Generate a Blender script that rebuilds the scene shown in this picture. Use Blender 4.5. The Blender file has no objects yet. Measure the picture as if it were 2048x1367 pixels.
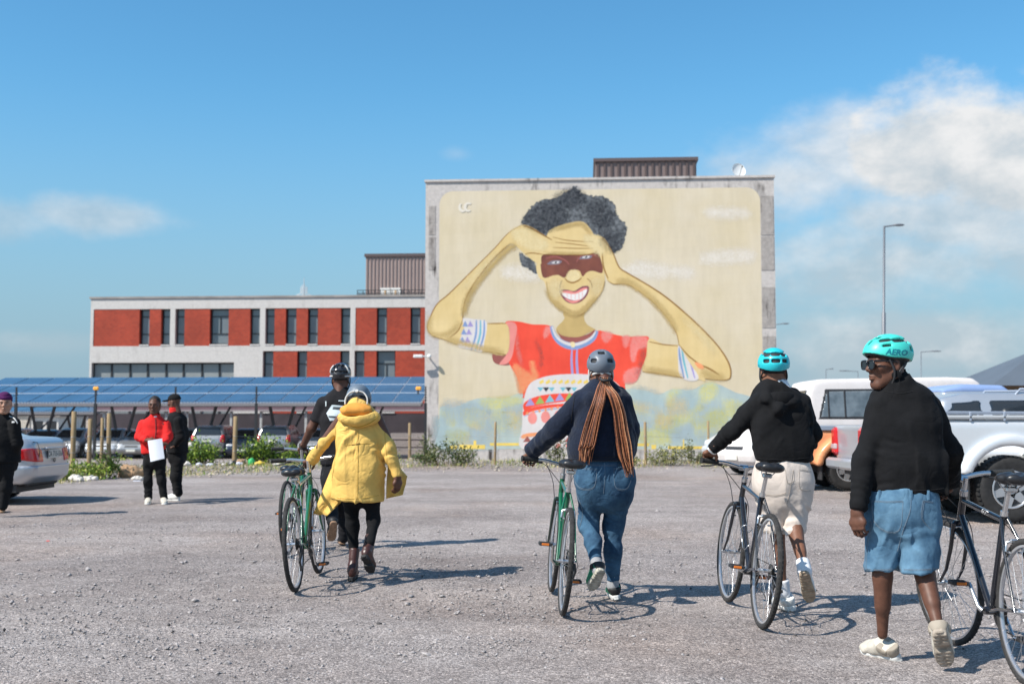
import bpy, bmesh, math, random, itertools
import numpy as np
from mathutils import Vector, Matrix, Quaternion
from mathutils.bvhtree import BVHTree
import mathutils.geometry as geo
from math import radians as RAD, sin, cos, pi, atan2, sqrt
random.seed(7)
SC = bpy.context.scene
COL = SC.collection
# ---------------------------------------------------------------- camera
F = 2300.0; CX = 1024.0; CY = 683.5; CAMH = 1.25; HOR = 842.0
PITCH = math.atan((HOR - CY) / F); CP, SP = cos(PITCH), sin(PITCH)
cam = bpy.data.cameras.new('camera'); camo = bpy.data.objects.new('camera', cam); COL.objects.link(camo)
cam.sensor_width = 36.0; cam.lens = 36.0 * F / 2048.0
cam.clip_start = 0.05; cam.clip_end = 3000.0
camo.location = (0, 0, CAMH); camo.rotation_euler = (pi / 2 + PITCH, 0, 0)
cam.dof.use_dof = True; cam.dof.focus_distance = 7.6; cam.dof.aperture_fstop = 3.2
SC.camera = camo
# ---------------------------------------------------------------- light
SUN_EL = RAD(46.0)
SUN_AZ = Vector((-0.86, -0.51, 0)).normalized()            # horizontal direction towards the sun
sun_dir = Vector((SUN_AZ.x * cos(SUN_EL), SUN_AZ.y * cos(SUN_EL), sin(SUN_EL)))
sl = bpy.data.lights.new('sun', 'SUN'); sl.energy = 4.9; sl.angle = RAD(0.53); sl.color = (1.0, 0.955, 0.88)
so = bpy.data.objects.new('sun', sl); COL.objects.link(so)
so.rotation_euler = sun_dir.to_track_quat('Z', 'Y').to_euler(); so.location = (-30, -20, 60)
world = bpy.data.worlds.new('World'); SC.world = world; world.use_nodes = True
def build_world():
    nt = world.node_tree; nt.nodes.clear(); N = nt.nodes; L = nt.links
    def math_(op, a, b=None, c=None, clamp=False):
        n = N.new('ShaderNodeMath'); n.operation = op; n.use_clamp = clamp
        for i, v in enumerate((a, b, c)):
            if v is None: continue
            if isinstance(v, (int, float)): n.inputs[i].default_value = v
            else: L.new(v, n.inputs[i])
        return n.outputs[0]
    out = N.new('ShaderNodeOutputWorld'); bg = N.new('ShaderNodeBackground'); L.new(bg.outputs[0], out.inputs[0])
    bg.inputs[1].default_value = 0.112
    sky = N.new('ShaderNodeTexSky'); sky.sky_type = 'NISHITA'; sky.sun_disc = False
    sky.sun_elevation = SUN_EL; sky.sun_rotation = atan2(sun_dir.x, sun_dir.y)
    sky.air_density = 1.15; sky.dust_density = 0.35; sky.ozone_density = 3.0; sky.altitude = 0
    hs = N.new('ShaderNodeHueSaturation'); hs.inputs['Saturation'].default_value = 1.12; hs.inputs['Value'].default_value = 1.0
    tn = N.new('ShaderNodeMix'); tn.data_type = 'RGBA'; tn.blend_type = 'MULTIPLY'; tn.inputs[0].default_value = 1.; tn.inputs[7].default_value = (.80, 1.08, 1.13, 1)
    L.new(sky.outputs[0], tn.inputs[6]); L.new(tn.outputs[2], hs.inputs['Color'])
    tc = N.new('ShaderNodeTexCoord'); sx = N.new('ShaderNodeSeparateXYZ'); L.new(tc.outputs['Generated'], sx.inputs[0])
    az = math_('MULTIPLY', math_('ARCTAN2', sx.outputs[0], sx.outputs[1]), 57.2958)
    el = math_('MULTIPLY', math_('ARCSINE', sx.outputs[2]), 57.2958)
    cmb = N.new('ShaderNodeCombineXYZ'); L.new(az, cmb.inputs[0]); L.new(math_('MULTIPLY', el, 1.5), cmb.inputs[1])
    def noise(scale, detail, rough, off=0.0, dist=0.0):
        n = N.new('ShaderNodeTexNoise'); n.inputs['Scale'].default_value = scale; n.inputs['Detail'].default_value = detail
        n.inputs['Roughness'].default_value = rough; n.inputs['Distortion'].default_value = dist
        ad = N.new('ShaderNodeVectorMath'); ad.operation = 'ADD'; ad.inputs[1].default_value = (off, off * 1.7, off * 0.3)
        L.new(cmb.outputs[0], ad.inputs[0]); L.new(ad.outputs[0], n.inputs['Vector']); return n.outputs[0]
    n1 = math_('SUBTRACT', noise(0.17, 8, 0.58, 3.1, 0.1), 0.5)
    n2 = noise(0.26, 9, 0.62, 11.0, 0.15)
    # clouds as ellipses in azimuth / elevation (deg): az, el, half az, half el, strength, edge softness
    cl = [(22.5, 12.2, 7.4, 4.3, 1.0, .5), (22.0, 9.6, 9.5, 4.6, .80, .8), (13.6, 11.6, 6.8, 3.0, .8, .9), (17.0, 12.6, 7.0, 3.0, .78, .85), (18.5, 7.4, 12., 3.6, .78, .9), (18.5, 3.6, 13.5, 3.0, .74, .9), (20, 1.5, 15, 2.0, .6, .9),
          (-20.2, 9.6, 4.9, 1.25, .55, .8), (-24.5, 9.2, 4.6, 1.5, .42, .9), (-23, 3.6, 5.5, .9, .35, .9), (-2.8, 13.2, 1.2, .55, .16, .9), (22.4, 19.9, .8, .5, .25, .9), (33, 13, 9, 5, .9, .4),
          (-48, 11, 12, 3.5, .75, .5), (58, 16, 14, 5, .8, .5), (-85, 14, 16, 5, .8, .5), (95, 12, 18, 5, .8, .5), (-125, 15, 14, 4.5, .7, .5), (140, 13, 16, 5, .8, .5), (-165, 18, 12, 5, .7, .5), (-60, 34, 24, 11, .42, .6), (70, 38, 26, 12, .42, .6), (150, 36, 40, 14, .42, .6), (-140, 40, 40, 15, .42, .6), (180, 58, 60, 12, .42, .7), (-20, 62, 40, 9, .42, .7), (0, 40, 16, 5, .5, .8)]  # clouds out of view; the high ones are added to whiten ambient light
    tot = None
    for (a, e, ha, he, st, sf) in cl:
        da = math_('DIVIDE', math_('SUBTRACT', az, a), ha); de = math_('DIVIDE', math_('SUBTRACT', el, e), he)
        r = math_('SQRT', math_('ADD', math_('MULTIPLY', da, da), math_('MULTIPLY', de, de)))
        r = math_('ADD', r, math_('MULTIPLY', n1, -1.7))
        mr = N.new('ShaderNodeMapRange'); mr.interpolation_type = 'SMOOTHSTEP'
        mr.inputs[1].default_value = 1.0; mr.inputs[2].default_value = 1.0 - sf; mr.inputs[3].default_value = 0; mr.inputs[4].default_value = st
        L.new(r, mr.inputs[0])
        tot = mr.outputs[0] if tot is None else math_('MAXIMUM', tot, mr.outputs[0])
    dens = math_('MULTIPLY', tot, math_('ADD', math_('MULTIPLY', n2, 0.4), 0.8), clamp=True)
    # billows: brighter and greyer lumps
    hi = N.new('ShaderNodeMapRange'); hi.inputs[1].default_value = 5.; hi.inputs[2].default_value = 15.; L.new(el, hi.inputs[0])
    cr = N.new('ShaderNodeValToRGB'); L.new(math_('ADD', math_('MULTIPLY', n2, .75), math_('MULTIPLY', hi.outputs[0], .22)), cr.inputs[0])
    cr.color_ramp.elements[0].position = .36; cr.color_ramp.elements[0].color = (3.45, 3.95, 4.3, 1)
    cr.color_ramp.elements[1].position = .62; cr.color_ramp.elements[1].color = (5.8, 5.85, 5.9, 1)
    # sea air: the low sky pales to blue-white instead of yellow
    hz = N.new('ShaderNodeMapRange'); hz.interpolation_type = 'SMOOTHSTEP'; hz.inputs[1].default_value = 17.; hz.inputs[2].default_value = 0.; hz.inputs[3].default_value = 0; hz.inputs[4].default_value = .92; L.new(el, hz.inputs[0])
    hm = N.new('ShaderNodeMix'); hm.data_type = 'RGBA'; L.new(hz.outputs[0], hm.inputs[0]); L.new(hs.outputs[0], hm.inputs[6]); hm.inputs[7].default_value = (1.95, 2.85, 3.75, 1)
    mx = N.new('ShaderNodeMix'); mx.data_type = 'RGBA'; L.new(dens, mx.inputs[0]); L.new(hm.outputs[2], mx.inputs[6]); L.new(cr.outputs[0], mx.inputs[7])
    L.new(mx.outputs[2], bg.inputs[0])
build_world()
SC.cycles.transparent_max_bounces = 32
SC.view_settings.view_transform = 'Standard'; SC.view_settings.look = 'None'
SC.view_settings.exposure = 0.40; SC.view_settings.gamma = 1.0
# ---------------------------------------------------------------- photo <-> place
def W(px, py, d):
    """point seen at photo pixel (px, py) that stands d metres down the lot"""
    u = (px - CX) / F; v = (CY - py) / F
    dy = CP - v * SP; t = d / dy
    return Vector((u * t, d, CAMH + (SP + v * CP) * t))
def G(px, py, z=0.0):
    u = (px - CX) / F; v = (CY - py) / F
    t = (z - CAMH) / (SP + v * CP)
    return Vector((u * t, (CP - v * SP) * t, z))
def ray(px, py):
    return Vector(((px - CX) / F, CP - (CY - py) / F * SP, SP + (CY - py) / F * CP)).normalized()
def V(*a): return Vector(a)
# ---------------------------------------------------------------- materials
def srgb(r, g, b):
    f = lambda c: ((c / 255 + .055) / 1.055) ** 2.4 if c > 10 else c / 255 / 12.92
    return (f(r), f(g), f(b))
MATS = {}
def M(name, col, rough=.8, metal=0., var=.0, vs=6., bump=0., bs=120., bd=.004, spec=.5, coat=0., sheen=0., trans=0., vcol=None, stretch=None, detail=4., bump2=0., bs2=12., bd2=.01, alpha=1.0, emit=None, ridge=0., rs=7., rd=.02):
    if name in MATS: return MATS[name]
    m = bpy.data.materials.new(name); m.use_nodes = True; nt = m.node_tree; N = nt.nodes; L = nt.links
    b = N['Principled BSDF']; b.inputs['Roughness'].default_value = rough; b.inputs['Metallic'].default_value = metal
    b.inputs['Specular IOR Level'].default_value = spec; b.inputs['Coat Weight'].default_value = coat; b.inputs['Coat Roughness'].default_value = .05
    b.inputs['Sheen Weight'].default_value = sheen; b.inputs['Transmission Weight'].default_value = trans; b.inputs['Alpha'].default_value = alpha
    b.inputs['Base Color'].default_value = (*col, 1)
    tc = N.new('ShaderNodeTexCoord'); vec = tc.outputs['Object']
    if stretch:
        mp = N.new('ShaderNodeMapping'); mp.inputs['Scale'].default_value = stretch; L.new(vec, mp.inputs[0]); vec = mp.outputs[0]
    if var > 0 or vcol:
        n = N.new('ShaderNodeTexNoise'); n.inputs['Scale'].default_value = vs; n.inputs['Detail'].default_value = detail; n.inputs['Roughness'].default_value = .6
        L.new(vec, n.inputs['Vector'])
        cr = N.new('ShaderNodeValToRGB'); L.new(n.outputs[0], cr.inputs[0])
        lo = tuple(c * (1 - var) for c in col) if vcol is None else vcol; hi = tuple(min(1, c * (1 + var)) for c in col)
        cr.color_ramp.elements[0].position = .32; cr.color_ramp.elements[0].color = (*lo, 1)
        cr.color_ramp.elements[1].position = .68; cr.color_ramp.elements[1].color = (*hi, 1)
        L.new(cr.outputs[0], b.inputs['Base Color'])
    last = None
    for (s, st, ds) in ((bs2, bump2, bd2), (bs, bump, bd)):
        if st > 0:
            n = N.new('ShaderNodeTexNoise'); n.inputs['Scale'].default_value = s; n.inputs['Detail'].default_value = 4; L.new(vec, n.inputs['Vector'])
            bp = N.new('ShaderNodeBump'); bp.inputs['Strength'].default_value = st; bp.inputs['Distance'].default_value = ds
            L.new(n.outputs[0], bp.inputs['Height'])
            if last: L.new(last, bp.inputs['Normal'])
            last = bp.outputs[0]
    if ridge > 0:
        for (s, am) in ((rs, 1.), (rs * 2.3, .6)):
            n = N.new('ShaderNodeTexNoise'); n.inputs['Scale'].default_value = s; n.inputs['Detail'].default_value = 2; n.inputs['Distortion'].default_value = 1.2; L.new(vec, n.inputs['Vector'])
            m1 = N.new('ShaderNodeMath'); m1.operation = 'SUBTRACT'; m1.inputs[1].default_value = .5; L.new(n.outputs[0], m1.inputs[0]); m2 = N.new('ShaderNodeMath'); m2.operation = 'ABSOLUTE'; L.new(m1.outputs[0], m2.inputs[0]); m3 = N.new('ShaderNodeMath'); m3.operation = 'POWER'; m3.inputs[1].default_value = .6; L.new(m2.outputs[0], m3.inputs[0])
            bp = N.new('ShaderNodeBump'); bp.inputs['Strength'].default_value = ridge * am; bp.inputs['Distance'].default_value = rd / (s / rs); L.new(m3.outputs[0], bp.inputs['Height'])
            if last: L.new(last, bp.inputs['Normal'])
            last = bp.outputs[0]
    if last: L.new(last, b.inputs['Normal'])
    if emit: b.inputs['Emission Color'].default_value = (*emit, 1); b.inputs['Emission Strength'].default_value = 1
    MATS[name] = m; return m
# ---------------------------------------------------------------- objects
def tag(o, label=None, cat=None, group=None, kind=None):
    if label: o['label'] = label
    if cat: o['category'] = cat
    if group: o['group'] = group
    if kind: o['kind'] = kind
    return o
def thing(name, label, cat, loc=(0, 0, 0), rz=0., group=None):
    o = bpy.data.objects.new(name, None); COL.objects.link(o); o.empty_display_size = .2
    o.location = loc; o.rotation_euler = (0, 0, rz); return tag(o, label, cat, group)
def mesh(name, verts, faces, mat=None, smooth=False):
    me = bpy.data.meshes.new(name)
    if isinstance(verts, np.ndarray) and isinstance(faces, np.ndarray):
        nv, nf, k = len(verts), len(faces), faces.shape[1]
        me.vertices.add(nv); me.vertices.foreach_set('co', np.ascontiguousarray(verts, np.float32).ravel())
        me.loops.add(nf * k); me.loops.foreach_set('vertex_index', np.ascontiguousarray(faces, np.int32).ravel())
        me.polygons.add(nf); me.polygons.foreach_set('loop_start', np.arange(0, nf * k, k, dtype=np.int32)); me.polygons.foreach_set('loop_total', np.full(nf, k, np.int32))
        me.update(calc_edges=True)
    else:
        me.from_pydata([tuple(v) for v in verts], [], [tuple(f) for f in faces]); me.update()
    if smooth: me.polygons.foreach_set('use_smooth', np.ones(len(me.polygons), bool))
    if mat: me.materials.append(mat)
    return me
def obj(name, me, parent=None, loc=None):
    o = bpy.data.objects.new(name, me); COL.objects.link(o)
    if parent: o.parent = parent
    if loc is not None: o.location = loc
    return o
def copy_tree(o, parent=None):
    c = o.copy(); COL.objects.link(c); c.parent = parent
    for ch in list(o.children): copy_tree(ch, c)
    return c
class MB:
    """collects primitives, builds ONE mesh object"""
    def __init__(s): s.v = []; s.f = []; s.sm = []
    def add(s, vs, fs, smooth=False):
        n = len(s.v); s.v += [tuple(v) for v in vs]; s.f += [tuple(i + n for i in f) for f in fs]; s.sm += [smooth] * len(fs); return s
    def box(s, c, size, rot=None, bev=0.):
        c = Vector(c); hx, hy, hz = (q / 2 for q in size)
        if bev <= 0:
            vs = [Vector((x, y, z)) for x in (-hx, hx) for y in (-hy, hy) for z in (-hz, hz)]
            fs = [(0, 1, 3, 2), (4, 6, 7, 5), (0, 4, 5, 1), (2, 3, 7, 6), (0, 2, 6, 4), (1, 5, 7, 3)]
        else:
            b = min(bev, hx * .99, hy * .99, hz * .99); vs = []; fs = []
            for (sx, sy, sz) in itertools.product((-1, 1), repeat=3):
                vs += [Vector((sx * hx, sy * (hy - b), sz * (hz - b))), Vector((sx * (hx - b), sy * hy, sz * (hz - b))), Vector((sx * (hx - b), sy * (hy - b), sz * hz))]
            bm = bmesh.new(); bv = [bm.verts.new(v) for v in vs]; bmesh.ops.convex_hull(bm, input=bv); bm.verts.index_update()
            vs = [v.co.copy() for v in bm.verts]; fs = [[v.index for v in f.verts] for f in bm.faces]; bm.free()
        if rot: vs = [rot @ v for v in vs]
        return s.add([c + v for v in vs], fs)
    def cyl(s, a, b, r0, r1=None, n=12, cap=True, smooth=True):
        a = Vector(a); b = Vector(b); r1 = r0 if r1 is None else r1
        ax = (b - a).normalized(); x = ax.orthogonal().normalized(); y = ax.cross(x)
        vs = [p + (x * cos(t) + y * sin(t)) * r for p, r in ((a, r0), (b, r1)) for t in [2 * pi * i / n for i in range(n)]]
        s.add(vs, [(i, (i + 1) % n, n + (i + 1) % n, n + i) for i in range(n)], smooth)
        if cap: s.add(vs[:n], [tuple(range(n))[::-1]]); s.add(vs[n:], [tuple(range(n))])
        return s
    def tube(s, pts, r, n=8, cap=True, closed=False):
        pts = [Vector(p) for p in pts]; m = len(pts); rs = r if isinstance(r, (list, tuple)) else [r] * m
        vs = []; x = None
        for i, p in enumerate(pts):
            if closed: t = (pts[(i + 1) % m] - pts[i - 1])
            else: t = (pts[min(i + 1, m - 1)] - pts[max(i - 1, 0)])
            t.normalize()
            if x is None: x = t.orthogonal().normalized()
            x = (x - t * x.dot(t)).normalized(); y = t.cross(x)
            vs += [p + (x * cos(2 * pi * j / n) + y * sin(2 * pi * j / n)) * rs[i] for j in range(n)]
        fs = []
        for i in range(m if closed else m - 1):
            a = i * n; b = ((i + 1) % m) * n
            fs += [(a + j, a + (j + 1) % n, b + (j + 1) % n, b + j) for j in range(n)]
        s.add(vs, fs, True)
        if cap and not closed: s.add(vs[:n], [tuple(range(n))[::-1]]); s.add(vs[-n:], [tuple(range(n))])
        return s
    def torus(s, c, axis, R, r, n=48, m=10, rz=None):
        c = Vector(c); ax = Vector(axis).normalized(); x = ax.orthogonal().normalized(); y = ax.cross(x); rz = rz or r
        vs = [c + (x * cos(a) + y * sin(a)) * (R + r * cos(b)) + ax * (rz * sin(b)) for a in [2 * pi * i / n for i in range(n)] for b in [2 * pi * j / m for j in range(m)]]
        fs = [(i * m + j, ((i + 1) % n) * m + j, ((i + 1) % n) * m + (j + 1) % m, i * m + (j + 1) % m) for i in range(n) for j in range(m)]
        return s.add(vs, fs, True)
    def lathe(s, c, axis, prof, n=32):
        """prof: list of (radius, offset along axis)"""
        c = Vector(c); ax = Vector(axis).normalized(); x = ax.orthogonal().normalized(); y = ax.cross(x); m = len(prof)
        vs = [c + (x * cos(a) + y * sin(a)) * r + ax * h for a in [2 * pi * i / n for i in range(n)] for (r, h) in prof]
        fs = [(i * m + j, i * m + j + 1, ((i + 1) % n) * m + j + 1, ((i + 1) % n) * m + j) for i in range(n) for j in range(m - 1)]
        return s.add(vs, fs, True)
    def prism(s, poly, o, ex, ey, depth):
        """flat polygon (2-D) in frame o, ex, ey, extruded by vector depth"""
        o = Vector(o); ex = Vector(ex); ey = Vector(ey); n = len(poly); dv = Vector(depth)
        vs = [o + ex * p[0] + ey * p[1] for p in poly]; vs += [v + dv for v in vs]
        return s.add(vs, [tuple(range(n))[::-1], tuple(range(n, 2 * n))] + [(i, (i + 1) % n, n + (i + 1) % n, n + i) for i in range(n)])
    def ball(s, c, r, n=12, m=8, rot=None):
        c = Vector(c); r = Vector(r) if not isinstance(r, (int, float)) else Vector((r, r, r)); vs = []
        for i in range(m + 1):
            for j in range(n):
                a = pi * i / m; b = 2 * pi * j / n; q = Vector((r.x * sin(a) * cos(b), r.y * sin(a) * sin(b), r.z * cos(a)))
                vs.append(c + (rot @ q if rot else q))
        fs = [(i * n + j, (i + 1) * n + j, (i + 1) * n + (j + 1) % n, i * n + (j + 1) % n) for i in range(m) for j in range(n)]
        return s.add(vs, fs, True)
    def build(s, name, mat, parent=None, off=None):
        vs = s.v if off is None else [Vector(v) - Vector(off) for v in s.v]
        me = mesh(name, vs, s.f, mat); me.polygons.foreach_set('use_smooth', np.array(s.sm, bool)); me.update()
        return obj(name, me, parent)
def smoothpoly(pts, closed=True, k=5):
    P = [Vector((p[0], p[1], 0)) for p in pts]; n = len(P); out = []
    for i in range(n if closed else n - 1):
        a, b, c, d = (P[(i - 1) % n], P[i], P[(i + 1) % n], P[(i + 2) % n]) if closed else (P[max(i - 1, 0)], P[i], P[i + 1], P[min(i + 2, n - 1)])
        for j in range(k):
            t = j / k
            q = .5 * ((2 * b) + (c - a) * t + (2 * a - 5 * b + 4 * c - d) * t * t + (3 * b - a - 3 * c + d) * t ** 3); out.append((q.x, q.y))
    if not closed: out.append((P[-1].x, P[-1].y))
    return out
def spline3(pts, k=6):
    P = [Vector(p) for p in pts]; n = len(P); out = []
    for i in range(n - 1):
        a, b, c, d = P[max(i - 1, 0)], P[i], P[i + 1], P[min(i + 2, n - 1)]
        for j in range(k):
            t = j / k; out.append(.5 * ((2 * b) + (c - a) * t + (2 * a - 5 * b + 4 * c - d) * t * t + (3 * b - a - 3 * c + d) * t ** 3))
    out.append(P[-1]); return out
# ---------------------------------------------------------------- implicit surfaces (numpy)
A = lambda v: np.array(v, np.float32)
_rng = np.random.RandomState(3); _LAT = _rng.rand(32, 32, 32).astype(np.float32)
def vnoise(P, s, off=0.):
    Q = P * s + np.float32(off) + np.float32(100.); I = np.floor(Q).astype(np.int32); f = Q - I; f = f * f * (3 - 2 * f); I &= 31; J = (I + 1) & 31
    x0, y0, z0 = I.T; x1, y1, z1 = J.T; fx, fy, fz = f.T
    g = lambda a, b, c: _LAT[a, b, c]
    c00 = g(x0, y0, z0) * (1 - fx) + g(x1, y0, z0) * fx; c10 = g(x0, y1, z0) * (1 - fx) + g(x1, y1, z0) * fx
    c01 = g(x0, y0, z1) * (1 - fx) + g(x1, y0, z1) * fx; c11 = g(x0, y1, z1) * (1 - fx) + g(x1, y1, z1) * fx
    return (c00 * (1 - fy) + c10 * fy) * (1 - fz) + (c01 * (1 - fy) + c11 * fy) * fz - .5
def su(a, b, k=.03):
    h = np.maximum(k - np.abs(a - b), 0) / k; return np.minimum(a, b) - h * h * k * .25
def ss(a, b, k=.01):      # smooth subtraction a minus b
    return -su(-a, b, k)
def si(a, b, k=.01): return -su(-a, -b, k)
def s_seg(P, a, b, ra, rb, sq=None):
    a = A(a); b = A(b); ab = b - a; q = P - a; t = np.clip(q @ ab / max(ab @ ab, 1e-9), 0, 1); q = q - t[:, None] * ab
    if sq is not None: ax, f = A(sq[0]), sq[1]; q = q + (q @ ax)[:, None] * ax * (1. / f - 1.)
    return np.sqrt((q * q).sum(1)) - (ra + (rb - ra) * t)
def s_chain(P, pts, rs, k=.03, sq=None):
    d = None
    for i in range(len(pts) - 1):
        e = s_seg(P, pts[i], pts[i + 1], rs[i], rs[i + 1], sq); d = e if d is None else su(d, e, k)
    return d
def s_ell(P, c, r, R=None):
    q = P - A(c)
    if R is not None: q = q @ R           # R columns = local axes
    r = A(r); k0 = np.sqrt(((q / r) ** 2).sum(1)); k1 = np.sqrt(((q / (r * r)) ** 2).sum(1)) + 1e-9
    return k0 * (k0 - 1) / k1
def s_box(P, c, half, R=None, rad=.0):
    q = P - A(c)
    if R is not None: q = q @ R
    q = np.abs(q) - (A(half) - rad); return np.sqrt((np.maximum(q, 0) ** 2).sum(1)) + np.minimum(q.max(1), 0) - rad
def s_plane(P, o, n):     # negative on the side the normal points away from
    n = A(n); n = n / np.linalg.norm(n); return (P - A(o)) @ n
def s_loft(P, secs, lat, dep, k=.02, p=2.4):
    """secs: (centre, half width, half depth); elliptic sections joined along a polyline"""
    lat = A(lat); dep = A(dep); d = None
    for (c0, a0, b0), (c1, a1, b1) in zip(secs[:-1], secs[1:]):
        c0 = A(c0); c1 = A(c1); ab = c1 - c0; q = P - c0; t = np.clip(q @ ab / (ab @ ab), 0, 1); q = q - t[:, None] * ab
        a = a0 + (a1 - a0) * t; b = b0 + (b1 - b0) * t; m = np.minimum(a, b)
        u = np.abs(q @ lat) / a; v = np.abs(q @ dep) / b; ax = ab / np.linalg.norm(ab)
        rest = q - (q @ lat)[:, None] * lat - (q @ dep)[:, None] * dep; w = np.sqrt((rest ** 2).sum(1)) / m
        e = ((u ** p + v ** p + w ** p) ** (1 / p) - 1) * m; d = e if d is None else su(d, e, k)
    return d
def nets(fn, lo, hi, h, B=4):
    lo = A(lo) - h * 2; hi = A(hi) + h * 2
    n = (np.ceil((hi - lo) / h / B).astype(int)) * B + 1
    ax = [lo[i] + h * np.arange(n[i], dtype=np.float32) for i in range(3)]
    cx = [a[::B] for a in ax]; nc = [len(c) for c in cx]
    PC = np.stack(np.meshgrid(*cx, indexing='ij'), -1).reshape(-1, 3).astype(np.float32)
    dc = fn(PC).reshape(nc)
    near = np.abs(dc) < h * B * 1.9
    act = np.zeros([c - 1 for c in nc], bool); sg = dc < 0
    for i, j, k in itertools.product((0, 1), repeat=3):
        act |= near[i:nc[0] - 1 + i, j:nc[1] - 1 + j, k:nc[2] - 1 + k]
    D = np.repeat(np.repeat(np.repeat(np.where(dc[:-1, :-1, :-1] < 0, -1., 1.), B, 0), B, 1), B, 2).astype(np.float32)
    D = np.pad(D, ((0, 1),) * 3, mode='edge')
    msk = np.repeat(np.repeat(np.repeat(act, B, 0), B, 1), B, 2); m2 = np.zeros(n, bool)
    for i, j, k in itertools.product((0, 1), repeat=3): m2[i:n[0] - 1 + i, j:n[1] - 1 + j, k:n[2] - 1 + k] |= msk
    I = np.argwhere(m2); P = (lo + h * I).astype(np.float32); D[m2] = fn(P)
    D[0] = D[-1] = 1; D[:, 0] = D[:, -1] = 1; D[:, :, 0] = D[:, :, -1] = 1
    S = D < 0; cnt = np.zeros(n - 1, np.int8); co = list(itertools.product((0, 1), repeat=3))
    for i, j, k in co: cnt += S[i:n[0] - 1 + i, j:n[1] - 1 + j, k:n[2] - 1 + k]
    ac = (cnt > 0) & (cnt < 8); ai = np.argwhere(ac); idx = np.full(ac.shape, -1, np.int32); idx[ac] = np.arange(len(ai))
    acc = np.zeros((len(ai), 3), np.float32); num = np.zeros(len(ai), np.float32)
    for a in co:
        for e in range(3):
            if a[e]: continue
            b = list(a); b[e] = 1
            va = D[ai[:, 0] + a[0], ai[:, 1] + a[1], ai[:, 2] + a[2]]; vb = D[ai[:, 0] + b[0], ai[:, 1] + b[1], ai[:, 2] + b[2]]
            m = (va < 0) != (vb < 0); t = np.where(m, va / np.where(va == vb, 1, va - vb), 0)
            p = np.zeros((len(ai), 3), np.float32); p += A(a); p[:, e] += t; acc += p * m[:, None]; num += m
    verts = lo + h * (ai + acc / num[:, None]); Fc = []
    for e in range(3):
        o = [(1, 0, 0), (0, 1, 0), (0, 0, 1)][e]; u, w = (e + 1) % 3, (e + 2) % 3
        sl0 = [slice(None)] * 3; sl1 = [slice(None)] * 3; sl0[e] = slice(0, -1); sl1[e] = slice(1, None)
        ch = np.argwhere(S[tuple(sl0)] != S[tuple(sl1)])
        if not len(ch): continue
        ok = (ch[:, u] > 0) & (ch[:, u] < n[u] - 1) & (ch[:, w] > 0) & (ch[:, w] < n[w] - 1); ch = ch[ok]
        inn = S[ch[:, 0], ch[:, 1], ch[:, 2]]
        def cell(du, dw):
            c = ch.copy(); c[:, u] += du; c[:, w] += dw; return idx[c[:, 0], c[:, 1], c[:, 2]]
        q = np.stack([cell(-1, -1), cell(0, -1), cell(0, 0), cell(-1, 0)], 1)
        q[~inn] = q[~inn][:, ::-1]; Fc.append(q)
    return verts.astype(np.float32), np.concatenate(Fc).astype(np.int32)
def smooth_mesh(v, f, it=1, lam=.5):
    e = np.concatenate([f[:, [0, 1]], f[:, [1, 2]], f[:, [2, 3]], f[:, [3, 0]]])
    for _ in range(it):
        s = np.zeros_like(v); c = np.zeros(len(v), np.float32)
        for a, b in ((0, 1), (1, 0)):
            for k in range(3): s[:, k] += np.bincount(e[:, a], v[e[:, b], k], len(v))
            c += np.bincount(e[:, a], minlength=len(v))
        v = v + lam * (s / np.maximum(c, 1)[:, None] - v)
    return v.astype(np.float32)
def bounds(pts, pad):
    P = np.array([tuple(p) for p in pts], np.float32); return P.min(0) - pad, P.max(0) + pad
def blob(name, fn, pts, pad, h, mat, parent=None, off=(0, 0, 0), it=1, B=4):
    lo, hi = bounds(pts, pad); v, f = nets(fn, lo, hi, h, B)
    if it: v = smooth_mesh(v, f, it)
    me = mesh(name, v - A(off), f, mat, True); return obj(name, me, parent)
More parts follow.
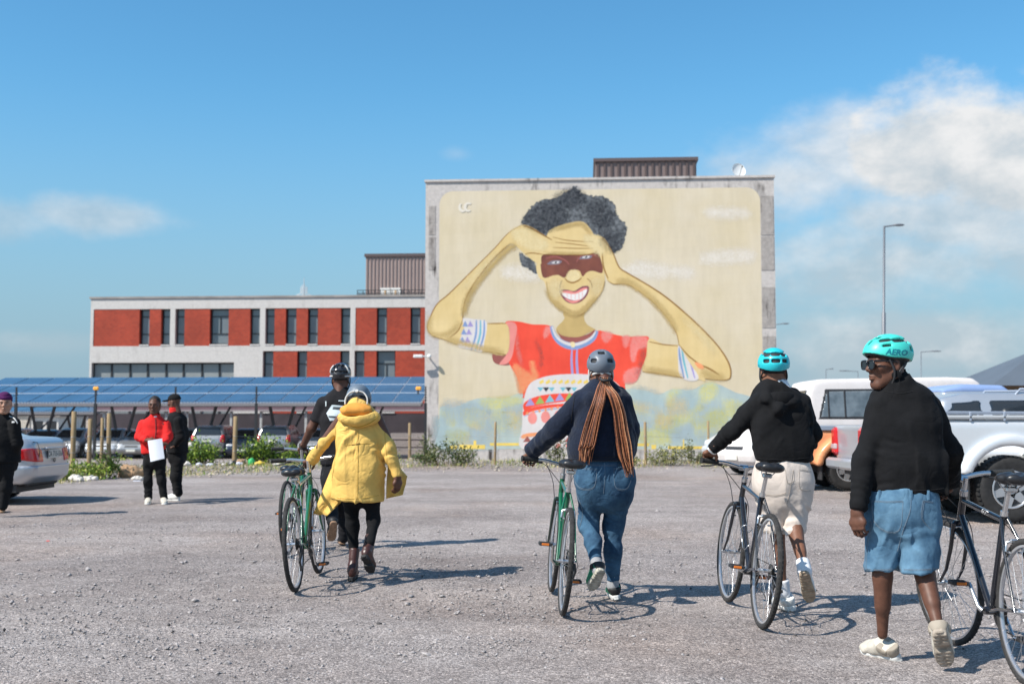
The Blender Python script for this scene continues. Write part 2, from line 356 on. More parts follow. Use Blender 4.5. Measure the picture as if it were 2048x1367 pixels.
# ================================================================ ground
def ground_z(x, y):
    """numpy: height of the terrain"""
    v = np.clip((y - 37.) / 5., 0, 1); v = v * v * (3 - 2 * v)
    edge = np.where(x < -4.5, np.clip(29.5 + (x + 4.5) * .95, 22.5, 29.5), 29.5)
    w = np.clip((y - edge) / 1.2, 0, 1) * np.clip((37. - y) / 3., 0, 1)
    return -.62 * v + .10 * w
def mat_gravel():
    m = bpy.data.materials.new('gravel'); m.use_nodes = True; nt = m.node_tree; N = nt.nodes; L = nt.links
    b = N['Principled BSDF']; b.inputs['Roughness'].default_value = .95; b.inputs['Specular IOR Level'].default_value = .25
    tc = N.new('ShaderNodeTexCoord'); vec = tc.outputs['Object']
    def vor(s, feat='F1'):
        n = N.new('ShaderNodeTexVoronoi'); n.inputs['Scale'].default_value = s; n.feature = feat; L.new(vec, n.inputs['Vector']); return n
    def noi(s, d=5, r=.6):
        n = N.new('ShaderNodeTexNoise'); n.inputs['Scale'].default_value = s; n.inputs['Detail'].default_value = d; n.inputs['Roughness'].default_value = r; L.new(vec, n.inputs['Vector']); return n.outputs[0]
    def ramp(f, st):
        c = N.new('ShaderNodeValToRGB'); L.new(f, c.inputs[0]); e = c.color_ramp.elements
        while len(e) < len(st): e.new(.5)
        for i, (p, col) in enumerate(st): e[i].position = p; e[i].color = (*col, 1)
        return c.outputs[0]
    def mix(f, a, bb, mode='MIX'):
        n = N.new('ShaderNodeMix'); n.data_type = 'RGBA'; n.blend_type = mode
        if isinstance(f, float): n.inputs[0].default_value = f
        else: L.new(f, n.inputs[0])
        L.new(a, n.inputs[6]); L.new(bb, n.inputs[7]); return n.outputs[2]
    v1 = vor(75.); v2 = vor(190.)
    sx = N.new('ShaderNodeSeparateColor'); L.new(v1.outputs['Color'], sx.inputs[0]); sy = N.new('ShaderNodeSeparateColor'); L.new(v2.outputs['Color'], sy.inputs[0])
    big = ramp(noi(.55, 6, .65), [(.34, (.268, .231, .211)), (.5, (.326, .287, .263)), (.66, (.374, .334, .309))])
    brown = ramp(noi(.22, 5, .6), [(.50, (1, 1, 1)), (.72, (1.0, .90, .82))])
    st1 = ramp(sx.outputs[0], [(0., (.42, .41, .41)), (.5, (.98, .98, .99)), (.88, (1.16, 1.15, 1.15)), (1., (1.9, 1.88, 1.86))])
    st2 = ramp(sy.outputs[1], [(0., (.42, .41, .42)), (.6, (1.04, 1.04, 1.05)), (1., (1.6, 1.59, 1.58))])
    c = mix(1., big, brown, 'MULTIPLY'); c = mix(.75, c, st1, 'MULTIPLY'); c = mix(.85, c, st2, 'MULTIPLY')
    mid = ramp(noi(6., 6, .7), [(.3, (.80, .79, .79)), (.7, (1.14, 1.14, 1.15))]); c = mix(1., c, mid, 'MULTIPLY')
    mpb = N.new('ShaderNodeMapping'); mpb.inputs['Scale'].default_value = (.10, .55, 1.); L.new(tc.outputs['Object'], mpb.inputs[0]); nb = N.new('ShaderNodeTexNoise'); nb.inputs['Scale'].default_value = 1.; nb.inputs['Detail'].default_value = 6; nb.inputs['Roughness'].default_value = .65; nb.inputs['Distortion'].default_value = .6; L.new(mpb.outputs[0], nb.inputs['Vector'])
    band = ramp(nb.outputs[0], [(.36, (.84, .835, .84)), (.52, (1.0, 1.0, 1.0)), (.68, (1.12, 1.115, 1.11))]); c = mix(1., c, band, 'MULTIPLY')
    L.new(c, b.inputs['Base Color'])
    b1 = N.new('ShaderNodeBump'); b1.inputs['Strength'].default_value = .8; b1.inputs['Distance'].default_value = .012; L.new(noi(28., 8, .75), b1.inputs['Height'])
    b2 = N.new('ShaderNodeBump'); b2.inputs['Strength'].default_value = .7; b2.inputs['Distance'].default_value = .006; b2.invert = True
    L.new(v1.outputs['Distance'], b2.inputs['Height']); L.new(b1.outputs[0], b2.inputs['Normal'])
    b3 = N.new('ShaderNodeBump'); b3.inputs['Strength'].default_value = .7; b3.inputs['Distance'].default_value = .003; b3.invert = True
    L.new(v2.outputs['Distance'], b3.inputs['Height']); L.new(b2.outputs[0], b3.inputs['Normal']); L.new(b3.outputs[0], b.inputs['Normal'])
    return m
def axis_pts(lo, hi, f0, f1, step, grow):
    a = list(np.arange(f0, f1, step)); s = step; x = f1
    while x < hi: a.append(x); s *= grow; x += s
    a.append(hi); s = step; x = f0 - step
    b = []
    while x > lo: b.append(x); s *= grow; x -= s
    b.append(lo); return np.array(b[::-1] + a, np.float32)
def build_ground():
    xs = axis_pts(-1500, 1500, -5.5, 5.5, .045, 1.10); ys = axis_pts(-60, 1800, 3.2, 13., .045, 1.055)
    X, Y = np.meshgrid(xs, ys, indexing='ij'); Z = ground_z(X, Y)
    P = np.stack([X.ravel(), Y.ravel(), np.zeros(X.size)], 1).astype(np.float32)
    r = (vnoise(P, .35) * .03 + vnoise(P, 1.7) * .014 + vnoise(P, 6., 5.) * .008 + vnoise(P, 15., 9.) * .006).reshape(X.shape)
    Z = Z + r * np.where((X > -9) & (X < 9) & (Y < 40) & (Y > 0), 1, .5)
    nx, ny = X.shape; I = np.arange(nx * ny).reshape(nx, ny)
    f = np.stack([I[:-1, :-1], I[1:, :-1], I[1:, 1:], I[:-1, 1:]], -1).reshape(-1, 4)
    o = obj('ground', mesh('ground', np.stack([X, Y, Z], -1).reshape(-1, 3), f, mat_gravel(), True)); tag(o, kind='structure')
build_ground()
def octa_stuff(name, C, S, mat, flat=(.3, .7), seed=1):
    """C: (n,3) centres, S: (n,) sizes -> one mesh of little faceted chips"""
    r = np.random.RandomState(seed); n = len(C)
    base = np.array([(1, 0, 0), (-.9, .3, 0), (0, 1, 0), (.2, -1, 0), (0, 0, 1), (.1, .1, -1)], np.float32)
    v = base[None] * (1 + .35 * r.randn(n, 6, 1)) * S[:, None, None]; v[:, :, 2] *= r.uniform(*flat, (n, 1))
    a = r.uniform(0, 2 * pi, n); ca, sa = np.cos(a)[:, None], np.sin(a)[:, None]
    x = v[:, :, 0] * ca - v[:, :, 1] * sa; y = v[:, :, 0] * sa + v[:, :, 1] * ca
    tx = r.randn(n, 1) * .3; z = v[:, :, 2] + x * tx
    v = np.stack([x, y, z], -1) + C[:, None, :]
    fb = np.array([(0, 2, 4), (2, 1, 4), (1, 3, 4), (3, 0, 4), (2, 0, 5), (1, 2, 5), (3, 1, 5), (0, 3, 5)], np.int32)
    f = (fb[None] + 6 * np.arange(n)[:, None, None]).reshape(-1, 3)
    return obj(name, mesh(name, v.reshape(-1, 3).astype(np.float32), f, mat))
def build_stones():
    r = np.random.RandomState(5)
    n = 60000; d = 1 / r.uniform(1 / 17., 1 / 3.4, n); x = d * r.uniform(-.49, .49, n)
    keep = vnoise(np.stack([x, d, 0 * x], 1).astype(np.float32), .9) + .5 > r.uniform(.0, .8, n); d = d[keep]; x = x[keep]; n = len(d)
    s = np.exp(r.normal(math.log(.0050), .55, n)).clip(.002, .03) * (d / 6.5) ** .35
    C = np.stack([x, d, s * -.05], 1).astype(np.float32)
    m = M('stone_chip', (.33, .30, .29), rough=.9, var=.6, vs=31., detail=8., bump=.3, bs=300.)
    o = octa_stuff('loose_gravel', C, s.astype(np.float32), m, (.25, .7)); tag(o, 'small grey stone chips lying loose on the lot', 'gravel', kind='stuff')
    # a few dark clods
    n = 110; d = 1 / r.uniform(1 / 14., 1 / 3.4, n); x = d * r.uniform(-.48, .48, n); s = r.uniform(.006, .016, n)
    o = octa_stuff('dark_stones', np.stack([x, d, s * .2], 1).astype(np.float32), s.astype(np.float32), M('dark_chip', (.07, .065, .065), rough=.9, var=.3), (.4, .8), 8); tag(o, 'scattered dark stones on the gravel', 'stones', kind='stuff')
build_stones()
# ================================================================ planes of the buildings
ALPHA = RAD(3.7)
class Plane:
    def __init__(s, px, d, al=ALPHA):
        s.o = W(px, HOR, d); s.o.z = 0; s.u = V(cos(al), -sin(al), 0); s.n = V(-sin(al), -cos(al), 0)
    def to(s, px, py, out=0.):
        c = V(0, 0, CAMH); r = ray(px, py); t = (s.o + s.n * out - c).dot(s.n) / r.dot(s.n); p = c + r * t; return (p - s.o).dot(s.u), p.z
    def pt(s, a, z, out=0.): return s.o + s.u * a + s.n * out + V(0, 0, z)
    def box(s, mb, a0, a1, z0, z1, o0, o1):
        v = [s.pt(a, z, o) for a in (a0, a1) for o in (o0, o1) for z in (z0, z1)]
        # outward order: a x o x z
        return mb.add(v, [(0, 2, 3, 1), (4, 5, 7, 6), (0, 1, 5, 4), (2, 6, 7, 3), (0, 4, 6, 2), (1, 3, 7, 5)])
    def sheet(s, poly, out, mb=None):
        mb = mb or MB(); vs = [s.pt(a, z, out) for a, z in poly]; mb.add(vs, [tuple(range(len(vs)))]); return mb
def mat_concrete(name, base, dark, streak=1.0, blk=None):
    m = bpy.data.materials.new(name); m.use_nodes = True; nt = m.node_tree; N = nt.nodes; L = nt.links
    b = N['Principled BSDF']; b.inputs['Roughness'].default_value = .9; b.inputs['Specular IOR Level'].default_value = .2
    tc = N.new('ShaderNodeTexCoord')
    def noi(sc, scale, d=6, r=.65):
        mp = N.new('ShaderNodeMapping'); mp.inputs['Scale'].default_value = sc; L.new(tc.outputs['Object'], mp.inputs[0])
        n = N.new('ShaderNodeTexNoise'); n.inputs['Scale'].default_value = scale; n.inputs['Detail'].default_value = d; n.inputs['Roughness'].default_value = r; L.new(mp.outputs[0], n.inputs['Vector']); return n.outputs[0]
    def ramp(f, a, bb):
        c = N.new('ShaderNodeMapRange'); c.inputs[1].default_value = a; c.inputs[2].default_value = bb; L.new(f, c.inputs[0]); return c.outputs[0]
    st = ramp(noi((1.6, 1.6, .22), 1.2), .52, .75); pat = ramp(noi((1, 1, .6), .55), .48, .62); fine = ramp(noi((1, 1, 1), 7), .3, .7)
    mu = N.new('ShaderNodeMath'); mu.operation = 'MULTIPLY'; L.new(st, mu.inputs[0]); L.new(pat, mu.inputs[1])
    m2 = N.new('ShaderNodeMath'); m2.operation = 'MULTIPLY'; m2.inputs[1].default_value = streak; m2.use_clamp = True; L.new(mu.outputs[0], m2.inputs[0])
    mx = N.new('ShaderNodeMix'); mx.data_type = 'RGBA'; mx.inputs[6].default_value = (*base, 1); mx.inputs[7].default_value = (*dark, 1); L.new(m2.outputs[0], mx.inputs[0])
    hv = N.new('ShaderNodeMix'); hv.data_type = 'RGBA'; hv.blend_type = 'MULTIPLY'; hv.inputs[0].default_value = blk or .35; L.new(mx.outputs[2], hv.inputs[6]); L.new(fine, hv.inputs[7])
    L.new(hv.outputs[2], b.inputs['Base Color'])
    bp = N.new('ShaderNodeBump'); bp.inputs['Strength'].default_value = .3; bp.inputs['Distance'].default_value = .02; L.new(fine, bp.inputs['Height']); L.new(bp.outputs[0], b.inputs['Normal'])
    return m
CONC = mat_concrete('raw_concrete', srgb(200, 192, 186), srgb(72, 66, 62), 2.2, .22)
CONC_D = mat_concrete('stained_concrete', srgb(176, 168, 162), srgb(48, 44, 42), 2.4)
WHITE_W = mat_concrete('white_render', srgb(208, 202, 196), srgb(150, 143, 135), .7, .15)
PURLIN = M('mauve_cladding', srgb(120, 104, 100), rough=.55, var=.08, vs=2.)
DARKM = M('dark_metal', (.02, .02, .022), rough=.5)
BLK = M('black_void', (.012, .012, .014), rough=.9)
# ---------------------------------------------------------------- mural block
PM = Plane(1200, 51.)
def crop(x0, y0, sc): return lambda x, y: (x0 + x / sc, y0 + y / sc)
cA = crop(830, 300, 2.1365)
def build_mural():
    PW = lambda x, y: PM.to(*cA(x, y))
    sL, zT = PM.to(851.5, 363); sR, _ = PM.to(1547.5, 355); zT = PM.to(1547.5, 355)[1]; zB = -.75
    base = PM.pt((sL + sR) / 2, zB)
    t = thing('mural_building', 'tall concrete building end wall painted with giant mural of person shading eyes', 'building', base)
    mb = MB(); PM.box(mb, sL, sR, zB, zT - .002, -14., 0.); mb.build('wall', CONC, t, base)
    # coping, piers: slightly proud concrete
    mb = MB(); PM.box(mb, sL - .05, sR + .05, zT, zT + .10, -14., .07); mb.build('coping', CONC, t, base)
    a0, z0 = PM.to(1521, 392); a1, _ = PM.to(1546, 392)
    z = zT - .75
    for i, (pt, pb) in enumerate(((392, 470), (473, 540), (574, 655), (672, 800))):   # stained shutter panels of the right pier
        mb = MB(); zz0 = PM.to(1533, pb)[1]; zz1 = PM.to(1533, pt)[1]; PM.box(mb, a0, a1, zz0, zz1, -.1, .02); mb.build('pier_panel', CONC_D, t, base)
    la0, _ = PM.to(853, 500); la1, _ = PM.to(873, 500)
    for (pt, pb) in ((412, 470), (474, 540)):
        mb = MB(); PM.box(mb, la0 + .1, la1 - .05, PM.to(860, pb)[1], PM.to(860, pt)[1], -.1, .015); mb.build('pier_panel', CONC_D, t, base)
    # painted sheet
    def paint(name, col, var=.07, vs=1.3, vcol=None, stretch=None):
        nm = 'paint_' + name
        if nm in MATS: return MATS[nm]
        m = M(nm, srgb(*col), rough=.85, var=var, vs=vs, spec=.25, vcol=vcol, stretch=stretch, bump=.25, bs=9., bd=.012, detail=7); nt = m.node_tree; N = nt.nodes; L = nt.links; bs = N['Principled BSDF']; tc = N['Texture Coordinate']
        mp = N.new('ShaderNodeMapping'); mp.inputs['Rotation'].default_value = (pi / 2, 0, ALPHA); L.new(tc.outputs['Object'], mp.inputs[0]); bk = N.new('ShaderNodeTexBrick'); L.new(mp.outputs[0], bk.inputs['Vector']); bk.inputs['Scale'].default_value = 1.; bk.inputs['Brick Width'].default_value = .9; bk.inputs['Row Height'].default_value = .45; bk.inputs['Mortar Size'].default_value = .012; bk.inputs['Mortar Smooth'].default_value = .6
        for q, c_ in (('Color1', 1.), ('Color2', .975), ('Mortar', .955)): bk.inputs[q].default_value = (c_, c_, c_, 1)
        mp2 = N.new('ShaderNodeMapping'); mp2.inputs['Scale'].default_value = (2.2, 2.2, .35); L.new(tc.outputs['Object'], mp2.inputs[0]); n2 = N.new('ShaderNodeTexNoise'); n2.inputs['Scale'].default_value = 1.3; n2.inputs['Detail'].default_value = 8; n2.inputs['Roughness'].default_value = .7; L.new(mp2.outputs[0], n2.inputs['Vector']); cr = N.new('ShaderNodeValToRGB'); cr.color_ramp.elements[0].position = .3; cr.color_ramp.elements[0].color = (.95, .945, .93, 1); cr.color_ramp.elements[1].position = .6; cr.color_ramp.elements[1].color = (1.03, 1.03, 1.03, 1); L.new(n2.outputs[0], cr.inputs[0])
        src = bs.inputs['Base Color'].links[0].from_socket; mx = N.new('ShaderNodeMix'); mx.data_type = 'RGBA'; mx.blend_type = 'MULTIPLY'; mx.inputs[0].default_value = 1; L.new(src, mx.inputs[6]); L.new(bk.outputs[0], mx.inputs[7]); m4 = N.new('ShaderNodeMix'); m4.data_type = 'RGBA'; m4.blend_type = 'MULTIPLY'; m4.inputs[0].default_value = 1; L.new(mx.outputs[2], m4.inputs[6]); L.new(cr.outputs[0], m4.inputs[7]); L.new(m4.outputs[2], bs.inputs['Base Color'])
        return m
    def soften(m):
        nm = m.name + '_spray'
        if nm in MATS: return MATS[nm]
        c = m.copy(); c.name = nm; nt = c.node_tree; N = nt.nodes; L = nt.links; bs = N['Principled BSDF']; at = N.new('ShaderNodeAttribute'); at.attribute_name = 'cover'; n = N.new('ShaderNodeTexNoise'); n.inputs['Scale'].default_value = 5.; n.inputs['Detail'].default_value = 6; L.new(N['Texture Coordinate'].outputs['Object'], n.inputs['Vector'])
        a = N.new('ShaderNodeMath'); a.operation = 'MULTIPLY_ADD'; L.new(n.outputs[0], a.inputs[0]); a.inputs[1].default_value = .7; a.inputs[2].default_value = .65; m_ = N.new('ShaderNodeMath'); m_.operation = 'MULTIPLY'; m_.use_clamp = True; L.new(at.outputs['Fac'], m_.inputs[0]); L.new(a.outputs[0], m_.inputs[1]); sc_ = N.new('ShaderNodeVectorMath'); sc_.operation = 'SCALE'; sc_.inputs['Scale'].default_value = 90.; L.new(N['Texture Coordinate'].outputs['Object'], sc_.inputs[0]); fl = N.new('ShaderNodeVectorMath'); fl.operation = 'FLOOR'; L.new(sc_.outputs[0], fl.inputs[0]); wn = N.new('ShaderNodeTexWhiteNoise'); L.new(fl.outputs[0], wn.inputs['Vector']); lt_ = N.new('ShaderNodeMath'); lt_.operation = 'LESS_THAN'; L.new(wn.outputs['Value'], lt_.inputs[0]); L.new(m_.outputs[0], lt_.inputs[1]); L.new(lt_.outputs[0], bs.inputs['Alpha']); MATS[nm] = c; return c
    def cover(o, vals): at = o.data.attributes.new('cover', 'FLOAT', 'POINT'); at.data.foreach_set('value', np.array(vals, np.float32)); return o
    def soft(name, pts, mat, w=14, op=.9):
        lay[0] += 1; q = smoothpoly([PW(*p) for p in pts], True, 4); n = len(q); w = w / 96.; ar = sum(q[i][0] * q[(i + 1) % n][1] - q[(i + 1) % n][0] * q[i][1] for i in range(n)); sg = 1 if ar > 0 else -1; out = []
        for i in range(n):
            a, b_ = q[i - 1], q[(i + 1) % n]; dx, dz = b_[0] - a[0], b_[1] - a[1]; l = math.hypot(dx, dz) or 1; out.append((q[i][0] + dz / l * w * sg, q[i][1] - dx / l * w * sg))
        tri = geo.tessellate_polygon([[Vector((a, z, 0)) for a, z in q]]); mb = MB(); mb.v = [PM.pt(a, z, .006 + lay[0] * .00006) for a, z in q + out]; mb.f = [tuple(t_) for t_ in tri] + [(i, (i + 1) % n, n + (i + 1) % n, n + i) for i in range(n)]; mb.sm = [False] * len(mb.f)
        return cover(mb.build(name, soften(mat), mu, base), [op] * n + [0] * n)
    def spray(name, pts, w, mat, op=.8):
        lay[0] += 1; q = smoothpoly([PW(*p) for p in pts], False, 5); n = len(q); Ls, Rs = [], []
        for i, (a, z) in enumerate(q):
            b_ = q[min(i + 1, n - 1)]; c = q[max(i - 1, 0)]; dx, dz = b_[0] - c[0], b_[1] - c[1]; l = math.hypot(dx, dz) or 1; ww = w * .5 / 96.; Ls.append((a - dz / l * ww, z + dx / l * ww)); Rs.append((a + dz / l * ww, z - dx / l * ww))
        mb = MB(); mb.add([PM.pt(a, z, .006 + lay[0] * .00006) for a, z in Ls + q + Rs], [(i, n + i, n + i + 1, i + 1) for i in range(n - 1)] + [(n + i, 2 * n + i, 2 * n + i + 1, n + i + 1) for i in range(n - 1)]); fade = [op * min(1, i / 3., (n - 1 - i) / 3.) for i in range(n)]
        return cover(mb.build(name, soften(mat), mu, base), [0] * n + fade + [0] * n)
    pa0, pz1 = PW(105, 176); pa1, _ = PW(1474, 176); pz1 = (PW(105, 178)[1] + PW(1474, 158)[1]) / 2; pz0 = PW(700, 1278)[1]
    R = .62; poly = [(pa0, pz0), (pa1, pz0)] + [(pa1 - R + R * cos(a), pz1 - R + R * sin(a)) for a in np.linspace(0, pi / 2, 10)] + [(pa0 + R + R * cos(a), pz1 - R + R * sin(a)) for a in np.linspace(pi / 2, pi, 10)]
    mu = PM.sheet(poly, .004).build('mural', paint('cream', (209, 196, 174), .03, .3, vcol=srgb(205, 189, 157)), t, base)
    lay = [0]
    def shape(name, pts, mat, smooth=True, k=5, jag=0.):
        lay[0] += 1; q = [PW(*p) for p in pts]
        if smooth: q = smoothpoly(q, True, k)
        if jag: q = [(a + random.uniform(-jag, jag), z + random.uniform(-jag, jag)) for a, z in q]
        tri = geo.tessellate_polygon([[Vector((a, z, 0)) for a, z in q]]); vs = [PM.pt(a, z, .006 + lay[0] * .00006) for a, z in q]; mb = MB()
        for i, j, k_ in tri:
            if (q[j][0] - q[i][0]) * (q[k_][1] - q[i][1]) - (q[j][1] - q[i][1]) * (q[k_][0] - q[i][0]) < 0: j, k_ = k_, j
            mb.f.append((i, j, k_)); mb.sm.append(False)
        mb.v = vs; return mb.build(name, mat, mu, base)
    def stroke(name, pts, w, mat, k=5):
        lay[0] += 1; q = smoothpoly([PW(*p) for p in pts], False, k); n = len(q); L_, R_ = [], []
        for i, (a, z) in enumerate(q):
            b = q[min(i + 1, n - 1)]; c = q[max(i - 1, 0)]; dx, dz = b[0] - c[0], b[1] - c[1]; l = math.hypot(dx, dz) or 1; ww = w * .5 * (0.4 + .6 * sin(pi * (i + .5) / n)) / 96.
            L_.append((a - dz / l * ww, z + dx / l * ww)); R_.append((a + dz / l * ww, z - dx / l * ww))
        vs = [PM.pt(a, z, .006 + lay[0] * .00006) for a, z in L_ + R_]; mb = MB(); mb.add(vs, [(i, n + i, n + i + 1, i + 1) for i in range(n - 1)]); return mb.build(name, mat, mu, base)
    SK = paint('ochre_skin', (216, 191, 140), .05, .5, vcol=srgb(210, 182, 124)); OUT = paint('umber_line', (150, 112, 62)); LT = paint('light_skin', (226, 206, 160)); SHD = paint('dark_skin', (192, 164, 108))
    RED = paint('red', (234, 84, 64), .05, .6, vcol=srgb(222, 72, 56)); PINK = paint('pink', (226, 140, 132)); ORA = paint('orange', (228, 150, 104), .1, .8)
    WHT = paint('white', (212, 205, 202), .05); BLUE = paint('blue', (128, 150, 190)); TEAL = paint('teal', (118, 178, 190)); MAR = paint('maroon', (150, 88, 82)); PALE = paint('pale_cloud', (230, 221, 210), .02)
    MNT = paint('mountain', (180, 190, 178), .04, .8, vcol=srgb(160, 176, 180)); MY = paint('meadow_yellow', (198, 192, 122), .12, 1.2); MYO = paint('ochre_yellow', (226, 196, 100), .1)
    MG = paint('mountain_grey', (160, 178, 180), .06, .9)
    HAIR = paint('hair', (108, 111, 114), .3, 7.5, vcol=srgb(46, 49, 55)); HAIR2 = paint('hair_dark', (44, 46, 54), .3, 8.); LILAC = paint('lilac', (160, 148, 196)); GREEN = paint('green', (150, 170, 90)); BROWN = paint('brown_band', (126, 76, 62), .15, 1.2, vcol=srgb(104, 62, 58)); LIP = paint('lip', (128, 74, 84)); INK = paint('ink', (52, 56, 62))
    for pts in ([(1225, 465), (1290, 448), (1400, 440), (1440, 458), (1330, 470)], [(900, 520), (960, 490), (1010, 500), (1080, 510), (1060, 530), (960, 525)], [(1250, 265), (1330, 262), (1420, 270), (1330, 277)], [(380, 520), (440, 505), (520, 530), (500, 545), (420, 535)], [(1100, 520), (1150, 515), (1180, 525), (1140, 533)]):
        soft('painted_cloud', pts, PALE, 34, .6)
    # mountains and meadow
    shape('painted_mountain', [(107, 1098), (160, 1100), (200, 1086), (260, 1062), (330, 1058), (380, 1062), (440, 1040), (475, 1042), (600, 1060), (800, 1050), (905, 1020), (960, 1024), (1000, 1030), (1040, 1046), (1100, 1020), (1180, 1025), (1230, 1000), (1270, 992), (1320, 1010), (1370, 1035), (1410, 1045), (1472, 1075), (1472, 1150), (1472, 1276), (1200, 1276), (800, 1276), (400, 1276), (107, 1276), (107, 1180)], MNT, True, 3)
    for pts in ([(900, 1060), (960, 1070), (1010, 1120), (1080, 1140), (1150, 1120), (1200, 1080), (1240, 1010), (1280, 1000), (1265, 1060), (1210, 1120), (1160, 1160), (1080, 1190), (1000, 1170), (930, 1130)], [(1180, 1130), (1230, 1140), (1300, 1110), (1330, 1150), (1290, 1200), (1230, 1230), (1200, 1190)], [(1100, 1040), (1140, 1035), (1130, 1100), (1080, 1090)], [(290, 1075), (360, 1070), (420, 1060), (450, 1075), (380, 1095), (300, 1100)], [(200, 1110), (300, 1115), (290, 1190), (230, 1170)], [(330, 1130), (400, 1120), (440, 1150), (380, 1190), (330, 1180)], [(120, 1130), (160, 1120), (165, 1170), (130, 1180)], [(1320, 1080), (1400, 1090), (1450, 1120), (1390, 1150), (1330, 1120)], [(950, 1190), (1040, 1200), (1090, 1240), (1010, 1250), (960, 1230)]):
        soft('painted_meadow', [(x, max(y, 1062 if x < 600 or x > 1330 else 1040 if x < 1190 else 1010)) for x, y in pts], MY, 24, .66)
    for pts in ([(940, 1040), (1010, 1050), (1050, 1080), (1040, 1120), (990, 1100), (950, 1070)], [(107, 1150), (130, 1180), (160, 1230), (165, 1270), (107, 1240)], [(1130, 1060), (1190, 1050), (1180, 1090), (1130, 1110)]):
        soft('painted_slope', pts, MG, 40, .8)
    rr = random.Random(4); PB1 = paint('patch_blue', (168, 184, 192), .04); PB2 = paint('patch_sand', (206, 186, 140), .06); PB3 = paint('patch_green', (186, 186, 124), .06)
    for i in range(46):
        x = rr.uniform(125, 440) if i % 2 else rr.uniform(905, 1450); y = rr.uniform(1095, 1250); w_ = rr.uniform(14, 42); h_ = rr.uniform(9, 28); soft('painted_patch', [(x - w_, y - h_), (x, y - h_ * rr.uniform(.8, 1.3)), (x + w_, y - h_), (x + w_ * rr.uniform(.7, 1.2), y), (x + w_, y + h_), (x, y + h_), (x - w_, y + h_), (x - w_ * rr.uniform(.7, 1.2), y)], rr.choice((PB1, PB1, PB2, PB3)), 34, rr.uniform(.25, .5))
    for (x0, x1, y0, y1) in ((190, 300, 1258, 1276), (320, 450, 1250, 1262), (250, 262, 1240, 1276), (900, 1000, 1252, 1264), (1010, 1030, 1258, 1276), (1080, 1330, 1264, 1276), (150, 180, 1262, 1276), (1145, 1150, 1235, 1264), (1350, 1460, 1266, 1276)):
        shape('painted_stripe', [(x0, y0), (x1, y0), (x1, y1), (x0, y1)], MYO, False)
    # hair behind the head
    shape('painted_hair', [(458, 318), (466, 285), (500, 240), (540, 216), (600, 204), (650, 176), (684, 156), (715, 186), (760, 196), (810, 200), (850, 232), (866, 280), (905, 328), (892, 400), (860, 436), (800, 440), (700, 420), (600, 420), (540, 400), (490, 360)], HAIR, True, 14, .05)
    shape('painted_hair', [(446, 440), (470, 452), (512, 480), (520, 528), (482, 506), (454, 488)], HAIR, True, 12, .03)
    shape('painted_neck', [(628, 650), (640, 715), (605, 760), (618, 792), (690, 802), (742, 780), (772, 768), (736, 745), (722, 712), (732, 650)], SHD)
    shape('painted_face', [(562, 368), (588, 335), (650, 314), (710, 305), (742, 328), (768, 372), (800, 470), (811, 560), (800, 602), (770, 642), (742, 672), (720, 696), (690, 706), (652, 696), (602, 666), (572, 622), (552, 562), (530, 545), (518, 505), (524, 480), (545, 470)], SK)
    shape('painted_neck_shade', [(635, 690), (690, 708), (722, 694), (716, 720), (690, 730), (645, 722)], SHD)
    shape('painted_shade_band', [(541, 445), (600, 440), (700, 440), (778, 440), (796, 470), (801, 524), (760, 516), (735, 522), (716, 540), (704, 517), (682, 512), (660, 515), (640, 545), (612, 534), (590, 536), (545, 541)], BROWN, True, 4)
    for (x, y) in ((598, 481), (728, 458)):
        shape('painted_eye', [(x - 34, y + 6), (x - 10, y - 9), (x + 28, y - 8), (x + 20, y + 5), (x - 8, y + 8)], paint('eye_grey', (126, 118, 128)))
        shape('painted_eye', [(x - 14, y + 2), (x, y - 6), (x + 18, y - 5), (x + 12, y + 3)], WHT); shape('painted_pupil', [(x - 2, y + 1), (x + 2, y - 5), (x + 9, y - 4), (x + 6, y + 2)], INK)
    stroke('painted_brow', [(560, 462), (600, 455), (640, 470), (660, 490)], 7, MAR); stroke('painted_brow', [(690, 478), (710, 452), (750, 447), (776, 452)], 7, MAR)
    soft('painted_nose', [(664, 522), (684, 516), (698, 532), (696, 550), (678, 560), (658, 554), (652, 540)], LT, 10, .7); stroke('painted_nostril', [(640, 548), (655, 562), (676, 566), (700, 556), (712, 545)], 7, OUT)
    stroke('painted_fold', [(628, 556), (620, 578), (616, 600)], 5, OUT); stroke('painted_fold', [(735, 548), (752, 565), (757, 590)], 5, OUT)
    shape('painted_lips', [(616, 602), (650, 596), (680, 602), (715, 582), (744, 584), (736, 620), (708, 648), (672, 656), (640, 642)], LIP, True, 4)
    shape('painted_gums', [(624, 604), (660, 601), (684, 607), (716, 590), (737, 590), (720, 606), (684, 618), (640, 612)], PINK, True, 4)
    shape('painted_teeth', [(628, 610), (684, 615), (734, 594), (722, 626), (694, 642), (650, 634)], paint('teeth', (226, 220, 216), .02), True, 4)
    for x in (650, 667, 684, 700, 715): stroke('painted_tooth_gap', [(x, 608 - (x - 650) * .1), (x + 1, 638)], 2, PINK, 2)
    shape('painted_lower_lip', [(640, 634), (672, 643), (706, 638), (690, 651), (665, 652)], PINK, True, 4)
    # shirt
    shape('painted_sleeve', [(330, 868), (345, 872), (385, 876), (420, 880), (405, 916), (360, 916), (335, 902)], MAR)
    shape('painted_shirt', [(385, 738), (440, 732), (500, 744), (582, 752), (612, 812), (670, 838), (740, 822), (778, 772), (830, 782), (900, 796), (960, 796), (1000, 802), (988, 880), (962, 945), (945, 986), (900, 992), (880, 1048), (700, 1060), (480, 1060), (462, 1040), (432, 962), (405, 916), (392, 880), (402, 820)], RED, True, 4)
    shape('painted_sleeve_fold', [(388, 742), (420, 735), (436, 760), (425, 830), (415, 880), (395, 910), (360, 914), (392, 870), (404, 810)], PINK, True, 4)
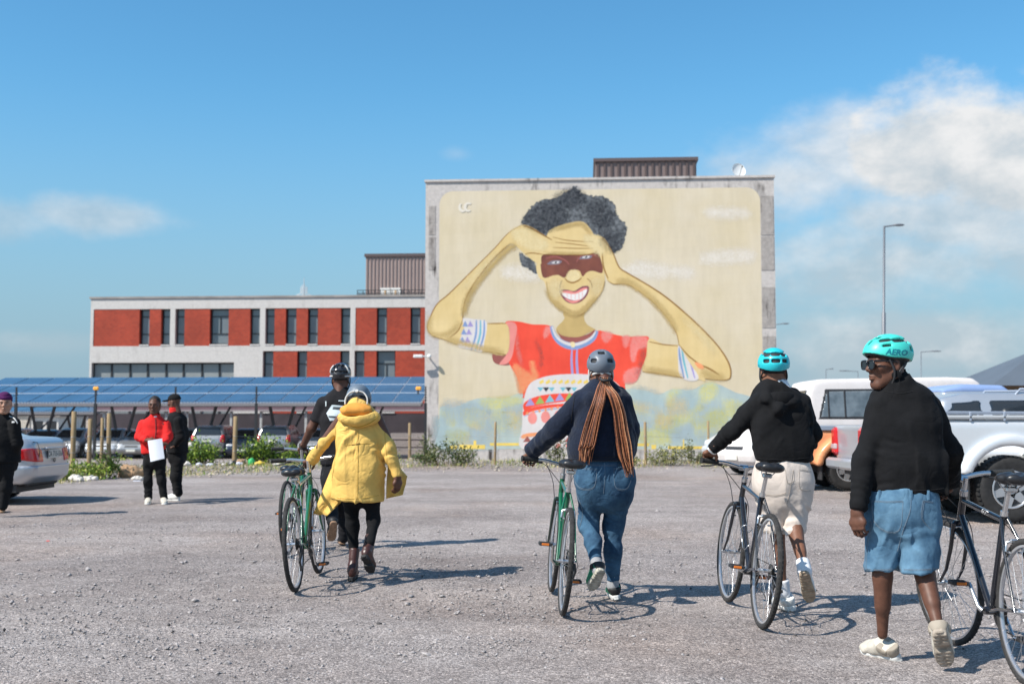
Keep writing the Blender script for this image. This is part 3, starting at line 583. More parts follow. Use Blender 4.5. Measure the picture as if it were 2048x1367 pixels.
    for pts in ([(455, 1035), (438, 965), (425, 920), (470, 950), (520, 975), (480, 1000)], [(500, 900), (508, 935), (520, 965), (505, 960)]): soft('painted_shirt_light', pts, ORA, 16, .8)
    for pts in ([(930, 805), (990, 806), (985, 840), (950, 850), (935, 900), (925, 880)], [(890, 800), (915, 800), (900, 840)], [(800, 782), (840, 786), (815, 820)], [(560, 760), (580, 765), (555, 800)], [(900, 950), (960, 930), (940, 985), (900, 990)]): soft('painted_shirt_highlight', pts, PINK, 10, .75)
    shape('painted_neckline', [(603, 760), (625, 790), (690, 799), (742, 784), (768, 768), (760, 800), (720, 818), (680, 824), (630, 812)], MAR)
    stroke('painted_collar', [(582, 752), (598, 795), (630, 825), (675, 838), (720, 828), (760, 805), (778, 772)], 30, BLUE); stroke('painted_collar', [(586, 754), (603, 795), (634, 820), (675, 831), (716, 822), (754, 800), (772, 774)], 13, WHT)
    for x in (671, 693): stroke('painted_string', [(x, 845), (x - 2, 900), (x + 2, 960), (x + 4, 1005)], 11, LILAC)
    shape('painted_bead', [(664, 822), (680, 820), (684, 838), (670, 842)], LT)
    shape('painted_pattern', [(486, 1004), (540, 972), (620, 958), (740, 958), (840, 980), (892, 1042), (880, 1140), (872, 1276), (660, 1276), (458, 1276), (458, 1180), (462, 1085)], WHT, True, 4)
    shape('painted_red_band', [(466, 1080), (520, 1052), (600, 1040), (700, 1040), (800, 1046), (880, 1075), (876, 1102), (780, 1075), (680, 1070), (580, 1082), (500, 1098), (468, 1112)], RED, True, 4)
    shape('painted_red_band', [(466, 1112), (520, 1094), (600, 1084), (700, 1082), (800, 1088), (876, 1118), (876, 1128), (780, 1102), (680, 1096), (580, 1100), (500, 1116), (466, 1134)], RED, True, 4)
    stroke('painted_line', [(466, 1138), (520, 1116), (600, 1104), (700, 1100)], 5, BLUE)
    for i, c in enumerate((LILAC, GREEN, TEAL, LILAC, GREEN, BLUE, TEAL, GREEN)):
        x = 492 + i * 42; y = 1090 - min(i, 3) * 7 - (i > 3) * 3; shape('painted_triangle', [(x - 20, y + 3), (x, y - 32), (x + 20, y - 2)], c, False)
    for i, c in enumerate((TEAL, INK, TEAL, WHT, TEAL, INK, TEAL)):
        x = 536 + i * 24; shape('painted_triangle', [(x - 14, 1013), (x + 14, 1013), (x, 1032)], c, False)
    for i in range(10): shape('painted_ochre_mark', [(530 + i * 27, 990), (548 + i * 27, 978), (552 + i * 27, 992), (534 + i * 27, 1000)], MYO, False)
    for i in range(6): x = 480 + i * 26; y = 1124 - i * 5; shape('painted_dot', [(x - 7, y), (x, y - 8), (x + 7, y), (x, y + 8)], ORA, False)
    for i in range(6): x = 502 + i * 56; y = 1144 - min(i, 2) * 4; shape('painted_disc', [(x + 20 * cos(a), y + 26 * sin(a)) for a in np.linspace(0, 2 * pi, 12, endpoint=False)], PINK, False)
    shape('painted_lower_band', [(460, 1215), (520, 1205), (700, 1200), (874, 1210), (874, 1228), (700, 1214), (520, 1220), (460, 1232)], ORA, True, 3)
    for i in range(9): x = 480 + i * 44; shape('painted_triangle', [(x - 18, 1246), (x, 1220), (x + 18, 1246)], MAR, False); shape('painted_disc', [(x + 12 * cos(a), 1262 + 11 * sin(a)) for a in np.linspace(0, 2 * pi, 9, endpoint=False)], PINK, False)
    # arms
    shape('painted_arm', [(1000, 806), (1060, 828), (1130, 834), (1170, 860), (1240, 980), (1210, 978), (1150, 972), (1060, 956), (972, 945), (988, 880)], SK, True, 4)
    shape('painted_arm_band', [(1125, 836), (1150, 850), (1180, 912), (1212, 974), (1172, 986), (1132, 962), (1124, 900)], WHT, True, 4)
    for w, c in ((0, BLUE), (16, TEAL), (46, LILAC)): stroke('painted_band_stripe', [(1128 + w * .7, 842), (1134 + w * .9, 900), (1150 + w, 975)], 9, c)
    shape('painted_arm', [(583, 376), (660, 362), (740, 361), (790, 367), (815, 384), (842, 432), (872, 500), (912, 528), (950, 546), (1010, 586), (1090, 642), (1200, 738), (1290, 832), (1338, 905), (1349, 958), (1330, 981), (1240, 976), (1195, 940), (1160, 885), (1128, 830), (1116, 780), (1075, 712), (1010, 642), (955, 600), (900, 571), (850, 573), (822, 556), (806, 510), (790, 455), (770, 418), (700, 402), (600, 392)], SK, True, 4)
    shape('painted_arm', [(456, 320), (400, 354), (340, 420), (260, 500), (150, 610), (100, 652), (75, 692), (53, 755), (72, 790), (115, 806), (190, 832), (300, 860), (388, 874), (404, 800), (388, 740), (310, 740), (205, 722), (215, 640), (260, 560), (330, 470), (395, 408), (425, 405), (470, 445), (535, 490), (548, 446), (650, 447), (740, 446), (778, 432), (760, 405), (690, 398), (640, 388), (585, 386), (540, 356), (500, 330)], SK, True, 4)
    shape('painted_arm_band', [(203, 720), (255, 722), (302, 730), (307, 765), (296, 820), (288, 862), (240, 852), (183, 836), (200, 790), (212, 755)], WHT, True, 4)
    for w, c in ((0, BLUE), (18, TEAL), (34, BLUE)): stroke('painted_band_stripe', [(262 + w, 726), (260 + w, 790), (240 + w, 855)], 9, c)
    for i in range(6): x = 214 + (i % 2) * 22 - (i // 2) * 6; y = 742 + (i // 2) * 34; shape('painted_triangle', [(x - 12, y + 12), (x, y - 14), (x + 14, y + 12)], (BLUE, LILAC)[i % 2], False)
    # outlines and modelling
    for pts, w in (([(456, 320), (400, 354), (340, 420), (260, 500), (150, 610), (100, 652), (75, 692), (53, 755), (72, 790), (115, 806), (190, 832)], 5), ([(395, 408), (330, 470), (260, 560), (215, 640), (203, 720)], 7), ([(205, 722), (185, 770), (150, 800)], 5), ([(310, 741), (388, 740)], 5), ([(300, 858), (388, 874)], 6),
                   ([(800, 372), (842, 432), (872, 500), (912, 528), (1010, 586), (1090, 642), (1200, 738), (1290, 832), (1338, 905), (1349, 958), (1330, 981), (1240, 976)], 7), ([(822, 556), (850, 573), (900, 571), (955, 600), (1010, 642), (1075, 712), (1116, 780), (1128, 832)], 5), ([(1128, 832), (1170, 880), (1215, 915), (1225, 930)], 6), ([(1215, 915), (1260, 935), (1300, 960)], 8), ([(972, 945), (1060, 956), (1150, 972)], 6), ([(1000, 818), (1060, 830), (1125, 836)], 5),
                   ([(548, 446), (650, 447), (740, 446), (778, 432)], 5), ([(590, 372), (640, 384), (700, 390), (770, 392)], 4), ([(600, 394), (680, 402), (745, 412)], 4), ([(590, 416), (680, 420), (760, 420)], 4), ([(470, 445), (500, 440), (548, 446)], 5), ([(562, 562), (572, 622), (602, 666), (652, 696), (690, 706), (720, 696), (770, 642), (800, 602), (811, 560)], 4), ([(462, 322), (500, 336), (545, 362), (585, 384)], 7), ([(800, 440), (806, 500), (826, 550)], 6)):
        stroke('painted_outline', pts, w, OUT)
    for pts in ([(420, 350), (470, 345), (520, 380), (560, 405), (520, 420), (460, 400)], [(730, 375), (780, 378), (800, 410), (790, 440), (760, 410)]): soft('painted_hand_light', pts, LT, 22, .7)
    shape('painted_elbow_shade', [(1195, 905), (1225, 915), (1235, 935), (1210, 930)], ORA, True, 4)
    for pts in ([(470, 300), (540, 240), (620, 230), (640, 300), (560, 340), (500, 330)], [(600, 200), (690, 170), (720, 220), (640, 240)], [(740, 240), (800, 230), (840, 290), (800, 330), (760, 290)], [(800, 380), (850, 360), (870, 400), (840, 430)]): soft('painted_curls', pts, HAIR2, 24, .35)
    spray('painted_shade', [(440, 405), (395, 425), (330, 490), (262, 575), (220, 650), (208, 715)], 46, SHD, .9); spray('painted_shade', [(120, 800), (190, 822), (300, 850), (388, 864)], 44, SHD, .9); spray('painted_shade', [(70, 700), (60, 755), (85, 790), (150, 780), (195, 730)], 40, SHD, .7); spray('painted_shade', [(850, 565), (905, 565), (960, 596), (1015, 640), (1080, 712), (1124, 785)], 44, SHD, .9); spray('painted_shade', [(972, 935), (1060, 948), (1150, 962)], 40, SHD, .9); spray('painted_shade', [(1215, 945), (1270, 965), (1335, 970)], 50, SHD, .9); spray('painted_shade', [(1130, 700), (1230, 800), (1300, 880)], 60, LT, .5); spray('painted_shade', [(180, 620), (280, 510), (360, 430)], 50, LT, .5)
    spray('painted_shade', [(560, 580), (590, 645), (650, 690), (690, 700), (735, 672), (790, 605)], 40, SHD, .9); spray('painted_shade', [(590, 345), (650, 325), (715, 318), (755, 365)], 30, SHD, .7); spray('painted_shade', [(550, 438), (650, 441), (745, 440)], 18, SHD, .8); soft('painted_cheek', [(580, 575), (610, 565), (620, 600), (600, 625)], LT, 24, .6); soft('painted_cheek', [(760, 560), (790, 555), (785, 600), (765, 610)], LT, 24, .5)
    spray('painted_shade', [(430, 760), (440, 850), (460, 930)], 26, PINK, .5); spray('painted_shade', [(980, 830), (970, 900), (945, 975)], 40, MAR, .35); spray('painted_shade', [(510, 800), (540, 880), (530, 950)], 30, MAR, .3)
    # pale mark at the upper left corner of the mural
    PK = paint('mark', (220, 211, 196), .01)
    stroke('painted_mark', [(196, 228), (190, 245), (200, 260), (214, 260)], 13, PK); stroke('painted_mark', [(240, 230), (222, 229), (214, 244), (222, 259), (238, 258)], 13, PK)
    # roof plant room in ribbed cladding
    a0, z0 = PM.to(1190.5, 356, -1.2); a1, z1 = PM.to(1392.5, 316, -1.2); z0 = zT + .09
    pr = MB(); PM.box(pr, a0, a1, z0, z1 - .12, -6., -1.2); rt = pr.build('plant_room', PURLIN, t, base)
    mb = MB(); PM.box(mb, a0 - .08, a1 + .08, z1 - .12, z1 + .03, -6.1, -1.08); mb.build('roof_trim', M('brown_trim', srgb(92, 78, 76), rough=.5), rt, base)
    n = 15; dark = M('brown_rib', srgb(84, 70, 67), rough=.55)
    for i in range(n):
        a = a0 + .12 + (a1 - a0 - .24) * i / (n - 1); mb = MB(); PM.box(mb, a - .045, a + .045, z0, z1 - .13, -1.21, -1.14); mb.build('rib', dark, rt, base)
    # satellite dish
    c = PM.pt(*PM.to(1477, 341, -1.6), -1.6); fw = V(.25, -.9, .25).normalized()
    d = thing('satellite_dish', 'round white satellite dish on the roof of the mural building', 'satellite dish', (c.x, c.y, zT + .1))
    off = d.location; mb = MB(); prof = [(0.0, 0.)] + [(r, r * r * .55) for r in np.linspace(.03, .33, 8)] + [(.335, .075), (.33, .05)] + [(r, r * r * .55 - .015) for r in np.linspace(.3, .02, 6)]
    mb.lathe(c - fw * .02, fw, prof, 28); mb.build('reflector', M('dish_white', (.72, .72, .70), rough=.5), d, off)
    mb = MB(); mb.cyl(c - V(0, 0, .33), c + V(0, .05, -.05), .025); mb.cyl(off, c - V(0, 0, .3), .03); mb.build('mount', DARKM, d, off)
    mb = MB(); mb.cyl(c - V(0, 0, .3) + fw * .06, c + fw * .38, .012, n=6); mb.ball(c + fw * .38, .035, 8, 6); mb.build('receiver_arm', DARKM, d, off)
    # security camera
    c = PM.pt(*PM.to(852, 713), .35); d = thing('security_camera', 'small white security camera on the left edge of the mural wall', 'camera', c); off = c
    mb = MB(); mb.box(c + V(-.3, -.05, 0), (.42, .14, .14), None, .03); mb.build('housing', M('cam_white', (.75, .75, .73), rough=.4), d, off)
    mb = MB(); mb.tube([c + V(-.1, 0, 0), c + V(.12, .05, -.02), c + V(.16, .42, -.02)], .035, 8); mb.ball(c + V(.2, .0, 0), .1, 10, 8); mb.build('bracket', MATS['cam_white'], d, off)
    return zT
build_mural()
# ---------------------------------------------------------------- brick office building
PB = Plane(500, 82.)
cB = crop(170, 480, 2.968)
def mat_brick():
    m = bpy.data.materials.new('red_brick'); m.use_nodes = True; nt = m.node_tree; N = nt.nodes; L = nt.links
    b = N['Principled BSDF']; b.inputs['Roughness'].default_value = .85
    tc = N.new('ShaderNodeTexCoord'); mp = N.new('ShaderNodeMapping'); L.new(tc.outputs['Object'], mp.inputs[0]); mp.inputs['Rotation'].default_value = (pi / 2, 0, ALPHA)
    bk = N.new('ShaderNodeTexBrick'); L.new(mp.outputs[0], bk.inputs['Vector']); bk.inputs['Scale'].default_value = 1.0
    bk.inputs['Brick Width'].default_value = .24; bk.inputs['Row Height'].default_value = .16; bk.inputs['Mortar Size'].default_value = .012
    bk.inputs['Color1'].default_value = (*srgb(176, 66, 42), 1); bk.inputs['Color2'].default_value = (*srgb(158, 56, 36), 1); bk.inputs['Mortar'].default_value = (*srgb(150, 76, 58), 1)
    n = N.new('ShaderNodeTexNoise'); n.inputs['Scale'].default_value = .5; n.inputs['Detail'].default_value = 5; L.new(tc.outputs['Object'], n.inputs['Vector'])
    cr = N.new('ShaderNodeValToRGB'); cr.color_ramp.elements[0].position = .35; cr.color_ramp.elements[0].color = (.82, .82, .82, 1); cr.color_ramp.elements[1].position = .65; cr.color_ramp.elements[1].color = (1.05, 1.03, 1.02, 1); L.new(n.outputs[0], cr.inputs[0])
    mx = N.new('ShaderNodeMix'); mx.data_type = 'RGBA'; mx.blend_type = 'MULTIPLY'; mx.inputs[0].default_value = 1; L.new(bk.outputs[0], mx.inputs[6]); L.new(cr.outputs[0], mx.inputs[7]); L.new(mx.outputs[2], b.inputs['Base Color'])
    return m
BRICK = mat_brick()
GLASS_B = M('office_glass', srgb(112, 120, 124), rough=.12, spec=.9, var=.12, vs=.35); FRAME_B = M('window_frame', (.022, .022, .024), rough=.5)
def build_office():
    PW = lambda x, y: PB.to(*cB(x, y))
    aL, zT = PW(36, 345); aR = PB.to(1010, 600)[0]; zG = -.62; zT = PW(1000, 342)[1]
    base = PB.pt((aL + aR) / 2, zG)
    t = thing('office_building', 'three storey office block with red brick panels in a white concrete frame', 'building', base)
    D = -.42
    mb = MB(); PB.box(mb, aL + .02, aR, zG, zT - .2, -16., D - .02); mb.build('core', M('core_grey', (.10, .10, .11), rough=.8), t, base)
    zw1 = PW(500, 408)[1]; zw0 = PW(500, 628)[1]; zl1 = PW(1500, 656)[1]; zl0 = PB.to(700, 812)[1] - .5
    zs1 = PW(500, 726)[1]; zs0 = zl0
    def white(name, a0, a1, z0, z1): mb = MB(); PB.box(mb, a0, a1, z0, z1, D, 0.); return mb.build(name, WHITE_W, t, base)
    X = lambda x: PW(x, 500)[0]
    white('parapet', aL, aR, zw1, zT)
    mb = MB(); PB.box(mb, aL - .1, aR, zT, zT + .14, -16., .08); mb.build('coping', M('grey_coping', srgb(150, 142, 136), rough=.9, var=.25, vs=.8), t, base)
    white('spandrel', aL, aR, zl1, zw0)
    xl = X(1058); white('spandrel', aL, xl, zs1, zl1 - .002)
    white('frame_column', X(888), xl, zs0, zs1 - .002); white('frame_column', aL, X(45), zs0, zs1 - .002)
    mb = MB(); PB.box(mb, aL, aR, zG, zs0 - .002, D, -.05); mb.build('ground_floor_wall', M('ground_floor', srgb(62, 54, 58), rough=.9, var=.3, vs=.6), t, base)
    def brick(x0, x1, z0, z1): mb = MB(); PB.box(mb, X(x0) if x0 < 3000 else x0, x1 if x1 < 0 else X(x1), z0, z1, D, -.03); mb.build('brick_panel', BRICK, t, base)
    def window(x0, x1, z0, z1, wide=False):
        a0, a1 = X(x0), X(x1); w = .07; mb = MB()
        for (p, q, r, s_) in ((a0, a0 + w, z0, z1), (a1 - w, a1, z0, z1), (a0 + w, a1 - w, z0, z0 + w), (a0 + w, a1 - w, z1 - w, z1)): PB.box(mb, p, q, r, s_, D, D + .09)
        zs = [z0 + w, z0 + (z1 - z0) * .30, z0 + (z1 - z0) * .79, z1 - w]
        for zz in zs[1:3]: PB.box(mb, a0 + w, a1 - w, zz - .035, zz + .035, D, D + .088)
        if wide: PB.box(mb, (a0 + a1) / 2 - .03, (a0 + a1) / 2 + .03, zs[1] + .035, zs[2] - .035, D, D + .086)
        f = mb.build('window', FRAME_B, t, base)
        for i in range(3):
            mb = MB(); PB.box(mb, a0 + w, a1 - w, zs[i] + .01, zs[i + 1] - .01, D + .005, D + .03); mb.build('pane', GLASS_B, f, base)
        mb = MB(); PB.box(mb, a0, a1, z0 - .10, z0 - .002, D, .03); mb.build('sill', WHITE_W, f, base)
    up = [('b', 50, 322), ('w', 324, 381), ('b', 382, 450), ('w', 452, 505), ('c', 505, 535), ('w', 535, 590), ('b', 590, 740), ('W', 741, 851), ('b', 852, 979), ('w', 980, 1038), ('c', 1038, 1070), ('w', 1070, 1123), ('b', 1124, 1191), ('w', 1192, 1253), ('b', 1254, 1322), ('w', 1323, 1381), ('b', 1382, 1518), ('w', 1519, 1575), ('c', 1575, 1605), ('b', 1605, 1731), ('w', 1732, 1791), ('b', 1792, 1931), ('w', 1932, 1990), ('b', 1991, 2200)]
    lo = [('w', 1060, 1119), ('b', 1120, 1261), ('w', 1262, 1319), ('b', 1320, 1516), ('w', 1517, 1572), ('c', 1572, 1601), ('w', 1602, 1659), ('b', 1660, 1731), ('W', 1732, 1842), ('b', 1843, 2200)]
    for row, z0, z1 in ((up, zw0 + .002, zw1 - .002), (lo, zl0, zl1 - .002)):
        for k, x0, x1 in row:
            if k == 'b': brick(x0, x1, z0, z1)
            elif k == 'c': white('frame_column', X(x0), X(x1), z0, z1)
            else: window(x0 + .5, x1 - .5, z0 + .11, z1, k == 'W')
    white('frame_column', aL, X(50), zw0 + .002, zw1 - .002)
    # strip window
    xs = [45, 153, 263, 367, 477, 580, 690, 794, 888]; mb = MB()
    for x in xs: PB.box(mb, X(x) - .06, X(x) + .06, zs0, zs1, D, D + .1)
    PB.box(mb, X(45) + .06, X(888) - .06, zs1 - .1, zs1 - .003, D, D + .098); f = mb.build('window', FRAME_B, t, base)
    gs = M('strip_glass', srgb(138, 142, 142), rough=.15, spec=.7, var=.08, vs=.6)
    for i in range(8): mb = MB(); PB.box(mb, X(xs[i]) + .07, X(xs[i + 1]) - .07, zs0, zs1 - .1, D + .004, D + .03); mb.build('pane', gs, f, base)
    # plant room on the roof, its doors and railing
    pa0 = PB.to(*cB(1668, 96), -3.)[0]; pz1 = PB.to(*cB(1668, 100), -3.)[1]; p = MB(); PB.box(p, pa0, aR, zT + .1, pz1, -12, -3.); rm = p.build('plant_room', M('mauve_sheet', srgb(170, 150, 142), rough=.5), t, base)
    mb = MB(); PB.box(mb, pa0 - .1, aR, pz1, pz1 + .22, -12.1, -2.85); mb.build('roof_trim', MATS['brown_trim'], rm, base)
    n = 46; rb = M('mauve_rib', srgb(136, 116, 110), rough=.5)
    for i in range(n): a = pa0 + .1 + i * .27; mb = MB(); PB.box(mb, a - .05, a + .05, zT + .12, pz1 - .01, -3.01, -2.94); mb.build('rib', rb, rm, base)
    for x0, x1 in ((1708, 1768), (1772, 1832)):
        mb = MB(); PB.box(mb, X(x0), X(x1), zT + .1, PW(1700, 256)[1], -2.95, -2.86); dr = mb.build('door', M('door_white', (.7, .68, .64), rough=.6), rm, base)
        mb = MB(); PB.box(mb, X(x0) + .3, X(x1) - .3, zT + .1, PW(1700, 270)[1], -2.87, -2.83); mb.build('door_panel', M('door_tan', srgb(206, 170, 128), rough=.7), dr, base)
    mb = MB(); ra0 = X(1598); zr = PW(1700, 288)[1]
    for a in np.arange(ra0, aR, .42): PB.box(mb, a - .02, a + .02, zT + .12, zr, -1.02, -.98)
    for z in (zr, (zr + zT) / 2 + .1, zT + .3): PB.box(mb, ra0, aR, z - .025, z + .025, -1.025, -.975)
    mb.build('roof_railing', DARKM, t, base)
    # antenna
    c = PB.pt(X(1215), zT + .1, -4); an = thing('roof_antenna', 'thin lattice antenna mast on the flat roof of the brick office block', 'antenna', c)
    mb = MB(); h = PW(1215, 190)[1] - zT
    mb.cyl((0, 0, 0), (0, 0, h), .05, .02, 6)
    for k in range(7): z = h * (.12 + .075 * k); w = .55 if k == 2 else .28; mb.cyl((-w, 0, z), (w, 0, z), .025, n=5); mb.cyl((-w, 0, z), (0, 0, z + .3), .02, n=5); mb.cyl((w, 0, z), (0, 0, z + .3), .02, n=5)
    mb.build('mast', M('galv', (.55, .56, .57), rough=.5, metal=.3), an)
build_office()
# ================================================================ solar carport, fences, verge
GALV = M('galvanised', (.34, .34, .35), rough=.5, metal=.5, var=.1)
SOLAR = M('solar_glass', (.042, .094, .168), rough=.25, spec=.55, var=.15, vs=.8)
ALU = M('aluminium', (.34, .38, .45), rough=.45, metal=.3)
PALE_STEEL = M('pale_steel', (.42, .42, .42), rough=.6)
def carport(d, px0, px1, y_lo, y_hi, depth, rows, colw, label, struts, cat='carport'):
    P = Plane(500, d); a0 = P.to(px0, y_lo)[0]; a1 = P.to(px1, y_lo)[0]; z0 = P.to(500, y_lo)[1]; z1 = P.to(500, y_hi, -depth)[1]; zg = -.62
    base = P.pt((a0 + a1) / 2, zg); t = thing('solar_carport', label, cat, base)
    sl = (z1 - z0) / depth; nc = int((a1 - a0) / colw); cw = (a1 - a0) / nc; g = .035
    q = lambda a, s_, up=0.: P.pt(a, z0 + sl * s_ + up, -s_)
    mb = MB(); v = [q(a, s_, u) for a in (a0, a1) for s_ in (0, depth) for u in (-.14, -.03)]; mb.add(v, [(0, 1, 3, 2), (4, 6, 7, 5), (0, 4, 5, 1), (2, 3, 7, 6), (0, 2, 6, 4), (1, 5, 7, 3)]); mb.build('roof_deck', ALU, t, base)
    rd = depth / rows
    for r in range(rows):
        for c in range(nc):
            b0, b1 = a0 + c * cw + g, a0 + (c + 1) * cw - g; s0, s1 = r * rd + .09, (r + 1) * rd - .09
            v = [q(a, s_, u) for a in (b0, b1) for s_ in (s0, s1) for u in (-.03, .0)]
            mb = MB(); mb.add(v, [(0, 1, 3, 2), (4, 6, 7, 5), (0, 4, 5, 1), (2, 3, 7, 6), (0, 2, 6, 4), (1, 5, 7, 3)]); mb.build('solar_panel', SOLAR, t, base)
    for r in range(1, rows):
        s_ = r * rd; mb = MB(); vv = [q(a, ss_, u) for a in (a0, a1) for ss_ in (s_ - .045, s_ + .045) for u in (-.02, .006)]; mb.add(vv, [(0, 1, 3, 2), (4, 6, 7, 5), (0, 4, 5, 1), (2, 3, 7, 6), (0, 2, 6, 4), (1, 5, 7, 3)]); mb.build('row_rail', M('rail_pale', (.36, .40, .46), rough=.5), t, base)
    mb = MB(); P.box(mb, a0, a1, z0 - .20, z0 - .06, .0, .09); mb.build('gutter', M('gutter', (.20, .19, .20), rough=.6), t, base)
    mb = MB()
    for a in np.arange(a0, a1, .16): P.box(mb, a, a + .08, z0 - .06, z0 + .0, .02, .09)
    mb.build('ribbed_edge', ALU, t, base)
    for px in struts:
        b = P.to(px, 880, -2.5)[0]
        for da in (-.62, .95):
            mb = MB(); mb.cyl(P.pt(b, zg, -2.5), P.pt(b + da, z0 + .45, -2.3), .085, n=8); mb.build('strut', M('strut_steel', (.10, .09, .095), rough=.6), t, base)
        mb = MB(); mb.cyl(P.pt(b, zg, -2.5), P.pt(b + 1.2, z1 - .4, -5.6), .06, n=8); mb.build('strut', MATS['strut_steel'], t, base)
    for k in range(3):
        s_ = .5 + k * (depth - 1) / 2; mb = MB(); v = [q(a, ss_, u) for a in (a0, a1) for ss_ in (s_ - .06, s_ + .06) for u in (-.34, -.15)]; mb.add(v, [(0, 1, 3, 2), (4, 6, 7, 5), (0, 4, 5, 1), (2, 3, 7, 6), (0, 2, 6, 4), (1, 5, 7, 3)]); mb.build('purlin', MATS['strut_steel'], t, base)
    return t
carport(57., -110, 842, 803.5, 753., 6., 3, 1.38, 'long carport roofed with blue solar panels in front of the brick office', (-60, 82, 243, 404, 560, 720))
carport(72., -110, 188, 822, 806., 4., 1, 1.6, 'lower blue solar canopy glimpsed under the edge of the long carport', (40, 150))
def walkway():
    P = Plane(500, 71.); a0 = P.to(190, 820)[0]; a1 = P.to(905, 820)[0]; z1 = P.to(500, 806)[1]; z0 = P.to(500, 822)[1]; base = P.pt((a0 + a1) / 2, -.62)
    t = thing('covered_walkway', 'mauve fascia of the covered walkway under the carport roof', 'walkway', base)
    mb = MB(); P.box(mb, a0, a1, z0 + .1, z1, -4, 0); mb.build('fascia', M('mauve_fascia', srgb(112, 88, 96), rough=.6, var=.15, vs=1.5), t, base)
    mb = MB(); P.box(mb, a0, a1, z0, z0 + .1, -.2, .06); mb.build('edge_trim', M('grey_trim', srgb(150, 140, 142), rough=.6), t, base)
    for px in (205, 330, 372, 460, 520, 610, 700, 760): b = P.to(px, 850)[0]; mb = MB(); P.box(mb, b - .07, b + .07, -.62, z0 - .002, -.3, -.16); mb.build('post', PALE_STEEL, t, base)
    P2 = Plane(500, 66.); a0 = P2.to(776, 870)[0]; a1 = P2.to(850, 870)[0]; base = P2.pt((a0 + a1) / 2, -.62)
    t = thing('loading_steps', 'pale concrete steps beside the mural building under the carport end', 'steps', base)
    zz = [P2.to(800, y)[1] for y in (908, 896, 893, 881, 878, 866)]
    for i in range(3): mb = MB(); P2.box(mb, a0, a1, zz[2 * i], zz[2 * i + 1], -1 - i * .4, -i * .4); mb.build('step', M('step_conc', srgb(150, 142, 140), rough=.9, var=.1), t, base)
walkway()
# ---------------------------------------------------------------- tall mesh fence
def tall_fence():
    P = Plane(500, 46.); base = P.pt(0, -.62); t = thing('mesh_fence', 'tall dark mesh security fence running in front of the carport', 'fence', base)
    pxs = [-130, 31, 190, 350, 512, 682, 851]; al = [P.to(px, 850)[0] for px in pxs]; z1 = P.to(500, 773)[1]; zm = P.to(500, 806)[1]
    for a in al:
        mb = MB(); P.box(mb, a - .05, a + .05, -.62, zm, -.05, .05); p = mb.build('post', DARKM, t, base)
        mb = MB(); P.box(mb, a - .02, a + .02, zm, z1, -.03, .03)
        for k in range(6): P.box(mb, a - .05, a + .05, zm + .1 + k * .105, zm + .13 + k * .105, -.04, .04)
        mb.build('wire_bracket', DARKM, p, base)
    for i in range(len(al) - 1):
        mb = MB()
        for a in np.arange(al[i] + .06, al[i + 1], .075): P.box(mb, a - .0022, a + .0022, -.6, zm, -.002, .002)
        for z in np.arange(-.5, zm, .42): P.box(mb, al[i], al[i + 1], z - .002, z + .002, .002, .006)
        o = mb.build('mesh_panel', DARKM, t, base)
        mb = MB()
        for z in np.arange(zm + .12, z1, .21): P.box(mb, al[i], al[i + 1], z - .002, z + .002, -.002, .002)
        mb.build('strand_wire', DARKM, t, base)
    for px, lab in ((194.5, 'orange reflector on a fence post left of the red jacket'), (838, 'orange reflector on the fence beside the mural wall')):  # orange reflector boxes on the fence, unlit
        a, z = P.to(px, 776.5); c = P.pt(a, z, .12); w = thing('orange_reflector', lab, 'lamp', c); mb = MB(); mb.box((0, 0, 0), (.22, .08, .15), None, .03); mb.build('lens', M('amber', srgb(250, 178, 76), rough=.35), w)
        mb = MB(); mb.box((-.02, .06, -.1), (.06, .05, .25)); mb.build('bracket', DARKM, w)
tall_fence()
# ---------------------------------------------------------------- wooden posts
WOODP = M('weathered_wood', srgb(146, 124, 92), rough=.9, var=.25, vs=4., stretch=(6, 6, 1), bump=.3, bs=30.)
def gz(x, y): return float(ground_z(np.array([x]), np.array([y]))[0])
posts = [(147, 822, 29.5, 10, 'thick wooden fence post behind the boot of the silver sedan'), (180, 837, 31., 9, 'short thin wooden post in front of the parked cars at left'), (205, 835, 30.5, 7, 'thin leaning stake just left of a thicker pale post'), (219, 826, 30., 9, 'pale wooden fence post left of the red jacket'), (470, 832, 31., 9, 'round tan fence post rising from the green bush'),
         (820, 845, 35.5, 6, 'slim wooden post near the left foot of the mural wall'), (990, 843, 31.2, 5, 'slim dark post in front of the painted meadow left of the braids'), (1291, 843, 31., 6, 'slim brown post in front of the painted meadow right of the braids'), (1417, 841, 31.5, 5, 'thin brown post behind the handlebar hand of the hooded jacket')]
ends = []
for (px, y, d, w, lab) in posts:
    top = W(px, y, d); b = W(px, HOR, d); zg = gz(b.x, d) - .1; t = thing('fence_post', lab, 'fence post', (b.x, d, zg), group='wooden fence posts along the verge')
    s_ = F / d; r = w / s_ / 2; ln = random.uniform(-.02, .02); mb = MB(); mb.tube([(0, 0, 0), (ln * .5, 0, (top.z - zg) * .5), (ln, 0, top.z - zg - .01), (ln, 0, top.z - zg)], [r * 1.05, r, r * .95, r * .7], 10); mb.build('stake', WOODP, t)
    mb = MB()
    for z in (.45, .85): mb.torus((ln * z, 0, z), (0, 0, 1), r * 1.05, .006, 12, 6)
    mb.build('wire_tie', GALV, t); ends.append(Vector((b.x, d, zg)))
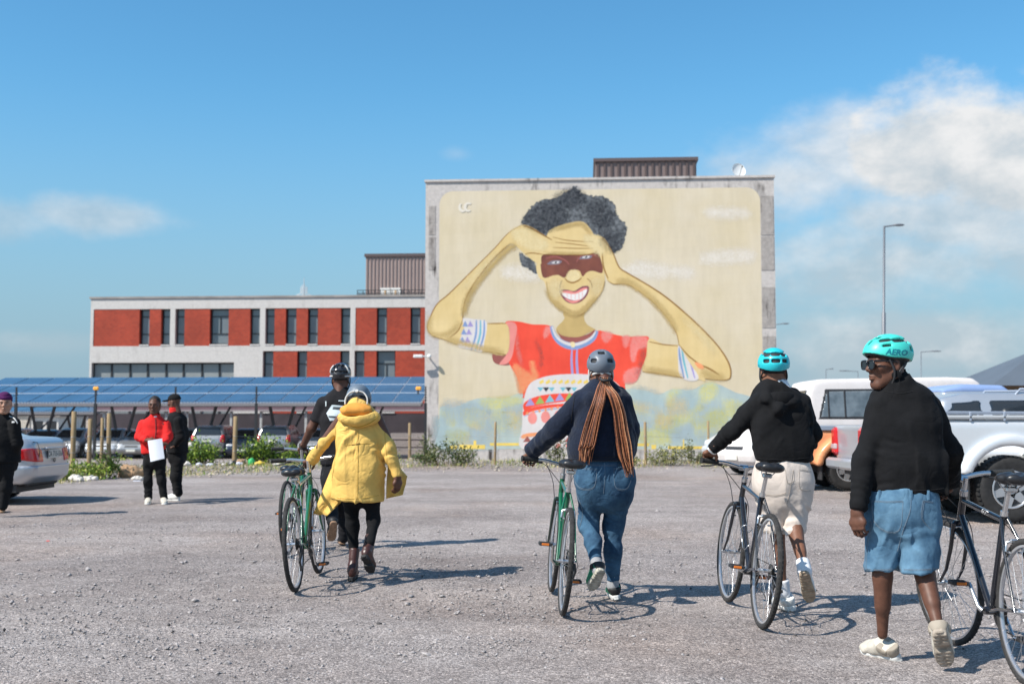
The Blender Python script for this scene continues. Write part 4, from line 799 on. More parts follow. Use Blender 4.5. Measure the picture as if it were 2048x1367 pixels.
for i in range(len(ends) - 1):
    if abs(ends[i + 1].x - ends[i].x) < 1.2 or i == 3: continue
    mb = MB()
    for z in (.45, .85): mb.tube([ends[i] + V(0, 0, z), (ends[i] + ends[i + 1]) / 2 + V(0, 0, z - .04), ends[i + 1] + V(0, 0, z)], .004, 4)
    o = mb.build('fence_wire', GALV, None); tag(o, ('fence wire strands between wooden posts %s' % ['', 'left of the sedan', 'by the boulder', '', 'from the green bush to the mural wall', 'at the foot of the mural', 'behind the braided hair', 'right of the braided hair'][i]).strip(), 'wire', 'strands between wooden posts')
# ---------------------------------------------------------------- plants
def leaf_mesh(name, C, size, mats, seed, up=.4, asp=2.2):
    """one diamond leaf per centre"""
    r = np.random.RandomState(seed); n = len(C); d = r.randn(n, 3) + np.array([0, 0, up * 2]); d /= np.linalg.norm(d, axis=1)[:, None]
    s = np.cross(d, r.randn(n, 3)); s /= np.linalg.norm(s, axis=1)[:, None]; L_ = size * r.uniform(.6, 1.4, n)[:, None]
    v = np.stack([C, C + d * L_ * .5 + s * L_ / asp / 2, C + d * L_, C + d * L_ * .5 - s * L_ / asp / 2], 1).reshape(-1, 3)
    f = np.arange(4 * n).reshape(n, 4); me = mesh(name, v.astype(np.float32), f.astype(np.int32))
    for m in mats: me.materials.append(m)
    me.polygons.foreach_set('material_index', r.randint(0, len(mats), n).astype(np.int32)); return me
def leafm(name, c): 
    m = M(name, c, rough=.6, spec=.3, var=.25, vs=3.); b = m.node_tree.nodes['Principled BSDF']; b.inputs['Subsurface Weight'].default_value = 0; return m
LG = [leafm('leaf_bright', srgb(132, 152, 50)), leafm('leaf_mid', srgb(96, 124, 42)), leafm('leaf_dark', srgb(62, 88, 36))]
LD = [leafm('leaf_olive', srgb(104, 108, 58)), leafm('leaf_deep', srgb(58, 72, 38)), leafm('leaf_grey', srgb(120, 122, 84))]
LY = [leafm('straw', srgb(206, 186, 128)), leafm('straw_green', srgb(160, 156, 84)), leafm('dry_brown', srgb(150, 128, 88))]
STEM = M('stem', srgb(90, 76, 52), rough=.9)
def shrub(px, by, w, h, d, mats, lab, n=900, leaf=.07, shape=1.0, seed=1):
    b = W(px, HOR, d); zg = gz(b.x, d); t = thing('shrub', lab, 'shrub', (b.x, d, zg), group='shrubs and weeds on the verge'); s_ = F / d; W_, H_ = w / s_, h / s_
    r = np.random.RandomState(seed); k = max(5, int(n / 60)); tips = np.stack([r.uniform(-.5, .5, k) * W_, r.uniform(-.4, .4, k) * min(W_, 1.2), H_ * r.uniform(.45, 1., k)], 1); tips[:, 2] *= 1 - .5 * (np.abs(tips[:, 0]) / (W_ / 2)) ** 2
    i = r.randint(0, k, n); tt = r.uniform(.15, 1.0, n) ** .7; base = tips * np.array([.35, .35, 0]); C = base[i] * (1 - tt)[:, None] + tips[i] * tt[:, None] + r.randn(n, 3) * leaf * shape
    C[:, 2] = np.maximum(C[:, 2], .01); obj('foliage', leaf_mesh('foliage', C, leaf, mats, seed + 5), t)
    mb = MB()
    for j in range(k): mb.tube([base[j] + np.array([0, 0, -.05]), (base[j] + tips[j]) * .5 + r.randn(3) * .02, tips[j]], [.008, .006, .003], 4)
    mb.build('stems', STEM, t)
shrub(408, 922, 84, 52, 31., LG, 'bright green shrub beside the legs of the black tracksuit', 1500, .085, 1.2, 2)
shrub(533, 925, 110, 58, 31.5, LG, 'tall bright green shrub behind the yellow coat handlebars', 1900, .085, 1.2, 3)
shrub(598, 925, 60, 40, 32.5, LG, 'green shrub half hidden behind the black tee cyclist', 800, .08, 1.2, 31)
shrub(892, 937, 118, 46, 30.8, LD + LG[2:], 'dark olive bush at the left foot of the mural wall', 1700, .07, 1.1, 4)
shrub(858, 937, 36, 62, 34., LD, 'spindly dark weed against the left edge of the mural wall', 400, .07, 1.0, 5)
shrub(1112, 930, 44, 66, 30.6, LD, 'dark weed showing under the outstretched navy sleeve', 600, .07, 1.0, 6)
shrub(1330, 936, 80, 44, 30.6, LD + LY[1:2], 'olive weeds right of the woman with braids', 1000, .06, 1.0, 7)
shrub(1380, 936, 60, 52, 31.4, LD, 'upright weeds near the right end of the mural meadow', 700, .06, .9, 8)
shrub(1268, 936, 40, 26, 30.6, LD + LY, 'low weed tuft at the braid tips', 400, .06, 1., 9)
shrub(214, 948, 60, 54, 25.2, LG[1:] + LD[:1], 'small dark green shrub beside the pale post', 800, .07, 1., 10)
shrub(168, 950, 110, 36, 24.8, LG[:2] + LY[1:2], 'yellow green scrub behind the silver sedan', 1300, .07, 1.2, 11)
shrub(256, 930, 36, 22, 40., LY[1:2] + LG[:1], 'round yellowish bush between the parked cars', 500, .09, 1., 12)
shrub(760, 922, 70, 26, 33.5, LG[1:] + LD, 'low scrub right of the yellow coat', 700, .07, 1., 13)
def verge():
    r = np.random.RandomState(12); n = 15000
    px = r.uniform(60, 1640, n); x0 = (px - CX) / F * 30; ed = np.where(x0 < -4.5, np.clip(29.5 + (x0 + 4.5) * .95, 22.5, 29.5), 29.5)
    dd = ed + .3 + r.gamma(1.6, 1.1, n); x = (px - CX) / F * dd; P = np.stack([x, dd, 0 * x], 1).astype(np.float32)
    keep = (vnoise(P, .7) + .5) > r.uniform(.1, .75, n); x, dd = x[keep], dd[keep]; C = np.stack([x, dd, ground_z(x, dd) - .01], 1)
    o = obj('verge_grass', leaf_mesh('verge_grass', C, .10, LY + LG[:2] + LD[:1], 3, 1.6, 9.)); tag(o, 'dry grass and low weeds along the edge of the lot', 'grass', kind='stuff')
    m = r.choice(len(C), 2200); s = np.exp(r.normal(math.log(.03), .5, 2200)).clip(.012, .12); Q = C[m] + r.randn(2200, 3) * [.3, .5, 0]; Q[:, 2] = ground_z(Q[:, 0], Q[:, 1]) + .0
    o = octa_stuff('verge_rubble', Q.astype(np.float32), s.astype(np.float32), M('rubble', srgb(170, 158, 142), rough=.95, var=.4, vs=9.), (.4, .8), 4); tag(o, 'broken stone and rubble scattered on the verge', 'rubble', kind='stuff')
verge()
def rock(px, y, d, size, mat, name, lab, cat, seed, group=None):
    p = W(px, y, d); p.z = gz(p.x, d)
    r = np.random.RandomState(seed); S = A(size)
    fn = lambda P: s_ell(P, (0, 0, S[2] * .7), S) + vnoise(P, 3. / S.max(), seed) * S.max() * .35 + vnoise(P, 8. / S.max(), seed) * S.max() * .12
    v, f = nets(fn, -S * 1.6, S * 1.6 + A((0, 0, S[2])), float(S.min() / 5), 2); o = obj(name, mesh(name, smooth_mesh(v, f, 1), f, mat, True), None, p); tag(o, lab, cat, group)
ROCKW = M('pale_rock', srgb(206, 198, 188), rough=.9, var=.2, vs=5., bump=.4, bs=25., bd=.02); ROCKB = M('brown_rock', srgb(164, 132, 100), rough=.9, var=.25, vs=4., bump=.4, bs=20., bd=.02)
g_ = 'stones and rubbish on the verge'
for i, (px, d, sz, mt, nm, lab, cat) in enumerate(((263, 25.6, (.3, .22, .17), ROCKB, 'boulder', 'rounded brown boulder left of the red jacket', 'boulder'), (183, 24.4, (.16, .1, .07), ROCKW, 'rock', 'flat pale rock right of the silver sedan bumper', 'rock'), (152, 24.2, (.17, .12, .08), ROCKW, 'rock', 'pale rock right behind the silver sedan bumper', 'rock'), (157, 24., (.1, .08, .05), ROCKW, 'rock', 'small pale stone at the sedan bumper corner', 'rock'),
        (482, 30.4, (.13, .1, .1), ROCKB, 'rock', 'brown rock at the foot of the tan fence post', 'rock'), (372, 29.8, (.12, .1, .07), ROCKW, 'rock', 'pale rock right of the white trainers', 'rock'), (552, 29.9, (.14, .1, .05), ROCKW, 'rock', 'flat pale stone left of the yellow coat bicycle', 'rock'), (275, 24.6, (.12, .08, .05), ROCKW, 'rock', 'pale stone beside the brown boulder', 'rock'), (1240, 29.8, (.08, .06, .04), ROCKW, 'rock', 'small pale stone on the verge right of the jeans', 'rock'),
        (503, 30.2, (.09, .08, .11), M('bag_green', srgb(62, 170, 96), rough=.4), 'rubbish_bag', 'crumpled bright green plastic bag', 'rubbish'), (519, 30.1, (.13, .1, .07), M('bag_yellow', srgb(222, 188, 66), rough=.5), 'rubbish_bag', 'crumpled yellow plastic packet', 'rubbish'), (478, 30., (.1, .08, .06), M('bag_white', srgb(206, 206, 214), rough=.4), 'rubbish_bag', 'crumpled pale blue plastic packet', 'rubbish'), (466, 30., (.12, .08, .08), M('bag_black', (.02, .02, .025), rough=.35), 'rubbish_bag', 'crumpled black plastic bag', 'rubbish'),
        (398, 29.8, (.08, .06, .05), MATS['bag_white'], 'rubbish_bag', 'white scrap left of the bright green shrub foot', 'rubbish'), (420, 29.9, (.1, .06, .04), MATS['bag_white'], 'rubbish_bag', 'white scrap under the bright green shrub', 'rubbish'), (446, 29.8, (.07, .06, .04), ROCKW, 'rock', 'pale stone between scrap and brown rock', 'rock'))):
    rock(px, 930, d, sz, mt, nm, lab, cat, 20 + i, g_)
# flat litter on the gravel
for px, y, sz, mt, lab in ((274, 962, (.16, .05, .01), MATS['bag_white'], 'flat white scrap on the gravel left of the red jacket'), (96, 1082, (.035, .02, .006), M('scrap_red', srgb(222, 92, 84), rough=.6), 'tiny red scrap on the gravel at left')):
    p = G(px, y); mb = MB(); mb.box((0, 0, sz[2]), (sz[0], sz[1], sz[2]), Matrix.Rotation(.2, 3, 'X'), .003); o = mb.build('litter', mt); o.location = p; tag(o, lab, 'litter')
# ---------------------------------------------------------------- far things
def far_house(px0, px1, y1, d, col, roofc, lab, hip=.0, zg=-.6):
    P = Plane((px0 + px1) / 2, d, 0.); a0 = P.to(px0, 800)[0]; a1 = P.to(px1, 800)[0]; z1 = P.to(px0, y1)[1]; base = P.pt((a0 + a1) / 2, zg); t = thing('far_house', lab, 'house', base)
    mb = MB(); P.box(mb, a0, a1, zg, z1, -7, 0); mb.build('wall', M('hw_' + str(col), srgb(*col), rough=.9, var=.1), t, base)
    mb = MB(); m = -3.5; v = [P.pt(a0 - .3, z1, .3), P.pt(a1 + .3, z1, .3), P.pt(a1 + .3, z1, -7.3), P.pt(a0 - .3, z1, -7.3), P.pt(a0 + hip, z1 + 1.3, m), P.pt(a1 - hip, z1 + 1.3, m)]; mb.add(v, [(0, 1, 5, 4), (2, 3, 4, 5), (1, 2, 5), (3, 0, 4), (0, 3, 2, 1)]); mb.build('roof', M('hr_' + str(roofc), srgb(*roofc), rough=.8, var=.1), t, base)
    n = max(2, int((a1 - a0) / 3))
    for i in range(n): c = a0 + (a1 - a0) * (i + .5) / n; mb = MB(); P.box(mb, c - .5, c + .5, z1 - 1.5, z1 - .5, -.1, .02); mb.build('window', FRAME_B, t, base)
far_house(-120, 60, 828, 125, (196, 186, 172), (120, 82, 70), 'far low house with brown roof left of the lot'); far_house(64, 118, 832, 118, (218, 212, 204), (150, 140, 132), 'far white house seen between the carport struts', .5); far_house(122, 178, 829, 131, (206, 190, 178), (146, 92, 80), 'far cream house with reddish roof left of the office'); far_house(1556, 1700, 800, 140, (190, 186, 180), (120, 118, 116), 'far pale house behind the white canopy pickup', .5)
def warehouse():
    P = Plane(2010, 70., 0.); a0 = P.to(1976, 800)[0]; a1 = a0 + 26; z1 = P.to(1957, 771)[1]; base = P.pt((a0 + a1) / 2, -.6)
    t = thing('warehouse', 'brown walled warehouse with a wide grey hipped roof at the right edge', 'warehouse', base)
    mb = MB(); P.box(mb, a0 + .4, a1, -.6, z1, -8, 0); mb.build('wall', M('warehouse_wall', srgb(128, 106, 84), rough=.9, var=.15), t, base)
    mb = MB(); zr = z1 + 2.6; v = [P.pt(a0, z1, .6), P.pt(a1, z1, .6), P.pt(a1, z1, -8.6), P.pt(a0, z1, -8.6), P.pt(a0 + 5.2, zr, -4), P.pt(a1 - 3, zr, -4)]; mb.add(v, [(0, 1, 5, 4), (2, 3, 4, 5), (1, 2, 5), (3, 0, 4), (0, 3, 2, 1)]); rf = mb.build('roof', M('grey_roof', srgb(90, 98, 107), rough=.6, var=.06, vs=.5), t, base)
    mb = MB()
    for k in (3.4, 11.): mb.tube([P.pt(a0 + k, z1 + .05, .5), P.pt(a0 + k + .2, z1 + 1.6, -2.0)], .07, 5)
    mb.build('roof_flashing', PALE_STEEL, rf, base)
    for i in range(12): c = a0 + .9 + i * .55; mb = MB(); P.box(mb, c - .17, c + .17, z1 - 1.7, z1 - .25, -.1, .03); w = mb.build('window', M('warehouse_glass', srgb(70, 72, 74), rough=.3), t, base); mb = MB(); P.box(mb, c + .2, c + .3, z1 - 1.75, z1 - .22, -.1, .06); mb.build('mullion', M('mullion_pale', srgb(200, 188, 168), rough=.8), w, base)
warehouse()
LAMPM = M('lamp_grey', (.22, .23, .25), rough=.5, metal=.4)
def street_lamp(px, ytop, d, arm, lab, pxb=None):
    top = W(px, ytop, d); b = W(pxb or px, HOR, d); b.z = -.6; t = thing('street_lamp', lab, 'street lamp', b, group='street lamps around the lot'); H = top.z - b.z; dx = top.x - b.x
    mb = MB(); mb.tube([(0, 0, 0), (dx * .6, 0, H * .62), (dx * .6, 0, H * .625), (dx, 0, H)], [q * (1 if d < 80 else .75) for q in (.11, .10, .065, .055)], 10); mb.build('pole', LAMPM, t)
    mb = MB(); mb.tube([(dx, 0, H - .03), (dx + arm * .5, 0, H + .03), (dx + arm * .75, 0, H + .06)], .04, 8); mb.build('arm', LAMPM, t)
    mb = MB(); s_ = 1 if arm > 0 else -1; mb.ball((dx + arm * .8, 0, H + .06), (abs(arm) * .33, .14, .07), 12, 8); mb.build('lamp_head', LAMPM, t)
street_lamp(1768.5, 452, 60., .95, 'tall grey street lamp rising behind the teal helmet at right', 1765)
street_lamp(1551, 648, 112., 1.2, 'far street lamp showing just right of the mural wall'); street_lamp(1652, 738, 150., .9, 'small far street lamp above the white canopy pickup'); street_lamp(1716, 742, 150., -2.3, 'far street lamp with long arm left of the sunglasses'); street_lamp(1842, 703, 120., 1.9, 'far street lamp right of the teal helmet'); 
# ================================================================ vehicles (implicit bodies)
def s_poly(X, Z, poly):
    """signed distance to a 2-D polygon"""
    n = len(poly); d = np.full(X.shape, 1e9, np.float32); inside = np.zeros(X.shape, bool)
    for i in range(n):
        ax, az = poly[i]; bx, bz = poly[(i + 1) % n]; ex, ez = bx - ax, bz - az; wx, wz = X - ax, Z - az
        t = np.clip((wx * ex + wz * ez) / (ex * ex + ez * ez), 0, 1); d = np.minimum(d, (wx - ex * t) ** 2 + (wz - ez * t) ** 2)
        c = ((az <= Z) & (bz > Z)) | ((bz <= Z) & (az > Z)); inside ^= c & (X < ax + (Z - az) / (bz - az if bz != az else 1e-9) * ex)
    return np.where(inside, -1, 1) * np.sqrt(d)
def paintcar(name, c, metal=.0, rough=.28): return M(name, c, rough=rough, metal=metal, coat=.6, spec=.5)
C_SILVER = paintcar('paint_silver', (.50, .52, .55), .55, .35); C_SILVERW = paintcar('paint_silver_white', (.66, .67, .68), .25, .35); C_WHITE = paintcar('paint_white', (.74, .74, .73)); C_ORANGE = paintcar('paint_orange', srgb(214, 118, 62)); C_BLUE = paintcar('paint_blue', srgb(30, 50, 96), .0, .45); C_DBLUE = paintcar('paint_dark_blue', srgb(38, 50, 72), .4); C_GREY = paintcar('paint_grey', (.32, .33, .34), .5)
TYRE = M('tyre_rubber', (.022, .021, .021), rough=.85, var=.3, vs=20., bump=.4, bs=60.); RIM = M('alloy_rim', (.52, .52, .53), rough=.35, metal=.7); CARGLASS = M('car_glass', (.018, .022, .026), rough=.06, spec=.9); PLASTIC = M('black_plastic', (.025, .025, .027), rough=.6)
LAMP_R = M('tail_lamp_red', srgb(190, 22, 26), rough=.18, spec=.7, coat=.5); LAMP_W = M('lamp_clear', (.62, .64, .66), rough=.15, spec=.8); LAMP_O = M('lamp_orange', srgb(214, 110, 50), rough=.2); PLATE = M('plate', (.72, .70, .62), rough=.5); PLATE_T = M('plate_ink', srgb(40, 60, 62), rough=.6)
KIN = {  # lower body (x, z), cabin (x, z), half width, wheel x (front, rear), wheel radius, side windows
 'sedan': dict(lo=[(-2.36, .42), (-2.40, .66), (-2.34, .93), (-2.22, 1.00), (-1.45, 1.03), (1.05, 1.00), (1.9, .88), (2.28, .72), (2.38, .48), (2.30, .24), (1., .2), (-1., .2), (-2.2, .30)], up=[(-1.72, .98), (-1.0, 1.40), (-.6, 1.445), (.15, 1.44), (.45, 1.38), (1.22, .96)], hw=.89, wx=(1.45, -1.30), wr=.315,
     win=[[(-1.32, 1.05), (-.88, 1.34), (-.38, 1.375), (-.34, 1.05)], [(-.26, 1.05), (-.28, 1.375), (.18, 1.36), (.78, 1.05)]]),
 'hatch': dict(lo=[(-1.92, .42), (-1.98, .66), (-1.93, .95), (-1.7, 1.02), (.95, 1.02), (1.55, .92), (1.92, .74), (2.02, .48), (1.95, .24), (1., .2), (-1., .2), (-1.85, .30)], up=[(-1.90, .95), (-1.62, 1.42), (-1.3, 1.50), (.1, 1.52), (.4, 1.45), (1.28, .97)], hw=.85, wx=(1.27, -1.25), wr=.305,
     win=[[(-1.45, 1.10), (-1.35, 1.40), (-.45, 1.43), (-.42, 1.07)], [(-.33, 1.07), (-.36, 1.43), (.12, 1.42), (.85, 1.06)]]),
 'suv': dict(lo=[(-2.15, .50), (-2.20, .75), (-2.16, 1.05), (-1.9, 1.12), (1.0, 1.12), (1.75, 1.04), (2.1, .88), (2.22, .58), (2.15, .34), (1., .28), (-1., .28), (-2.05, .38)], up=[(-2.12, 1.05), (-1.86, 1.58), (-1.5, 1.66), (.1, 1.67), (.45, 1.60), (1.25, 1.06)], hw=.90, wx=(1.38, -1.35), wr=.36,
     win=[[(-1.95, 1.20), (-1.72, 1.52), (-1.3, 1.56), (-1.25, 1.17)], [(-1.17, 1.17), (-1.22, 1.56), (-.35, 1.58), (-.32, 1.17)], [(-.23, 1.17), (-.26, 1.58), (.15, 1.56), (.85, 1.16)]]),
 'van': dict(lo=[(-2.25, .42), (-2.3, .7), (-2.28, 1.15), (-2.0, 1.2), (1.2, 1.2), (1.95, 1.05), (2.25, .85), (2.3, .5), (2.2, .3), (1., .25), (-1., .25), (-2.2, .32)], up=[(-2.28, 1.1), (-2.2, 2.1), (-1.9, 2.26), (.7, 2.28), (1.1, 2.15), (1.85, 1.15)], hw=.95, wx=(1.4, -1.35), wr=.34,
     win=[[(.35, 1.25), (.35, 1.95), (.95, 1.95), (1.45, 1.25)]]),
}
def hw_fn(k, X, Z, hw):
    e = np.abs(X) / 2.3; w = hw - .16 * np.clip(e, 0, 1.3) ** 5
    return w - .05 * np.clip((.55 - Z) / .35, 0, 1) ** 2
def car_field(K):
    zb = max(p[1] for p in K['lo']) - .06
    def f(P):
        X, Y, Z = P.T; y = np.abs(Y)
        dl = si(s_poly(X, Z, K['lo']), y - hw_fn(K, X, Z, K['hw']) - .035 * np.exp(-((Z - .68) / .12) ** 2) * 0, .16)
        du = si(s_poly(X, Z, K['up']), y - (K['hw'] - .05 - (Z - zb).clip(0) * .30), .12)
        d = su(dl, du, .05)
        for xw in K['wx']:
            r = np.sqrt((X - xw) ** 2 + (Z - K['wr']) ** 2); d = ss(d, np.maximum(r - K['wr'] - .055, (K['hw'] - .30) - y), .025)
        return d
    return f
def add_wheel(t, x, y, r, w=.2, rimr=.62, spokes=5, side=1, detail=True):
    mb = MB(); prof = [(r * rimr, -w * .42), (r * .78, -w * .5), (r * .93, -w * .47), (r * .985, -w * .36), (r, -w * .2), (r, w * .2), (r * .985, w * .36), (r * .93, w * .47), (r * .78, w * .5), (r * rimr, w * .42)]
    mb.lathe((x, y, r), (0, 1, 0), prof, 36)
    if detail:
        for i in range(44):
            a = 2 * pi * i / 44; rot = Matrix.Rotation(-a, 3, 'Y')
            for s_ in (-1, 1): mb.box(Vector((x, y + s_ * w * .36, r)) + rot @ Vector((r * .985, 0, 0)), (r * .05, w * .24, r * .075), rot)
    ty = mb.build('wheel', TYRE, t)
    mb = MB(); s_ = side; mb.lathe((x, y, r), (0, s_, 0), [(r * rimr * 1.02, w * .44), (r * rimr * .96, w * .47), (r * rimr * .9, w * .40), (r * rimr * .88, -w * .3), (0.001, -w * .3)], 32)
    for i in range(spokes):
        a = 2 * pi * i / spokes + .3; rot = Matrix.Rotation(-a, 3, 'Y')
        mb.prism([(0.02, -.16 * r), (r * rimr * .9, -.10 * r), (r * rimr * .9, .10 * r), (.02, .16 * r)], Vector((x, y + s_ * w * .26, r)), rot @ Vector((1, 0, 0)), rot @ Vector((0, 0, 1)), (0, s_ * w * .14, 0))
    mb.cyl((x, y + s_ * w * .2, r), (x, y + s_ * w * .44, r), r * .14, n=12); mb.build('rim', RIM, ty)
    mb = MB(); mb.cyl((x, y + s_ * w * .43, r), (x, y + s_ * w * .47, r), r * .09, n=12)
    for i in range(5): a = 2 * pi * i / 5; mb.cyl((x + cos(a) * r * .2, y + s_ * w * .38, r + sin(a) * r * .2), (x + cos(a) * r * .2, y + s_ * w * .43, r + sin(a) * r * .2), r * .03, n=6)
    mb.build('hub_cap', PLASTIC, ty)
def patch(name, t, fld, region, lo, hi, h, mat, grow=.007):
    v, f = nets(lambda P: np.maximum(fld(P) - grow, region(P)), lo, hi, h, 3)
    return obj(name, mesh(name, smooth_mesh(v, f, 1, .4), f, mat, True), t)
def text_mesh(s, size, bold=.0, shear=0.):
    cu = bpy.data.curves.new('txt', 'FONT'); cu.body = s; cu.size = size; cu.offset = bold; cu.shear = shear; cu.align_x = 'CENTER'; cu.align_y = 'CENTER'; cu.resolution_u = 2
    o = bpy.data.objects.new('txt', cu); COL.objects.link(o); bpy.context.view_layer.update(); me = bpy.data.meshes.new_from_object(o); bpy.data.objects.remove(o); return me
def make_car(kind, mat, label, loc, rz, h=.045, det=False, group=None, cat='car', plate=None):
    K = KIN[kind]; fld = car_field(K); t = thing('parked_car', label, cat, loc, rz, group)
    xs = [p[0] for p in K['lo']]; x0, x1 = min(xs), max(xs); zt = max(p[1] for p in K['up']); hw = K['hw']
    lo, hi = (x0 - .1, -hw - .1, .1), (x1 + .1, hw + .1, zt + .1)
    v, f = nets(fld, lo, hi, h, 4); obj('body', mesh('body', smooth_mesh(v, f, 2), f, mat, True), t)
    hp = h * .75; zb = max(p[1] for p in K['lo'])
    for w in K['win']:
        for s_ in (-1, 1): patch('side_window', t, fld, lambda P: np.maximum(s_poly(P[:, 0], P[:, 2], w), .3 - P[:, 1] * s_), (min(p[0] for p in w), .35 if s_ > 0 else -hw, zb - .1), (max(p[0] for p in w), hw if s_ > 0 else -.35, zt), hp, CARGLASS)
    u = K['up']; hy = hw - .17
    def wr(front):
        a, b = (u[-1], u[-2]) if front else (u[0], u[1]); e = [(a[0] + (.12 if front else -.12), a[1] + .06), (b[0] + (.12 if front else -.12), b[1] - .02), (b[0] - (.35 if front else -.35), b[1] - .03), (a[0] - (.35 if front else -.35), a[1] + .06)]
        return lambda P: np.maximum(s_poly(P[:, 0], P[:, 2], e), np.abs(P[:, 1]) - (hy - (P[:, 2] - zb) * .28))
    patch('windscreen', t, fld, wr(True), (u[-2][0] - .3, -hw, zb - .1), (u[-1][0] + .2, hw, zt), hp, CARGLASS)
    patch('rear_window', t, fld, wr(False), (u[0][0] - .2, -hw, zb - .1), (u[1][0] + .4, hw, zt), hp, CARGLASS)
    zl = .66 if kind != 'suv' else .82
    for s_ in (-1, 1):
        patch('headlight', t, fld, lambda P: np.maximum(np.abs(P[:, 2] - zl - .02) - .07 - .05 * (P[:, 1] * s_ - .6), np.maximum(.42 - P[:, 1] * s_, x1 - .42 - P[:, 0])), (x1 - .5, .35 if s_ > 0 else -hw, zl - .15), (x1 + .05, hw if s_ > 0 else -.35, zl + .2), hp, LAMP_W, .012)
        if kind in ('hatch', 'suv', 'van'): rg = lambda P: np.maximum(np.maximum(np.abs(P[:, 2] - 1.0) - .2, hw - .27 - P[:, 1] * s_ + (P[:, 2] - 1.0) * .1), P[:, 0] - x0 - .32); zz = (.75, 1.25)
        else: rg = lambda P: np.maximum(np.maximum(np.abs(P[:, 2] - .745 - .04 * (P[:, 1] * s_ - .6)) - .10 - (-P[:, 0] + x0 + .05) * .12, .40 - P[:, 1] * s_), P[:, 0] - x0 - .42); zz = (.52, .98)
        tl = patch('tail_light', t, fld, rg, (x0 - .05, .3 if s_ > 0 else -hw, zz[0]), (x0 + .5, hw if s_ > 0 else -.3, zz[1]), hp if not det else .014, LAMP_R, .012)
        if det:
            patch('reverse_lens', tl, fld, lambda P: np.maximum(np.maximum(np.abs(P[:, 2] - .745) - .035, np.abs(P[:, 1] * s_ - .50) - .06), P[:, 0] - x0 - .3), (x0 - .05, .4 if s_ > 0 else -.65, .7), (x0 + .3, .65 if s_ > 0 else -.4, .9), .012, LAMP_O, .016)
    patch('grille', t, fld, lambda P: np.maximum(np.maximum(np.abs(P[:, 2] - zl + .04) - .06, np.abs(P[:, 1]) - .36), x1 - .4 - P[:, 0]), (x1 - .4, -.4, zl - .2), (x1 + .05, .4, zl + .1), hp, PLASTIC, .01)
    for (xe, sgn) in ((x0, -1), (x1, 1)):
        patch('bumper', t, fld, lambda P: np.maximum(np.maximum(np.abs(P[:, 2] - .45) - .14, sgn * (xe - P[:, 0]) - .38), -1), (xe - .45, -hw - .05, .25), (xe + .45, hw + .05, .65), hp, mat, .03)
    mb = MB(); mb.box((x0 + .24, 0, .31), (.16, 1.2, .08), None, .02); mb.build('lower_valance', PLASTIC, t)
    mb = MB(); mb.box((0, 0, .30), (x1 - x0 - .5, hw * 1.6, .22)); mb.build('underbody', PLASTIC, t)
    for s_ in (-1, 1):
        mb = MB(); mb.ball((.72, s_ * (hw + .06), zb + .03), (.06, .11, .075), 10, 8); mb.build('mirror', mat, t)
        for i in range(2 if kind != 'van' else 1): mb = MB(); mb.box((-.95 + i * 1.0 if kind != 'van' else .6, s_ * (hw - .005), zb - .13), (.16, .03, .03), None, .01); mb.build('door_handle', mat, t)
        for xw in K['wx']: add_wheel(t, xw, s_ * (hw - .11), K['wr'], .2, .64, 5, s_, det)
    # plates
    mb = MB(); mb.box((x0 - .012, 0, .75 if kind == 'sedan' else .9), (.02, .46, .13), None, .004); pl = mb.build('number_plate', PLATE, t)
    mb = MB(); mb.box((x1 + .035, 0, .42), (.02, .46, .12), None, .004); mb.build('number_plate', PLATE, t)
    if plate:
        me = text_mesh(plate, .115, .002); 
        for v_ in me.vertices: v_.co = Vector((x0 - .0245, -v_.co.x, v_.co.y + .75))
        me.materials.append(PLATE_T); obj('plate_text', me, pl)
        mb = MB(); mb.box((x0 - .0, 0, .84), (.05, .62, .03), None, .008); mb.build('boot_handle', mat, t)
        mb = MB(); mb.torus((x0 - .012, 0, .655), (1, 0, 0), .03, .006, 14, 6); mb.build('boot_badge', PLASTIC, t)
        for sy in (-1, 1):
            mb = MB(); mb.tube([(x0 + .01, sy * .56, .66), (x0 - .012, sy * .56, .80), (x0 + .02, sy * .58, .93), (x0 + .5, sy * .60, 1.015)], .006, 5); mb.build('boot_seam', PLASTIC, t)
    return t
make_car('sedan', C_SILVER, 'silver sedan at the left edge seen from its rear corner', (-9.52, 17.95, 0), pi, .035, True, plate='CA 715-556')
make_car('suv', C_SILVER, 'silver estate car with roof rails behind the silver pickup', (8.0, 17.15, 0), 0., .05)
make_car('hatch', C_WHITE, 'white hatchback facing left behind the beige shorts', (6.95, 27.6, 0), pi + .42, .045)
make_car('hatch', C_SILVERW, 'pale silver hatchback just behind the white hatchback', (7.3, 31.2, 0), pi + .2, .05)
